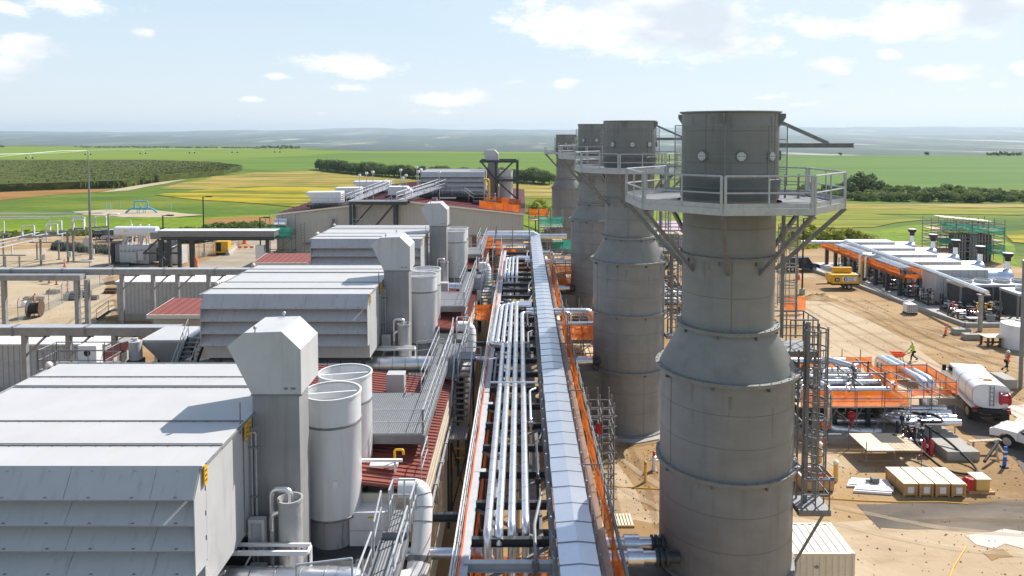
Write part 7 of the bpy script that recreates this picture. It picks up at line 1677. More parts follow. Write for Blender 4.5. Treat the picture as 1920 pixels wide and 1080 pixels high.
vehicle('parked_pickup', 'silver pickup half hidden by the transformer conservator', 'pickup', (*(-73.01, 135.25), 0), R(15), carsilver, group='cars parked beyond the switchyard', **PU)
vehicle('parked_car', 'white car facing us under the duct bridge', 'car', (*(-58.34, 134.59), 0), R(-70), carwhite, group='cars parked under the duct bridge', **SUV)
vehicle('parked_car', 'dark car left of the white one under the duct bridge', 'car', (*(-60.47, 134.59), 0), R(-70), carblack, group='cars parked under the duct bridge', **SUV)
vehicle('parked_pickup', 'silver pickup right of white car under the duct bridge', 'pickup', (*(-55.9, 135.25), 0), R(-160), carsilver, group='cars parked under the duct bridge', **PU)
vehicle('parked_car', 'pale car rightmost under the duct bridge', 'car', (*(-54.29, 136.58), 0), R(-160), carwhite, group='cars parked under the duct bridge', **SUV)
tag(mb(concrete).box(-37.5, -34.5, 124, 126, 0, 1.2).box(-37.3, -34.7, 124.2, 125.8, 1.2, 1.28).build('concrete_box', concrete), 'grey concrete vault near the far building corner', 'vault')

# ================================================================ right yard
def kerb(label, pts, w=0.35, h=0.42):
    t = thing('kerb', label, 'kerb', (*pts[0], 0)); q = mb(concrete)
    for a, b_ in zip(pts, pts[1:]): q.bar((*a, h / 2 - 0.02), (*b_, h / 2 - 0.02), w, h)
    q.build('kerb_wall', concrete, t); return t
K = [(40.5, 113), (43.4, 94.2), (44.6, 83.0), (45.5, 75.6), (63, 75.2)]
kerb('low concrete kerb wall around the compressor pad', K)
field('pad', [(40.6, 113), (43.5, 94.2), (44.7, 83.0), (45.6, 75.7), (63, 75.4), (64, 113)], padm, 0.03, 50, 0)
# enclosed compressors with silver exhausts
def comp(loc, label):
    t = thing('compressor_enclosure', label, 'compressor', loc, group='enclosed compressors in a row', local=True)
    q = mb(panel); q.box(0, 6.1, 0, 2.9, 0.35, 3.85); q.build('enclosure', panel, t, bevel=0.03)
    q = mb(shedroof); q.box(-0.06, 6.16, -0.06, 2.96, 3.86, 3.94); q.build('roof', shedroof, t)
    q = mb(greysteel)
    for i in range(6): q.box(0.9 + i * 0.95, 0.93 + i * 0.95, -0.015, -0.002, 0.5, 3.8)
    q.cbox((3.9, -0.02, 2.3), (0.2, 0.03, 0.25)); q.build('panel_joints', greysteel, t)
    q = mb(silver); q.tube([(6.1, 1.45, 2.5), (9.3, 1.45, 2.5)], 1.3, 24); q.build('exhaust_body', silver, t)
    q = mb(silver); q.lathe([(0.75, 0.35), (0.6, 2.6), (0.31, 3.7), (0.28, 5.0), (0, 5.0)], (9.25, 1.45), 20); q.build('stack_cone', silver, t)
    q = mb(blackm); q.lathe([(0.31, 4.7), (0.33, 5.1), (0.55, 5.35), (0.58, 5.6), (0.5, 5.6), (0, 5.45)], (9.25, 1.45), 20); c = q.build('rain_cap', blackm, t)
    q = mb(whitem); q.lathe([(0.56, 5.62), (0.56, 5.68), (0, 5.7)], (9.25, 1.45), 20); q.build('cap_top', whitem, c)
    q = mb(concrete); q.box(-0.3, 10.4, -0.3, 3.2, 0.03, 0.34); q.build('plinth', concrete, t); return t
C1 = None
for i, Y in enumerate((86.0, 91.3, 96.6, 102.0, 107.6)):
    lab = ['nearest compressor enclosure with silver exhaust and black capped stack', 'second nearest compressor enclosure with black capped stack', 'middle compressor enclosure with black capped stack', 'second farthest compressor enclosure with black capped stack', 'farthest compressor enclosure with black capped stack'][i]
    if i == 0: C1 = comp((48.2, Y, 0), lab)
    else: dup(C1, (48.2, Y, 0), lab)
# netted rack along the pad
t = thing('netted_pipe_rack', 'low pipe rack on black columns wrapped in orange netting', 'pipe rack', (47, 97, 0))
for i in range(8):
    for x in (46.0, 48.4):
        q = mb(darksteel); q.bar((x, 89.8 + 3.1 * i, 0.03), (x, 89.8 + 3.1 * i, 2.4), 0.42, 0.42); q.build('column', darksteel, t)
q = mb(greysteel)
for x in (46.0, 48.4): q.ibeam((x, 89.6, 2.55), (x, 113, 2.55), 0.25, 0.3)
for i in range(8): q.bar((46.1, 89.8 + 3.1 * i, 2.5), (48.3, 89.8 + 3.1 * i, 2.5), 0.15, 0.2)
q.build('beams', greysteel, t)
q = mb(netting); rnd = random.Random(4)
for i in range(24):
    y = 89.6 + i * 1.0; a, b_ = 45.83 + 0.05 * math.sin(i * 1.9), 45.83 + 0.05 * math.sin((i + 1) * 1.9)
    q.poly([(a, y, 2.25), (b_, y + 1, 2.25), (b_ + 0.02, y + 1, 3.3 + 0.06 * math.sin(i + 1)), (a + 0.02, y, 3.3 + 0.06 * math.sin(i))])
q.build('side_net', netting, t, smooth=False)
q = mb(netting); q.net([(45.8, 89.5, 2.2), (49.6, 89.5, 2.2), (49.6, 89.5, 2.75), (45.8, 89.5, 2.75)]); q.net([(47.2, 90.3, 2.8), (49.7, 90.3, 2.8), (49.7, 90.3, 3.5), (47.2, 90.3, 3.5)]); q.build('end_net', netting, t)
q = mb(galvd); q.rail([(45.9, 89.6, 2.7), (45.9, 113, 2.7)], h=0.75, step=2.0, r=0.03); q.rail([(49.6, 89.6, 2.7), (45.9, 89.6, 2.7)], h=0.75, r=0.03); q.build('railing', galvd, t)
for i, (x, z, r) in enumerate(((47.2, 3.95, 0.24), (46.6, 3.2, 0.2), (47.1, 3.2, 0.2), (47.7, 3.15, 0.25))):
    pts = [(x, 74 if i == 0 else 90.5, z), (x, 108 if i == 0 else 112, z)]
    if i == 0: pts = [(46.4, 73.6, z), (47.2, 86, z), (47.2, 107.5, z), (40.6, 107.5, z)]
    pipe(['long silver header pipe over the netted rack, turning left', 'silver pipe nearest the netting on the low rack', 'second silver pipe on the low netted rack', 'fat silver pipe behind others on low netted rack'][i], pts, r=r, rad=0.6, group='silver pipes on the netted rack')
pipe('silver riser pair bending down beside the netted rack', [(47.6, 99.0, 3.6), (45.3, 99.0, 3.6), (45.3, 99.0, 0.9), (43.8, 98.6, 0.9)], r=0.2, rad=0.4, group='silver risers by the netted rack')
pipe('second silver riser bending down beside the netted rack', [(47.6, 98.2, 3.5), (45.7, 98.2, 3.5), (45.7, 98.2, 0.6)], r=0.2, rad=0.4, group='silver risers by the netted rack')
t = thing('end_post', 'single grey post carrying the near end of silver header', 'post', (46.0, 73.7, 0)); q = mb(beamm); q.bar((46.0, 73.9, 0.03), (46.0, 73.9, 3.6), 0.32, 0.32); q.build('post', beamm, t); q = mb(galvd); q.box(45.7, 46.8, 73.6, 74.2, 3.6, 3.72); q.build('cap_plate', galvd, t)
tag(mb(yellow).bar((44.6, 97.0, 0.0), (44.6, 97.0, 3.2), 0.16).bar((44.4, 97.0, 0.02), (44.8, 97.0, 0.02), 0.4, 0.05).build('gas_riser', yellow), 'thin yellow vertical pipe among the black rack columns', 'pipe')
# process skids under and beside the rack
def process_skid(loc, w, d, h, seed, label, dens=1.0):
    rnd = random.Random(seed); t = thing('process_skid', label, 'process skid', loc, group='piping skids on the compressor pad')
    x0, y0 = loc[0], loc[1]
    q = mb(darkwood if seed % 2 else darksteel); q.box(x0, x0 + w, y0, y0 + 0.12, 0.1, 0.3); q.box(x0, x0 + w, y0 + d - 0.12, y0 + d, 0.1, 0.3)
    for x in (x0, x0 + w - 0.12):
        q.box(x, x + 0.12, y0 + 0.12, y0 + d - 0.12, 0.1, 0.3)
        for y in (y0 + 0.05, y0 + d - 0.15): q.bar((x + 0.06, y, 0.03), (x + 0.06, y, h), 0.12)
    q.build('frame', darksteel, t)
    for k in range(int(5 * dens)):
        q = mb(rnd.choice([silver, silver, galvd, darksteel, stackdark])); y = y0 + rnd.uniform(0.15, d - 0.15); z = rnd.uniform(0.45, h); x = x0 + rnd.uniform(0, w * 0.3)
        q.tube(fillet([(x, y, z), (x + w * rnd.uniform(0.4, 0.65), y, z), (x + w * rnd.uniform(0.5, 0.7), y + rnd.uniform(-0.3, 0.3), rnd.uniform(0.35, h))], 0.15, 3), rnd.uniform(0.05, 0.13), 8); q.build('pipe', silver, t)
    for k in range(int(4 * dens)):
        x, y, z = x0 + rnd.uniform(0.2, w - 0.2), y0 + rnd.uniform(0.1, d - 0.1), rnd.uniform(0.5, h + 0.2)
        q = mb(rnd.choice([darksteel, darksteel, redm, yellow, panel, blackm])); q.cyl((x, y), 0.14, z, z + 0.3, 8); q.tube([(x, y, z + 0.3), (x, y, z + 0.55)], 0.04, 6); q.disc((x, y, z + 0.55), (0, 0, 1), 0.16, 0.04, 10); q.tube([(x, y, 0.3), (x, y, z)], 0.05, 6); q.build('valve', darksteel, t)
    return t
rnd = random.Random(21); n_ = 0
where = ['under the black columns, farthest', 'under the black columns, second from far end', 'under the black columns, third from far end', 'under the black columns, midway', 'under the black columns, before the orange net end', 'left of the nearest enclosure', 'in front of the nearest enclosure', 'near the end post, left', 'near the end post, behind', 'in the open front part, left', 'in the open front part, middle', 'in the open front part, right', 'before the fan cooler, left', 'before the fan cooler, right']
for i, (x, y, w, d, h) in enumerate(((46.3, 106, 2.0, 2.2, 1.6), (46.4, 101.5, 1.9, 2.2, 1.7), (46.4, 96.5, 1.9, 2.4, 1.6), (46.4, 92.5, 1.9, 2.4, 1.7), (46.4, 88.6, 2.0, 2.2, 1.5), (46.6, 84.6, 1.5, 3.0, 1.4), (48.6, 83.4, 3.6, 2.0, 1.3), (46.9, 80.6, 1.8, 2.2, 1.2), (49.0, 80.6, 1.6, 1.6, 1.4), (45.9, 77.6, 1.5, 2.0, 1.0), (47.6, 77.9, 1.4, 1.9, 1.1), (49.2, 77.9, 1.4, 1.8, 1.0), (50.9, 80.2, 2.2, 1.4, 1.5), (53.6, 80.3, 2.4, 1.3, 1.4))):
    process_skid((x, y, 0.03), w, d, h, 30 + i, 'dark piping skid with valves ' + where[i], 1.4)
# fan coolers
def cooler(label, x0, x1, y0, y1, z1, nf, r, loc_, splay=0.0):
    t = thing('fan_cooler', label, 'fan cooler', loc_, group='fan coolers on the pad')
    q = mb(galv); q.box(x0 - 0.1, x1 + 0.1, y0 - 0.1, y1 + 0.1, z1 - 0.28, z1); q.build('plenum', galv, t, bevel=0.02)
    q = mb(recess); q.prism([(y0 + splay, 0.6), (y0 + 0.05, z1 - 0.29), (y1 - 0.05, z1 - 0.29), (y1 - splay, 0.6)], x0, x1, 'x'); q.build('coil', recess, t, smooth=False)
    q = mb(greysteel)
    for x in [lerp(x0, x1, i / 3) for i in range(4)]:
        for y in (y0 + 0.1, y1 - 0.1): q.bar((x, y, 0.03), (x, y, z1 - 0.3), 0.16)
    q.build('legs', greysteel, t)
    for i in range(nf):
        c = (lerp(x0, x1, (i + 0.5) / nf), (y0 + y1) / 2)
        q = mb(galv); q.lathe([(r, z1), (r, z1 + 0.32), (r - 0.05, z1 + 0.32), (r - 0.05, z1)], c, 24); f = q.build('fan_ring', galv, t)
        q = mb(darksteel); 
        for k in range(6): a = k * PI / 3; q.bar((c[0], c[1], z1 + 0.16), (c[0] + (r - 0.08) * math.cos(a), c[1] + (r - 0.08) * math.sin(a), z1 + 0.2), 0.16, 0.02)
        q.cyl(c, 0.14, z1 + 0.1, z1 + 0.26, 10); q.build('fan_blades', darksteel, f)
        q = mb(galv)
        for k in range(7): y = c[1] - r + 0.12 + k * (2 * r - 0.24) / 6; w = math.sqrt(max(0, (r - 0.03) ** 2 - (y - c[1]) ** 2)); q.bar((c[0] - w, y, z1 + 0.31), (c[0] + w, y, z1 + 0.31), 0.02)
        q.build('fan_guard', galv, f)
    return t
cooler('long white fan cooler with four round fans at the right edge', 48.6, 59.2, 81.6, 84.4, 3.1, 5, 0.85, (54, 83, 0))
cooler('free standing fan cooler with splayed dark sides, nearer one', 51.6, 55.4, 76.6, 79.6, 3.2, 1, 1.1, (53.5, 78, 0), 0.6)
t = thing('grey_bin', 'small grey bin on the pale pad before the fan cooler', 'bin', (48.9, 76.4, 0.03)); q = mb(greysteel); q.lathe([(0, 0.05), (0.35, 0.05), (0.42, 1.0), (0.36, 1.0), (0.33, 0.2), (0, 0.2)], (48.7, 76.5), 16); q.build('body', greysteel, t)
t = thing('cable_tray_stand', 'low dark work bench on the pale pad corner', 'bench', (46.9, 76.7, 0.03)); q = mb(galv); q.box(46.3, 47.5, 76.2, 76.9, 0.62, 0.7); q.build('top', galv, t); q = mb(darksteel); q.bar((46.4, 76.3, 0.03), (47.4, 76.8, 0.62), 0.08); q.bar((47.4, 76.3, 0.03), (46.4, 76.8, 0.62), 0.08); q.build('legs', darksteel, t)
# green netted scaffold tower
gx = 69.0
scaffold('scaffold_tower', 'green netted scaffold tower standing beyond the compressors', 'scaffold tower', gx - 5.2, gx + 4.6, 113, 118, 6.6, (1.6, 3.2, 4.8), 5, 3,
         [(greennet, [(gx - 5.2, 112.8, 5.0), (gx + 4.7, 112.8, 4.3), (gx + 4.7, 112.8, 5.4), (gx - 5.2, 112.8, 6.2)]), (greennet, [(gx - 5.3, 112.8, 2.9), (gx - 2.2, 112.8, 2.9), (gx - 2.2, 112.8, 3.9), (gx - 5.3, 112.8, 3.9)]), (greennet, [(gx + 1.8, 112.8, 1.4), (gx + 4.7, 112.8, 1.2), (gx + 4.7, 112.8, 2.6), (gx + 1.8, 112.8, 3.0)]), (greennet, [(gx - 2.4, 115, 0.4), (gx + 2, 115, 0.4), (gx + 2, 115, 4.2), (gx - 2.4, 115, 4.4)])], r=0.06)
t = thing('formwork_columns', 'brown ribbed column formwork inside the green netted tower', 'formwork', (gx, 114, 0))
for x, w in ((gx - 1.9, 1.7), (gx + 0.2, 1.0), (gx + 2.0, 1.9)):
    q = mb(darkwood); q.box(x - w / 2, x + w / 2, 113.6, 115, 0.1, 4.2); c = q.build('column_form', darkwood, t); q = mb(galv)
    for i in range(5): xx = x - w / 2 + w * i / 4; q.bar((xx, 113.5, 0.1), (xx, 113.5, 4.2), 0.12)
    q.build('ribs', galv, c)
t = thing('deck_formwork', 'pale slatted formwork deck on top of the green netted tower', 'formwork', (gx, 115, 6.6)); q = mb(woodlight)
for i in range(9): x = gx - 4.4 + i * 0.9; q.box(x, x + 0.7, 113.4 + i * 0.1, 116.6 + i * 0.1, 6.75 - i * 0.09, 6.87 - i * 0.09)
q.build('slats', woodlight, t); q = mb(galvd)
for i in range(9): x = gx - 4.0 + i * 0.9; q.tube([(x, 114 + i * 0.1, 5.0), (x, 114 + i * 0.1, 6.75 - i * 0.09)], 0.05, 6)
q.build('props', galvd, t)
tag(mb(galv).tube([(67, 99, 2.6), (72, 99, 2.6)], 0.28, 12).bar((68, 99, 0), (68, 99, 2.4), 0.16).build('pipe_stub', galv), 'grey pipe stub sticking in from the right edge over the grass', 'pipe')

# works seen between the two nearest stacks
for i, (x, y, w) in enumerate(((15.0, 82, 4.2), (15.6, 86.5, 4.4), (16.0, 91, 4.6))): process_skid((x, y, 0.03), w, 2.6, 2.2, 70 + i, 'piping skid between the two nearest stacks, ' + ['nearest row', 'middle row', 'farthest row'][i], 2.2)
scaffold('scaffold', 'tall bare scaffold seen between the two nearest stacks', 'scaffold', 15.5, 20.8, 94.5, 98, 10.5, (2.4, 4.6, 6.8), 4, 2, [(greennet, [(15.5, 94.4, 2.5), (18.6, 94.4, 2.5), (18.6, 94.4, 4.6), (15.5, 94.4, 4.3)])], r=0.05)
t = thing('low_building', 'low pale building with lilac roof behind second stack', 'building', (28, 132, 0)); q = mb(shedwall); q.box(22, 33, 129, 138, 0, 2.8); q.build('wall', shedwall, t); q = mb(mat('lilac_roof', (0.5, 0.36, 0.42), r=0.6, var=0.1)); q.prism([(128.6, 2.81), (128.6, 2.95), (133.5, 3.9), (138.4, 2.95), (138.4, 2.81)], 21.6, 33.4, 'x'); q.build('roof', shedroof, t, smooth=False)
q = mb(netting); q.net([(28.6, 81, 0.2), (31.2, 81, 0.2), (31.2, 81, 1.9), (28.6, 81, 2.1)]); tag(q.build('netting_sheet', netting), 'orange netting sheet seen behind the upper ladder of the nearest stack', 'netting')
# yellow trailer generator
gxx, gyy = 39.0, 93.4
t = thing('trailer_generator', 'yellow trailer mounted generator with white name plate', 'generator', (gxx + 2, gyy + 0.8, 0))
q = mb(yellow); q.prism([(gxx, 1.35), (gxx + 0.15, 1.95), (gxx + 3.6, 1.95), (gxx + 3.6, 0.75), (gxx + 0.3, 0.75)], gyy, gyy + 1.7, 'y'); q.build('canopy', yellow, t, smooth=False, bevel=0.06)
q = mb(yellow); q.box(gxx + 0.9, gxx + 3.2, gyy + 1.0, gyy + 1.55, 2.0, 2.65); q.tube([(gxx + 0.4, gyy + 1.3, 1.96), (gxx + 0.4, gyy + 1.3, 2.65), (gxx + 0.9, gyy + 1.3, 2.6)], 0.05, 6); q.build('mast_cover', yellow, t, bevel=0.04)
q = mb(blackm); q.box(gxx + 0.6, gxx + 1.2, gyy - 0.02, gyy - 0.003, 1.05, 1.5); w_ = q.build('control_window', blackm, t); q = mb(galv); q.box(gxx + 0.75, gxx + 1.1, gyy - 0.035, gyy - 0.021, 1.17, 1.38); q.build('control_panel', galv, w_)
q = mb(whitem); q.box(gxx + 1.55, gxx + 3.35, gyy - 0.02, gyy - 0.003, 1.08, 1.62); pl = q.build('name_plate', whitem, t)
q = mb(blue); q.disc((gxx + 1.95, gyy - 0.021, 1.35), (0, -1, 0), 0.24, 0.008, 20); q.build('emblem', blue, pl)
q = mb(whitem); q.prism([(gxx + 1.88, 1.2), (gxx + 2.05, 1.2), (gxx + 2.05, 1.42), (gxx + 1.98, 1.5), (gxx + 1.9, 1.42)], gyy - 0.036, gyy - 0.03, 'y'); q.build('emblem_mark', whitem, pl, smooth=False)
def lettering(txt, size, loc, rot, m, parent):
    cu = bpy.data.curves.new('lettering', 'FONT'); cu.body = txt; cu.size = size; cu.extrude = 0.004
    tmp = bpy.data.objects.new('lettering', cu); COL.objects.link(tmp)
    me = tmp.to_mesh().copy(); bpy.data.objects.remove(tmp)
    o = bpy.data.objects.new('lettering', me); COL.objects.link(o); me.materials.append(m); o.parent = parent
    off = Vector((0, 0, 0)); q_ = parent
    while q_ is not None: off += q_.location; q_ = q_.parent
    o.location = Vector(loc) - off; o.rotation_euler = rot; return o
lettering('United', 0.25, (gxx + 2.3, gyy - 0.026, 1.38), (PI / 2, 0, 0), blue, pl); lettering('Rentals', 0.25, (gxx + 2.3, gyy - 0.026, 1.14), (PI / 2, 0, 0), blue, pl)
q = mb(blackm); q.box(gxx + 0.3, gxx + 3.8, gyy + 0.1, gyy + 1.6, 0.55, 0.74); q.bar((gxx + 0.3, gyy + 0.85, 0.6), (gxx - 1.4, gyy + 0.85, 0.55), 0.12); q.build('chassis', blackm, t)
for s in (0.05, 1.65):
    q = mb(rubber); q.tube([(gxx + 2.4, gyy + s - 0.1, 0.36), (gxx + 2.4, gyy + s + 0.1, 0.36)], 0.36, 18); w_ = q.build('wheel', rubber, t); q = mb(galv); q.disc((gxx + 2.4, gyy + s - 0.11, 0.36), (0, -1, 0), 0.2, 0.02, 14); q.build('rim', galv, w_)
q = mb(redm); q.cbox((gxx + 3.63, gyy + 0.2, 1.1), (0.05, 0.2, 0.2)); q.build('taillight', redm, t)
vehicle('parked_van', 'dark navy van parked behind the nearest stack ladder', 'van', (40.0, 106.3, 0), R(8), carnavy, L=5.2, W=2.0, zs=1.15, cab=(-2.5, 1.5, -2.4, 0.9, 2.05), hood=(1.5, 1.12), wx=(-1.6, 1.65), wr=0.38)

# bollards and chain
def bollard(p, label, r=0.13, h=1.15, cap=True):
    t = thing('bollard', label, 'bollard', (p[0], p[1], 0), group='faded yellow bollards')
    q = mb(bollardm); q.lathe([(r, 0), (r, h)], p, 16); q.build('post', bollardm, t)
    q = mb(cream if cap else bollardm); q.lathe([(r + (0.03 if cap else 0), h - 0.12), (r + (0.03 if cap else 0), h), (r * 0.6, h + 0.08), (0, h + 0.1)], p, 16); q.build('cap', cream, t); return t
bollard((7.09, 41.62), 'slim yellow bollard between the two nearest stacks', 0.09, 1.15, False)
bollard((18.09, 44.24), 'cream capped bollard below the orange shirted workers')
bollard((18.01, 41.75), 'cream capped bollard beside the open debris bin')
a, b_ = (18.09, 44.24), (18.01, 41.75); tag(mb(galv).tube([(a[0], a[1], 0.95), ((a[0] + b_[0]) / 2, (a[1] + b_[1]) / 2, 0.55), (b_[0], b_[1], 0.8)], 0.02, 6).build('chain', galv), 'thin pale chain sagging between two capped bollards', 'chain')
t = thing('hydrant', 'small white hydrant with red top beside the nearest stack', 'hydrant', (*(7.84, 43.1), 0)); p = (7.84, 43.1)
q = mb(whitem); q.lathe([(0.16, 0), (0.13, 0.15), (0.12, 0.8), (0.16, 0.85), (0, 0.95)], p, 12); q.tube([(p[0] - 0.3, p[1], 0.6), (p[0] + 0.3, p[1], 0.6)], 0.07, 8); q.build('body', whitem, t); q = mb(redm); q.lathe([(0.08, 0.92), (0.08, 1.15), (0, 1.2)], p, 10); q.build('cap', redm, t)
tag(mb(yellow).tube([(*p, 0.04) for p in ((4.6, 41.11), (6.08, 40.92), (7.69, 40.73), (10.13, 40.36), (12.99, 40.06), (15.95, 39.76), (18.56, 39.41), (20.77, 39.23), (22.53, 39.29), (23.98, 39.06))], 0.028, 6).build('yellow_hose', yellow), 'thin yellow hose lying straight across the sand', 'hose', 'yellow hoses on the ground')
tag(mb(yellow).tube([(*p, 0.045) for p in ((21.44, 34.95), (20.63, 34.09), (19.83, 33.23), (18.74, 31.83))], 0.028, 6).build('yellow_hose', yellow), 'short yellow hose running off the bottom edge', 'hose', 'yellow hoses on the ground')

# shipping container
t = thing('shipping_container', 'cream corrugated shipping container at the foot of nearest stack', 'container', (10.8, 31.2, 0))
cx0, cx1, cy0, cy1, cz = 7.75, 13.8, 29.95, 32.4, 2.59
def corr(n, L): 
    out = []; p = L / n
    for i in range(n): out += [(i * p, 0), (i * p + p * 0.3, 0), (i * p + p * 0.45, 0.04), (i * p + p * 0.85, 0.04)]
    return out + [(L, 0)]
q = mb(contm); C_ = corr(22, cx1 - cx0 - 0.2)
for y, s in ((cy0 + 0.02, 1), (cy1 - 0.02, -1)):
    vs = [(cx0 + 0.1 + u, y + s * v, 0.16) for u, v in C_] + [(cx0 + 0.1 + u, y + s * v, cz - 0.1) for u, v in C_]; n_ = len(C_)
    q.add(vs, [(i, i + 1, n_ + i + 1, n_ + i) for i in range(n_ - 1)])
C_ = corr(9, cy1 - cy0 - 0.2)
for x, s in ((cx0 + 0.02, 1), (cx1 - 0.02, -1)):
    vs = [(x + s * v, cy0 + 0.1 + u, 0.16) for u, v in C_] + [(x + s * v, cy0 + 0.1 + u, cz - 0.1) for u, v in C_]; n_ = len(C_)
    q.add(vs, [(i, i + 1, n_ + i + 1, n_ + i) for i in range(n_ - 1)])
q.build('corrugated_wall', contm, t, smooth=False)
q = mb(controof); n_ = 18; vs = []; C_ = corr(n_, cx1 - cx0 - 0.12)
vs = [(cx0 + 0.06 + u, cy0 + 0.06, cz - 0.05 + v) for u, v in C_] + [(cx0 + 0.06 + u, cy1 - 0.06, cz - 0.05 + v) for u, v in C_]; n_ = len(C_); q.add(vs, [(i, i + 1, n_ + i + 1, n_ + i) for i in range(n_ - 1)]); q.build('roof', controof, t, smooth=False)
q = mb(contm)
for y in (cy0, cy1 - 0.1):
    q.box(cx0 + 0.14, cx1 - 0.14, y, y + 0.1, cz - 0.1, cz - 0.005); q.box(cx0 + 0.14, cx1 - 0.14, y, y + 0.1, 0.03, 0.16)
for x in (cx0, cx1 - 0.1):
    q.box(x, x + 0.1, cy0 + 0.14, cy1 - 0.14, cz - 0.1, cz - 0.005); q.box(x, x + 0.1, cy0 + 0.14, cy1 - 0.14, 0.03, 0.16)
    for y in (cy0, cy1 - 0.1): q.box(x, x + 0.1, y, y + 0.1, 0.15, cz - 0.12)
q.build('frame', contm, t, bevel=0.01)
q = mb(contm)
for x in (cx0 - 0.01, cx1 - 0.15):
    for y in (cy0 - 0.01, cy1 - 0.15):
        for z in (0.0, cz - 0.12): q.box(x, x + 0.16, y, y + 0.16, z, z + 0.13)
q.build('corner_castings', contm, t, bevel=0.015)
q = mb(galvd)
for x in (10.1, 12.2): q.lathe([(0.07, 2.0), (0.09, 2.03), (0.07, 2.06), (0.05, 2.03), (0.07, 2.0)], (x, cy0 - 0.02), 12)
q.build('lashing_rings', galvd, t)
# crates
def crate(loc, label):
    t = thing('wooden_crate', label, 'crate', loc, group='long pale wooden crates in a row', local=True)
    q = mb(wood); q.box(0.02, 0.72, 0.02, 1.98, 0.08, 0.7); q.build('box', wood, t)
    q = mb(wood)
    for y in (0.0, 0.97, 1.94): q.box(-0.02, 0.018, y, y + 0.07, 0.02, 0.72); q.box(0.722, 0.76, y, y + 0.07, 0.02, 0.72)
    for x in (0.0, 0.66): q.box(x, x + 0.08, -0.02, 0.018, 0.02, 0.7); q.box(x, x + 0.08, 1.982, 2.02, 0.02, 0.7)
    q.build('battens', wood, t)
    q = mb(woodlight); q.box(-0.03, 0.77, -0.03, 0.98, 0.722, 0.76); q.box(-0.03, 0.77, 1.0, 2.03, 0.722, 0.755); q.box(0.15, 0.6, 0.1, 0.92, 0.761, 0.768); l = q.build('lid', woodlight, t)
    q = mb(whitem); q.box(0.22, 0.56, -0.008, 0.012, 0.2, 0.55); q.build('paper_label', whitem, t)
    q = mb(darkwood)
    for y in (0.2, 1.7): q.box(0.0, 0.74, y, y + 0.1, 0, 0.079)
    q.build('skids', darkwood, t); return t
cr0 = crate((20.95, 39.9, 0), 'leftmost long wooden crate in the row of four')
for i in range(3): dup(cr0, (20.95 + 0.87 * (i + 1), 39.9 - 0.03 * i, 0), ['second long wooden crate from left in the row of four', 'third long wooden crate from left in the row of four', 'rightmost long wooden crate in the row of four'][i])
t = thing('debris_bin', 'open wooden debris bin with a blue taped rim', 'bin', (16.4, 41, 0))
q = mb(wood); x0, x1, y0, y1 = 15.55, 17.35, 40.4, 41.7
q.box(x0, x1, y0, y0 + 0.06, 0.1, 0.85); q.box(x0, x1, y1 - 0.06, y1, 0.1, 0.85); q.box(x0, x0 + 0.06, y0 + 0.06, y1 - 0.06, 0.1, 0.85); q.box(x1 - 0.06, x1, y0 + 0.06, y1 - 0.06, 0.1, 0.85); q.box(x0 + 0.06, x1 - 0.06, y0 + 0.06, y1 - 0.06, 0.1, 0.16); q.build('walls', wood, t)
q = mb(blue); q.box(x0 - 0.01, x1 + 0.01, y0 - 0.012, y0 - 0.001, 0.66, 0.84); q.build('blue_tape', blue, t)
q = mb(whitem); q.box(x0 - 0.02, x1 + 0.02, y1 - 0.07, y1 + 0.02, 0.851, 0.9); q.box(x0 - 0.02, x0 + 0.08, y0, y1 - 0.07, 0.851, 0.9); q.build('rim', whitem, t)
q = mb(redm); rnd = random.Random(5)
for i in range(7): x, y = rnd.uniform(x0 + 0.3, x1 - 0.3), rnd.uniform(y0 + 0.3, y1 - 0.3); q.bar((x - 0.2, y, 0.3), (x + 0.25, y + 0.2, 0.4 + rnd.uniform(0, 0.2)), 0.16)
q.build('scrap', darkwood, t)
q = mb(darkwood); q.box(x0, x1, y0 + 0.1, y0 + 0.25, 0, 0.1); q.box(x0, x1, y1 - 0.25, y1 - 0.1, 0, 0.1); q.build('skids', darkwood, t)
for i, (pts, lab) in enumerate((([(18.32, 40.98), (20.59, 40.73), (20.73, 41.49), (18.78, 41.75)], 'larger white sheet panel lying flat on the sand'), ([(18.4, 40.36), (20.38, 40.06), (20.65, 40.61), (18.74, 40.86)], 'smaller white sheet panel lying nearest on the sand'))):
    tag(mb(whitem).prism(pts, 0.02, 0.12 + 0.02 * i, 'z').prism([(x + 0.15, y + 0.1) for x, y in pts], 0.13 + 0.02 * i, 0.17 + 0.02 * i, 'z').build('sheet_panel', whitem, smooth=False), lab, 'panel', 'white panels on the sand')
t = thing('valve_part', 'small rusty valve part lying on the white panels', 'valve', (*(19.94, 41.11), 0.2)); p = (20, 41.24); q = mb(stackdark); q.cbox((p[0], p[1], 0.32), (0.4, 0.3, 0.25)); q.tube([(p[0] - 0.5, p[1], 0.27), (p[0] + 0.2, p[1], 0.3)], 0.08, 8); q.build('body', stackdark, t)
t = thing('engine_on_pallet', 'yellow and red pump set strapped on a small pallet', 'pump', (*(25.12, 40.24), 0)); p = (24.85, 40.18)
q = mb(wood)
for i in range(5): q.box(p[0] - 0.1, p[0] + 1.3, p[1] + i * 0.24, p[1] + 0.16 + i * 0.24, 0.1, 0.13)
q.box(p[0] - 0.1, p[0] + 1.3, p[1], p[1] + 0.1, 0, 0.1); q.box(p[0] - 0.1, p[0] + 1.3, p[1] + 0.9, p[1] + 1.0, 0, 0.1); q.build('pallet', wood, t)
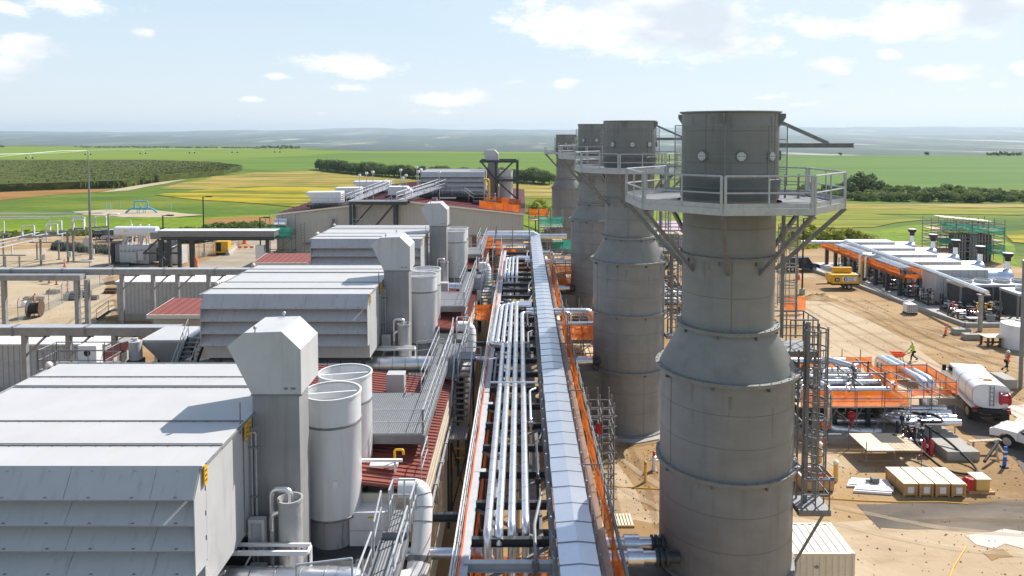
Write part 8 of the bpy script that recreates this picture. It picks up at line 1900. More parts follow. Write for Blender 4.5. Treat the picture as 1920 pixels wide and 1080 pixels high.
q = mb(bollardm); q.box(p[0] + 0.35, p[0] + 1.1, p[1] + 0.15, p[1] + 0.95, 0.13, 0.75); q.build('housing', bollardm, t, bevel=0.03); q = mb(woodlight); q.box(p[0] + 0.3, p[0] + 1.15, p[1] + 0.1, p[1] + 1.0, 0.752, 0.8); q.build('lid', woodlight, t)
q = mb(redm); q.tube([(p[0] + 0.12, p[1] + 0.3, 0.13), (p[0] + 0.12, p[1] + 0.3, 0.75)], 0.16, 12); q.sphere((p[0] + 0.1, p[1] + 0.7, 0.45), 0.22, 10); q.build('pump_head', redm, t)
# pallet
t = thing('pallet', 'empty pale wooden pallet lying left of the nearest stack', 'pallet', (5.6, 37, 0)); a = Vector((4.68, 36.69)); u = Vector((1.05, 0.02)); v = Vector((-0.02, 1.15))
q = mb(woodlight)
for i in range(7):
    p0 = a + v * (i / 7.0); q.bar((p0.x, p0.y, 0.13), (p0.x + u.x, p0.y + u.y, 0.13), 0.1, 0.02) if False else None
for i in range(7):
    p0 = a + u * (i / 6.6); q.bar((p0.x, p0.y, 0.13), (p0.x + v.x, p0.y + v.y, 0.13), 0.11, 0.022)
q.build('deck_boards', woodlight, t); q = mb(wood)
for k in (0.02, 0.5, 0.97): p0 = a + v * k; q.bar((p0.x - 0.05, p0.y, 0.06), (p0.x + u.x, p0.y, 0.06), 0.09, 0.115)
q.build('stringers', wood, t)

# pipework skid with orange netting
SKX0, SKX1, SKY0, SKY1 = 18.4, 25.4, 48.2, 55.2
t = thing('pipe_skid', 'two level pipework skid wrapped with orange netting', 'pipe skid', (22, 51.5, 0))
for x in (18.6, 20.8, 23.0, 25.2):
    for y in (48.6, 51.8, 55.0): q = mb(darksteel); q.bar((x, y, 0.45), (x, y, 2.1), 0.26, 0.26); q.build('column', darksteel, t)
q = mb(darksteel)
for y in (48.6, 51.8, 55.0): q.ibeam((18.4, y, 1.92), (25.4, y, 1.92), 0.2, 0.26)
for x in (18.6, 25.2): q.ibeam((x, 48.6, 1.85), (x, 55, 1.85), 0.2, 0.26)
for y in (49.6, 53.2): q.bar((18.6, y, 1.1), (25.2, y, 1.1), 0.16)
q.build('deck_frame', darksteel, t)
q = mb(grating); q.box(18.45, 25.35, 48.75, 54.9, 2.06, 2.1); q.build('deck_shade_sheet', grating, t)  # solid sheet added over the deck to darken the space below
q = mb(plank); q.box(18.0, 25.4, 47.6, 48.4, 2.07, 2.13); q.build('front_planks', plank, t)
q = mb(netting); rnd = random.Random(8)
for i in range(14):
    x = 18.2 + 0.5 * i; f = lambda xx: 47.72 + 0.05 * math.sin(xx * 3.1); g2 = lambda xx: 3.12 + 0.05 * math.sin(xx * 1.7)
    q.poly([(x, f(x), 2.12), (x + 0.5, f(x + 0.5), 2.12), (x + 0.5, f(x + 0.5) + 0.02, g2(x + 0.5)), (x, f(x) + 0.02, g2(x))])
q.build('front_net', netting, t, smooth=False)
q = mb(netting); q.net([(18.4, 55.4, 2.2), (26.4, 55.4, 2.2), (26.4, 55.4, 3.1), (18.4, 55.4, 3.1)]); q.build('rear_net', netting, t)
q = mb(galvd); q.rail([(18.2, 47.65, 2.1), (25.2, 47.65, 2.1)], h=1.1, step=1.7, r=0.03)
for x in (18.4, 20.1, 21.8, 23.6, 25.3): q.tube([(x, 47.6, 0), (x, 47.6, 3.2)], 0.03, 6)
q.tube([(19, 47.55, 3.1), (22.4, 47.55, 0.3)], 0.03, 6); q.build('scaffold_tubes', galvd, t)
for i, (y, z, r, x0, x1, lab) in enumerate(((55.0, 2.85, 0.24, 17.0, 24.2, 'thick white silver pipe along the back of the netted skid'), (54.0, 2.45, 0.2, 17.6, 24.8, 'second silver pipe from the back on the netted skid'), (52.8, 2.35, 0.26, 17.6, 25.2, 'third silver pipe from the back on the netted skid'), (51.5, 2.4, 0.24, 17.6, 25.2, 'fourth silver pipe from the back on the netted skid'), (50.2, 2.35, 0.22, 20.3, 25.2, 'silver pipe nearest the front net on the skid'))):
    pipe(lab, [(x0, y, z), (x1, y, z)], r=r, group='silver pipes on the netted skid')
pipe('bent silver riser dropping in front of the orange net', [(19.4, 52.6, 3.2), (20.1, 47.9, 3.2), (20.1, 47.9, 0.6), (22.4, 47.7, 0.45), (23.4, 47.7, 0.45)], r=0.23, rad=0.45, group='bent risers at the netted skid')
pipe('silver goose neck pipe in the middle of the skid', [(22.0, 53.6, 2.5), (22.0, 53.6, 3.5), (23.4, 52.0, 3.4)], r=0.22, rad=0.4, group='bent risers at the netted skid')
pipe('dark dropped end of the goose neck pipe on skid', [(23.4, 52.0, 3.4), (23.5, 51.8, 3.2), (23.5, 51.7, 2.0)], r=0.15, rad=0.25, bands=False, group='bent risers at the netted skid', m=stackdark)
for i, dx in enumerate((0.0, 0.6)): pipe(['large silver pipe arching over toward the platform, left', 'large silver pipe arching over toward the platform, right'][i], [(27.0 + dx, 55.6, 1.0), (27.0 + dx, 55.6, 2.95), (27.3 + dx, 50.0, 3.05), (27.3 + dx, 49.7, 1.0)], r=0.27, rad=0.5, group='arching silver pipes at the skid')
for i, (x0, y, z) in enumerate(((24.4, 47.2, 1.25), (24.6, 47.7, 1.35), (24.9, 48.3, 1.45), (25.2, 48.9, 1.55))):
    pipe(['nearest of four low silver pipes ending at right of skid', 'second of four low silver pipes ending right of skid', 'third of four low silver pipes ending right of skid', 'farthest of four low silver pipes ending right of skid'][i], [(x0 - 0.6, y + 1.2, z), (x0, y, z), (28.3, y, z)], r=0.21, rad=0.4, group='low silver pipes right of the skid')
for i, (y, z, x0, x1) in enumerate(((48.8, 0.75, 19.4, 25.6), (50.0, 0.8, 19.0, 26.2), (51.0, 1.3, 21, 26))):
    pipe(['front silver pipe on the ground level of skid', 'middle silver pipe on the ground level of skid', 'rear silver pipe on the ground level of skid'][i], [(x0, y, z), (x1, y, z)], r=0.2, group='ground level pipes in the skid')
t = thing('skid_top_frame', 'thin grey steel frame standing over the pipes of netted skid', 'steel frame', (22, 52, 2.1)); q = mb(galvd)
for x in (18.6, 20.8, 23.0, 25.2):
    for y in (50.9, 53.4): q.bar((x, y, 2.05), (x, y, 3.3), 0.1)
    q.bar((x, 49.4, 2.9), (x, 55.4, 2.9), 0.1)
for y in (50.9, 53.4): q.bar((18.4, y, 3.25), (25.4, y, 3.25), 0.1)
for x in (18.2, 19.6, 21.2, 22.8, 24.2, 25.6): q.tube([(x, 55.5, 0), (x, 55.5, 3.6)], 0.035, 6); q.tube([(x, 47.5, 0.4), (x + 0.9, 47.5, 2.1)], 0.025, 6)
q.build('frame', galvd, t)
for i in range(9):
    x = 18.8 + i * 0.78; q = mb(rnd.choice([silver, stackdark, galvd])); y = 49.2 + (i * 1.37) % 5.2; q.tube(fillet([(x, y, 0.6), (x, y, 2.95), (x + 0.5, y + 0.4, 2.95), (x + 0.5, y + 0.4, 2.3)], 0.15, 3), 0.075, 8); tag(q.build('vertical_pipe', silver), 'thin vertical pipe rising through the netted skid deck', 'pipe', 'thin vertical pipes in the netted skid')
t = thing('skid_plinth', 'rounded concrete plinth under the netted pipe skid', 'plinth', (22, 51, 0)); q = mb(concrete); q.prism([(18.0, 47.6), (19, 46.8), (25.8, 46.8), (25.8, 55.8), (18, 55.8)], -0.05, 0.45, 'z'); q.build('slab', concrete, t, bevel=0.04)
process_skid((19.2, 48.8, 0.45), 2.6, 2.0, 1.5, 61, 'dark valve cluster under the left half of netted skid', 1.6)
process_skid((22.4, 49.0, 0.45), 2.6, 2.0, 1.5, 62, 'dark valve cluster under the right half of netted skid', 1.6)
process_skid((19.2, 51.6, 0.45), 5.6, 2.4, 1.5, 63, 'dark valve cluster deep under the netted skid', 2.0)
process_skid((23.9, 45.6, 0.0), 1.7, 1.2, 1.6, 64, 'tangle of dark valves and hoses right of scaffold table', 2.2)
t = thing('red_motor', 'round dark red motor under the orange net', 'motor', (21.7, 48.0, 0)); q = mb(redm); q.sphere((21.7, 48.1, 1.35), 0.28, 12); q.build('body', redm, t); q = mb(redm); q.cyl((21.7, 48.1), 0.14, 0.45, 1.2, 12); q.build('stem', redm, t)
# right platform with orange net
t = thing('netted_platform', 'square scaffold platform with orange netting beside the tank truck', 'platform', (27, 50.5, 0))
q = mb(plank); q.box(25.5, 28.8, 48.6, 52.2, 2.3, 2.37); q.build('deck', plank, t)
q = mb(netting); q.net([(25.6, 52.3, 2.4), (28.9, 52.3, 2.4), (28.9, 52.3, 3.5), (25.6, 52.3, 3.5)]); q.net([(28.9, 48.7, 2.5), (28.9, 52.3, 2.5), (28.9, 52.3, 3.5), (28.9, 48.7, 3.4)]); q.net([(25.45, 49.8, 2.2), (25.45, 54.8, 2.2), (25.45, 54.8, 3.2), (25.45, 49.8, 3.2)]); q.net([(26.0, 48.9, 2.4), (28.8, 49.0, 2.4), (28.8, 49.4, 2.8), (26.4, 49.6, 2.7)]); q.build('net', netting, t)
q = mb(galvd); q.rail([(25.6, 48.6, 2.37), (28.8, 48.6, 2.37), (28.8, 52.2, 2.37), (25.6, 52.2, 2.37)], r=0.035, step=1.1)
for x in (25.6, 27.2, 28.8):
    for y in (48.6, 52.2): q.tube([(x, y, 0), (x, y, 3.6)], 0.035, 6)
q.tube([(25.4, 52.2, 3.3), (28.0, 48.5, 2.5)], 0.035, 6); q.tube([(25.0, 51.8, 2.9), (27.4, 48.3, 2.2)], 0.035, 6); q.build('tubes', galvd, t)
t = thing('scaffold_table', 'low scaffold table with pale planks and a dark mat', 'scaffold', (22, 45, 0))
q = mb(woodlight)
for i in range(8): y = 43.5 + i * 0.32; q.box(20.6, 22.3, y, y + 0.29, 0.98, 1.03)
q.build('planks', woodlight, t); q = mb(plank)
for i in range(8): y = 43.5 + i * 0.32; q.box(22.32, 23.9, y, y + 0.29, 0.98, 1.03)
q.build('planks', plank, t); q = mb(rubber); q.box(22.0, 23.4, 44.6, 46.0, 1.032, 1.045); q.build('mat', rubber, t)
q = mb(galvd)
for x in (20.6, 22.3, 23.9):
    for y in (43.6, 46.0): q.tube([(x, y, 0), (x, y, 1.5 if x != 22.3 else 0.97)], 0.03, 6)
for y in (43.6, 46): q.tube([(20.4, y, 0.9), (24.0, y, 0.9)], 0.03, 6); q.tube([(20.4, y, 0.35), (24.0, y, 0.35)], 0.03, 6)
q.build('poles', galvd, t)
t = thing('concrete_footing', 'long pale concrete footing beside the black hose loop', 'footing', (26.7, 46.6, 0)); q = mb(concrete); q.box(25.9, 27.9, 44.4, 50.5, -0.05, 0.55); q.build('slab', concrete, t, bevel=0.03)
q = mb(rubber); pth = fillet([(24.4, 46.2, 1.5), (24.3, 44.6, 0.6), (24.9, 42.6, 0.1), (26.6, 42.3, 0.1), (27.0, 43.6, 0.15), (26.4, 45.4, 0.9), (25.6, 46.4, 1.4)], 1.0, 7); tag(mb(rubber).tube(pth, 0.075, 10).build('black_hose', rubber), 'thick black hose looping onto the sand by footing', 'hose', 'black hoses by the footing')
tag(mb(rubber).tube(fillet([(25.2, 46.2, 1.7), (26.6, 46.0, 1.75), (26.8, 47.4, 1.7), (25.6, 48, 1.6)], 0.5, 5), 0.09, 10).build('black_hose', rubber), 'shorter black hose bent above the valve tangle', 'hose', 'black hoses by the footing')
t = thing('pipe_trestle', 'black pipe propped on a low trestle near the blue delineator', 'trestle', (28.6, 44.4, 0)); q = mb(rubber); q.tube([(27.6, 43.5, 0.35), (29.4, 45.0, 1.0)], 0.09, 10); q.build('pipe', rubber, t)
q = mb(plank); q.bar((28.9, 44.2, 0), (29.3, 45.2, 0.95), 0.1); q.bar((29.6, 44.4, 0), (29.3, 45.2, 0.95), 0.1); q.bar((27.9, 45.6, 0.7), (29.9, 45.6, 0.8), 0.3, 0.05); q.bar((28.2, 45.6, 0), (28.2, 45.6, 0.68), 0.09); q.bar((29.7, 45.6, 0), (29.7, 45.6, 0.75), 0.09); q.build('trestle_legs', plank, t)
t = thing('red_cylinder', 'pair of dusty red gas bottles by the valve tangle', 'gas bottles', (25.2, 44.9, 0))
for dx in (0, 0.45): q = mb(redm); q.lathe([(0.14, 0), (0.14, 0.85), (0.06, 1.0), (0, 1.05)], (24.9 + dx, 45.2), 12); q.build('bottle', redm, t)
delineator((28.8, 43.52), 'blue delineator with white bands beside the white pickup', None, 1.25, blue, 0.05)
delineator((41.57, 72.26), 'leaning orange delineator on the open sand', None, 1.15, orange, 0.18)
# ibc, blocks, table, tank
px_, py_ = (42.73, 80.57)
t = thing('ibc_tote', 'white caged liquid tote standing by the kerb', 'tote', (px_, py_, 0)); q = mb(whitem); q.box(px_ - 0.55, px_ + 0.55, py_, py_ + 1.1, 0.16, 1.1); q.build('tank', whitem, t, bevel=0.06)
q = mb(galvd)
for i in range(6): d = -0.58 + i * 0.232; q.bar((px_ + d, py_ - 0.03, 0.15), (px_ + d, py_ - 0.03, 1.15), 0.03); q.bar((px_ - 0.58, py_ - 0.03, 0.2 + i * 0.18), (px_ + 0.58, py_ - 0.03, 0.2 + i * 0.18), 0.03)
q.build('cage', galvd, t); q = mb(darkwood); q.box(px_ - 0.55, px_ + 0.55, py_, py_ + 1.1, 0.0, 0.15); q.build('pallet', darkwood, t)
for p, w, lab in (((43.46, 72.45), 1.6, 'mossy concrete block lying at the kerb corner'), ((43.43, 70.58), 1.7, 'dark concrete block lying nearest on the sand')):
    t = thing('concrete_block', lab, 'concrete block', (*p, 0), group='loose concrete blocks'); q = mb(concrete); q.box(p[0] - w / 2, p[0] + w / 2, p[1], p[1] + 0.8, 0, 0.55); q.build('block', concrete, t, bevel=0.04); q = mb(galvd); q.tube(fillet([(p[0] - 0.15, p[1] + 0.4, 0.5), (p[0] - 0.15, p[1] + 0.4, 0.68), (p[0] + 0.15, p[1] + 0.4, 0.68), (p[0] + 0.15, p[1] + 0.4, 0.5)], 0.08, 3), 0.025, 6); q.build('lifting_loop', galvd, t)
p = (44.35, 68.11)
t = thing('work_table', 'pale topped work table with dark legs beside white tank', 'table', (*p, 0)); q = mb(woodlight); q.box(p[0] - 1.3, p[0] + 1.3, p[1], p[1] + 1.3, 0.9, 0.96); q.build('tabletop', woodlight, t)
for dx in (-1.1, 0, 1.1):
    for dy in (0.1, 1.15): q = mb(darkwood); q.bar((p[0] + dx, p[1] + dy, 0), (p[0] + dx, p[1] + dy, 0.9), 0.16, 0.16); q.build('leg', darkwood, t)
q = mb(darkwood); q.bar((p[0] - 1.1, p[1] + 0.6, 0.35), (p[0] + 1.1, p[1] + 0.6, 0.35), 0.5, 0.05); q.build('shelf', darkwood, t)
t = thing('storage_tank', 'white upright storage tank cut by the right edge', 'tank', (46.1, 68.4, 0)); q = mb(whitem); q.lathe([(1.5, 0), (1.5, 2.1), (1.45, 2.2), (0.4, 2.45), (0, 2.45)], (46.15, 68.4), 36); q.build('shell', whitem, t); q = mb(galvd); q.lathe([(0.3, 2.44), (0.3, 2.55), (0, 2.56)], (46.15, 68.4), 14); q.build('hatch', galvd, t)
p = (38.89, 57.2)
t = thing('light_pole', 'thick grey pole beside a concrete block at the right edge', 'light pole', (*p, 0)); q = mb(greysteel); q.tube([(p[0], p[1], 0), (p[0], p[1], 10)], 0.15, 12); q.build('pole', greysteel, t); q = mb(blackm); q.cbox((p[0] + 0.8, p[1], 10), (1.0, 0.5, 0.18)); q.build('lamp_head', blackm, t)
p = (38.03, 56.96); t = thing('concrete_block', 'pale concrete block at the foot of the grey pole', 'concrete block', (*p, 0), group='loose concrete blocks'); q = mb(concrete); q.box(p[0] - 0.55, p[0] + 0.5, p[1], p[1] + 1.9, 0, 0.75); q.build('block', concrete, t, bevel=0.05)

# water truck
t = thing('tank_truck', 'white tank truck seen from behind with red hose reel', 'truck', (33.1, 53.2, 0), rz=R(-13))
TX, TY = 32.8, 49.8
def sup(w, h, n=28, e=0.62): return [(w * math.copysign(abs(math.cos(2 * PI * i / n)) ** e, math.cos(2 * PI * i / n)), h * math.copysign(abs(math.sin(2 * PI * i / n)) ** e, math.sin(2 * PI * i / n))) for i in range(n)]
q = mb(carwhite); S_ = sup(1.2, 0.82); q.prism([(TX + u, 1.95 + v) for u, v in S_], TY, TY + 4.0, 'y'); q.build('tank', carwhite, t, bevel=0.03)
q = mb(galvd)
for y in (TY - 0.012, TY + 1.3, TY + 2.7):
    vs = [(TX + u * 1.01, y, 1.95 + v * 1.01) for u, v in S_] + [(TX + u * 1.01, y + 0.05, 1.95 + v * 1.01) for u, v in S_]; n_ = len(S_); q.add(vs, [(i, (i + 1) % n_, n_ + (i + 1) % n_, n_ + i) for i in range(n_)])
q.build('tank_bands', whitem, t)
q = mb(whitem); q.box(TX - 0.3, TX + 0.3, TY + 1.2, TY + 1.9, 2.72, 2.82); q.build('hatch', whitem, t); q = mb(yellow); q.box(TX - 0.2, TX + 0.3, TY + 0.9, TY + 1.0, 2.77, 2.87); q.build('valve_handle', yellow, t)
q = mb(redm)
for x in (0.45, 0.95): q.tube([(TX + x - 0.03, TY - 0.25, 1.95), (TX + x + 0.03, TY - 0.25, 1.95)], 0.42, 20)
q.tube([(TX + 0.48, TY - 0.25, 1.95), (TX + 0.92, TY - 0.25, 1.95)], 0.32, 20); q.build('hose_reel', redm, t)
q = mb(galvd); q.bar((TX - 0.12, TY - 0.06, 1.3), (TX - 0.12, TY - 0.06, 2.7), 0.04); q.bar((TX + 0.12, TY - 0.06, 1.3), (TX + 0.12, TY - 0.06, 2.7), 0.04)
for i in range(5): q.bar((TX - 0.12, TY - 0.06, 1.4 + i * 0.28), (TX + 0.12, TY - 0.06, 1.4 + i * 0.28), 0.03)
q.build('ladder', galvd, t)
q = mb(blackm); q.box(TX - 0.5, TX + 0.5, TY + 0.1, TY + 6.9, 0.7, 1.05); q.box(TX - 1.15, TX + 1.15, TY - 0.15, TY + 0.1, 0.85, 1.1); q.box(TX - 1.0, TX + 1.0, TY - 0.1, TY + 0.0, 0.55, 0.7); q.build('chassis', blackm, t)
q = mb(carwhite); q.box(TX - 1.22, TX - 0.75, TY + 0.1, TY + 3.8, 1.05, 1.25); q.box(TX + 0.75, TX + 1.22, TY + 0.1, TY + 3.8, 1.05, 1.25); q.build('fender', carwhite, t, bevel=0.03)
for dx in (-0.85, 0.85):
    for dy in (1.0, 6.1):
        q = mb(rubber); w_ = 0.3 if dy < 2 else 0.16; q.tube([(TX + dx - w_, TY + dy, 0.52), (TX + dx + w_, TY + dy, 0.52)], 0.52, 24); w = q.build('wheel', rubber, t)
        q = mb(tanm); s = 1 if dx > 0 else -1; q.tube([(TX + dx + s * (w_ + 0.001), TY + dy, 0.52), (TX + dx + s * (w_ + 0.02), TY + dy, 0.52)], 0.3, 16); q.build('rim', tanm, w)
q = mb(carwhite); q.prism([(TY + 4.15, 0.95), (TY + 4.15, 2.65), (TY + 5.2, 2.65), (TY + 5.65, 1.95), (TY + 7.0, 1.75), (TY + 7.1, 0.95)], TX - 1.1, TX + 1.1, 'x'); q.build('cab', carwhite, t, smooth=False, bevel=0.08)
for s in (-1, 1): q = mb(glass); q.sheet([(TX + s * 1.105, TY + 4.35, 1.9), (TX + s * 1.105, TY + 5.5, 1.9), (TX + s * 1.105, TY + 5.15, 2.5), (TX + s * 1.105, TY + 4.35, 2.5)]); q.build('side_window', glass, t)
for s in (-1, 1): q = mb(redm); q.cbox((TX + s * 0.98, TY - 0.16, 1.22), (0.2, 0.06, 0.14)); q.cbox((TX + s * 1.05, TY - 0.16, 0.97), (0.18, 0.06, 0.14)); q.build('taillight', redm, t)
for s in (-1, 1): q = mb(blackm); q.cbox((TX + s * 1.35, TY + 5.4, 2.2), (0.25, 0.1, 0.45)); q.bar((TX + s * 1.1, TY + 5.4, 2.2), (TX + s * 1.25, TY + 5.4, 2.2), 0.04); q.build('mirror', blackm, t)
q = mb(blackm); q.box(TX - 1.1, TX - 0.7, TY - 0.05, TY + 0.0, 0.35, 0.85); q.box(TX + 0.6, TX + 1.1, TY - 0.05, TY + 0.0, 0.35, 0.85); q.build('mud_flap', blackm, t)
vehicle('parked_pickup', 'white pickup with dark windows cut by the right edge', 'pickup', (32.6, 45.3, 0), R(125), carwhite, door_mark=True, **PU)

# ---------------------------------------------------------------- people
def skinmesh(name, chains, m, parent, sub=1, extra=None):
    vs = []; es = []; rs = []; ix = {}
    def vid(p, r):
        k = tuple(round(c, 4) for c in p)
        if k not in ix: ix[k] = len(vs); vs.append(k); rs.append(r)
        return ix[k]
    for ch in chains:
        ids = [vid(p, r) for p, r in ch]
        for a, b_ in zip(ids, ids[1:]): es.append((a, b_))
    me = bpy.data.meshes.new(name); me.from_pydata(vs, es, []); me.materials.append(m)
    o = bpy.data.objects.new(name, me); COL.objects.link(o); o.parent = parent
    sk = o.modifiers.new('skin', 'SKIN'); sk.use_smooth_shade = True
    lay = me.skin_vertices[0] if len(me.skin_vertices) else None
    if lay:
        for i, r in enumerate(rs):
            rr = r if isinstance(r, tuple) else (r, r); lay.data[i].radius = rr
        lay.data[0].use_root = True
    ss = o.modifiers.new('subsurf', 'SUBSURF'); ss.levels = sub; ss.render_levels = sub
    return o
def person(label, loc, rz, shirt, pants, hat=True, arms=((0.05, 0.1, 1.12, 0.12, 0.03, 0.9), (0.05, 0.1, 1.12, 0.12, 0.03, 0.9)), legs=((0.0, 0.5, 0.0, 0.0), (0.0, 0.5, 0.0, 0.0)), lean=0.0, crouch=0.0, bands=True, s=1.0, group=None):
    """local +x is forward, +y is left. arms: (elbow x, y out, z, hand x, y, z); legs: (knee x, knee z, foot x, foot z)"""
    t = thing('person', label, 'person', loc, rz, group, local=True); t.scale = (s, s, s)
    D = -crouch; lx = lambda z: lean * (z - 0.95)
    P = lambda x, y, z: (x + lx(z), y, z + D)
    pel, sp, ch, nk = P(0, 0, 0.95), P(0, 0, 1.15), P(0, 0, 1.38), P(0.01, 0, 1.52)
    hd0, hd1 = P(0.03, 0, 1.6), P(0.035, 0, 1.7)
    body = [[(pel, (0.15, 0.11)), (sp, (0.14, 0.1)), (ch, (0.16, 0.11)), (nk, 0.055), (hd0, 0.085), (hd1, 0.08)]]
    sh = [[(pel, (0.165, 0.125)), (sp, (0.155, 0.115)), (ch, (0.175, 0.125)), (P(0.01, 0, 1.5), 0.075)]]; tr_ = []
    bt = []
    for sd, a in ((1, arms[0]), (-1, arms[1])):
        s0 = P(0, sd * 0.2, 1.42); el = P(a[0], sd * (0.2 + a[1]), a[2]); wr = P(a[3], sd * (0.2 + a[4]), a[5])
        d = (Vector(wr) - Vector(el)).normalized(); hp = tuple(Vector(wr) + d * 0.08)
        body.append([(ch, (0.16, 0.11)), (s0, 0.06), (el, 0.044), (wr, 0.03), (hp, (0.035, 0.018))])
        for k, (o_, l_) in enumerate(((-0.03, 0.075), (-0.01, 0.09), (0.01, 0.085), (0.03, 0.065))):
            f1 = Vector(hp) + d * 0.045 + Vector((o_, 0, 0)); body.append([(hp, (0.035, 0.018)), (tuple(f1), 0.01), (tuple(f1 + d * l_ * 0.6 + Vector((0.015, 0, -0.01))), 0.008)])
        body.append([(hp, (0.035, 0.018)), (tuple(Vector(hp) + d * 0.01 + Vector((0.05, -sd * 0.02, 0))), 0.011)])
        sh.append([(ch, (0.175, 0.125)), (s0, 0.078), (el, 0.06), (tuple(Vector(el).lerp(Vector(wr), 0.85)), 0.048)])
    for sd, l in ((1, legs[0]), (-1, legs[1])):
        hip = (lx(0.9), sd * 0.095, 0.9 + D); kn = (l[0], sd * 0.11, l[1]); an = (l[2] - 0.04, sd * 0.11, l[3] + 0.09); toe = (l[2] + 0.16, sd * 0.12, l[3] + 0.035)
        body.append([(pel, (0.15, 0.11)), (hip, 0.085), (kn, 0.06), (an, 0.04), (toe, 0.035)])
        tr_.append([(pel, (0.16, 0.125)), (hip, 0.1), (kn, 0.075), (tuple(Vector(kn).lerp(Vector(an), 0.92)), 0.062)])
        bt.append([(tuple(Vector(an) + Vector((0, 0, 0.06))), 0.058), (an, 0.058), ((l[2] + 0.05, sd * 0.115, l[3] + 0.045), 0.05), (toe, 0.042)])
    skinmesh('body', body, skin, t); skinmesh('shirt', sh, shirt, t); skinmesh('trousers', tr_, pants, t)
    for b_ in bt: skinmesh('boot', [b_], leather, t)
    h = mb(hatwhite if hat else darkwood); c = Vector(P(0.035, 0, 1.7))
    prof = [(0.0, 0.125), (0.06, 0.115), (0.1, 0.075), (0.118, 0.02), (0.12, 0.0), (0.15, -0.008), (0.15, -0.018), (0.1, -0.01)]
    h.lathe([(r, z + c.z) for r, z in prof], (c.x + 0.01, 0), 16); h.build('hard_hat' if hat else 'hair', hatwhite, t)
    f = mb(skin); f.sphere((c.x + 0.085, 0, c.z - 0.055), 0.018, 6); f.sphere((c.x, 0.085, c.z - 0.05), 0.022, 6, (1, 0.5, 1.4)); f.sphere((c.x, -0.085, c.z - 0.05), 0.022, 6, (1, 0.5, 1.4)); f.build('nose_and_ears', skin, t)
    f = mb(leather); f.cbox((c.x + 0.08, 0.03, c.z - 0.025), (0.012, 0.022, 0.01)); f.cbox((c.x + 0.08, -0.03, c.z - 0.025), (0.012, 0.022, 0.01)); f.cbox((c.x + 0.08, 0, c.z - 0.1), (0.012, 0.04, 0.008)); f.build('eyes_and_mouth', leather, t)
    if bands:
        q = mb(reflective); z = 1.12
        q.lathe([(0.178, z + D), (0.18, z + D + 0.05)], (lx(z), 0), 18)
        q.v = [(lx(z) + (x - lx(z)) * 0.82, y * 1.02, z_) for x, y, z_ in q.v]
        for y in (0.09, -0.09): q.bar(P(0.128, y, 1.14), P(0.135, y * 0.8, 1.44), 0.05, 0.012); q.bar(P(-0.13, y, 1.14), P(-0.133, -y * 0.9, 1.44), 0.05, 0.012)
        q.build('reflective_tape', reflective, t)
        q = mb(reflective)
        for sd, l in ((1, legs[0]), (-1, legs[1])):
            kn = Vector((l[0], sd * 0.11, l[1])); an = Vector((l[2] - 0.04, sd * 0.11, l[3] + 0.09)); a_, b_ = kn.lerp(an, 0.45), kn.lerp(an, 0.6); q.tube([a_, b_], 0.08, 10)
        q.build('leg_tape', reflective, t)
    return t
walk = ((0.22, 0.5, 0.28, 0.0), (-0.06, 0.48, -0.42, 0.1))
p1 = (34.07, 63.94)
person('worker in lime shirt and dark trousers pushing an orange wheelbarrow', (p1[0], p1[1], 0), PI, hivis_y, navycloth, True, ((0.1, 0.08, 1.12, 0.42, 0.05, 0.88), (0.1, 0.08, 1.12, 0.42, 0.05, 0.88)), walk, 0.12, bands=False)
p2 = (40.41, 61.21)
person('worker striding in orange shirt and white hard hat at far right', (p2[0], p2[1], 0), 0.15, hivis_o, navycloth, True, ((0.28, 0.08, 1.18, 0.55, 0.05, 1.12), (-0.12, 0.08, 1.15, -0.1, 0.1, 0.92)), ((0.18, 0.48, 0.2, 0.0), (-0.12, 0.5, -0.55, 0.18)), 0.1)
p3 = (19.31, 46.54)
person('worker in orange shirt standing beside the skid with back turned', (p3[0], p3[1], 0), R(60), hivis_o, navycloth, True, ((0.15, 0.06, 1.15, 0.35, 0.0, 1.1), (0.15, 0.06, 1.15, 0.35, 0.0, 1.1)))
p4 = (18.41, 45.28)
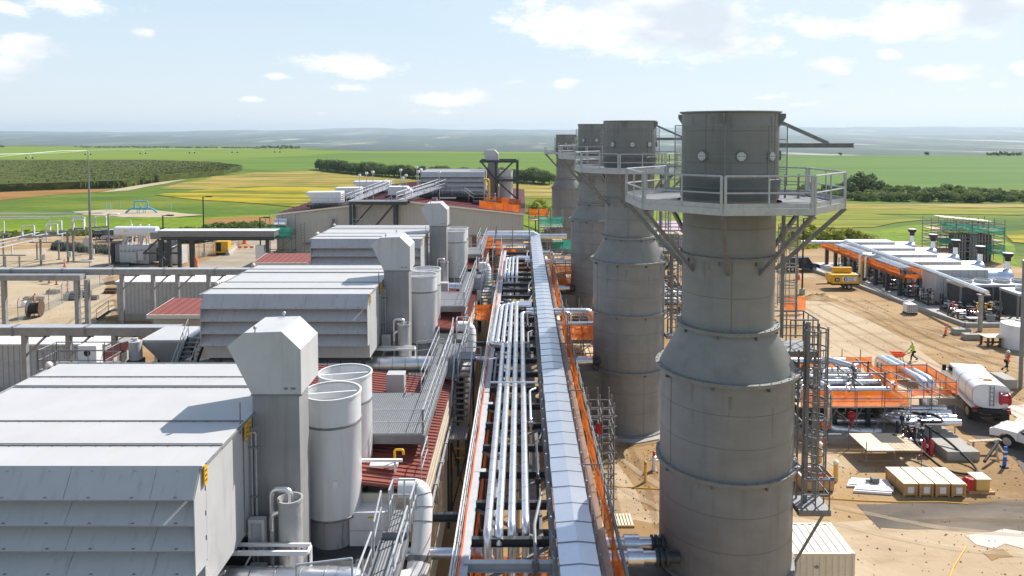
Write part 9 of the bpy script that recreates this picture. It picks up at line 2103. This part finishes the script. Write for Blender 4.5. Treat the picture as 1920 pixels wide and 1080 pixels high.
person('worker in orange shirt crouching behind the cream capped bollard', (p4[0], p4[1], 0), R(30), hivis_o, navycloth, True, ((0.3, 0.06, 1.05, 0.5, 0.0, 0.85), (0.3, 0.06, 1.05, 0.5, 0.0, 0.85)), ((0.36, 0.5, 0.1, 0.0), (0.36, 0.5, 0.1, 0.0)), 0.35, crouch=0.48)
person('worker in orange vest with yellow cross on the small platform', (-3.9, 71.6, 4.56), R(95), hivis_o, navycloth, True, ((0.05, 0.13, 1.12, 0.12, 0.16, 0.9), (0.05, 0.13, 1.12, 0.12, 0.16, 0.9)))
p6 = (17.08, 80.1)
person('distant worker in orange seen between the two nearest stacks', (p6[0], p6[1], 0), R(-60), hivis_o, navycloth, True)
# wheelbarrow
wx_, wy_ = p1[0] - 1.25, p1[1]
t = thing('wheelbarrow', 'orange wheelbarrow pushed by the worker in lime shirt', 'wheelbarrow', (wx_, wy_, 0))
q = mb(orange); q.prism([(wx_ - 0.75, 0.82), (wx_ - 0.35, 0.45), (wx_ + 0.2, 0.48), (wx_ + 0.5, 0.78), (wx_ + 0.46, 0.8), (wx_ + 0.18, 0.53), (wx_ - 0.33, 0.5), (wx_ - 0.7, 0.86)], wy_ - 0.3, wy_ + 0.3, 'y')
for y in (wy_ - 0.33, wy_ + 0.3): q.prism([(wx_ - 0.75, 0.83), (wx_ - 0.35, 0.45), (wx_ + 0.2, 0.48), (wx_ + 0.5, 0.79)], y, y + 0.03, 'y')
q.build('tray', orange, t, smooth=False)
q = mb(blackm); q.tube([(wx_ - 0.6, wy_ - 0.06, 0.2), (wx_ - 0.6, wy_ + 0.06, 0.2)], 0.2, 16); q.build('wheel', blackm, t)
q = mb(wood)
for s in (-0.22, 0.22): q.bar((wx_ - 0.6, wy_ + s * 0.3, 0.22), (wx_ + 0.85, wy_ + s * 1.15, 0.86), 0.05)
q.build('handles', wood, t); q = mb(blackm)
for s in (-0.24, 0.24): q.bar((wx_ + 0.2, wy_ + s, 0.5), (wx_ + 0.3, wy_ + s, 0.02), 0.04)
q.build('legs', blackm, t)
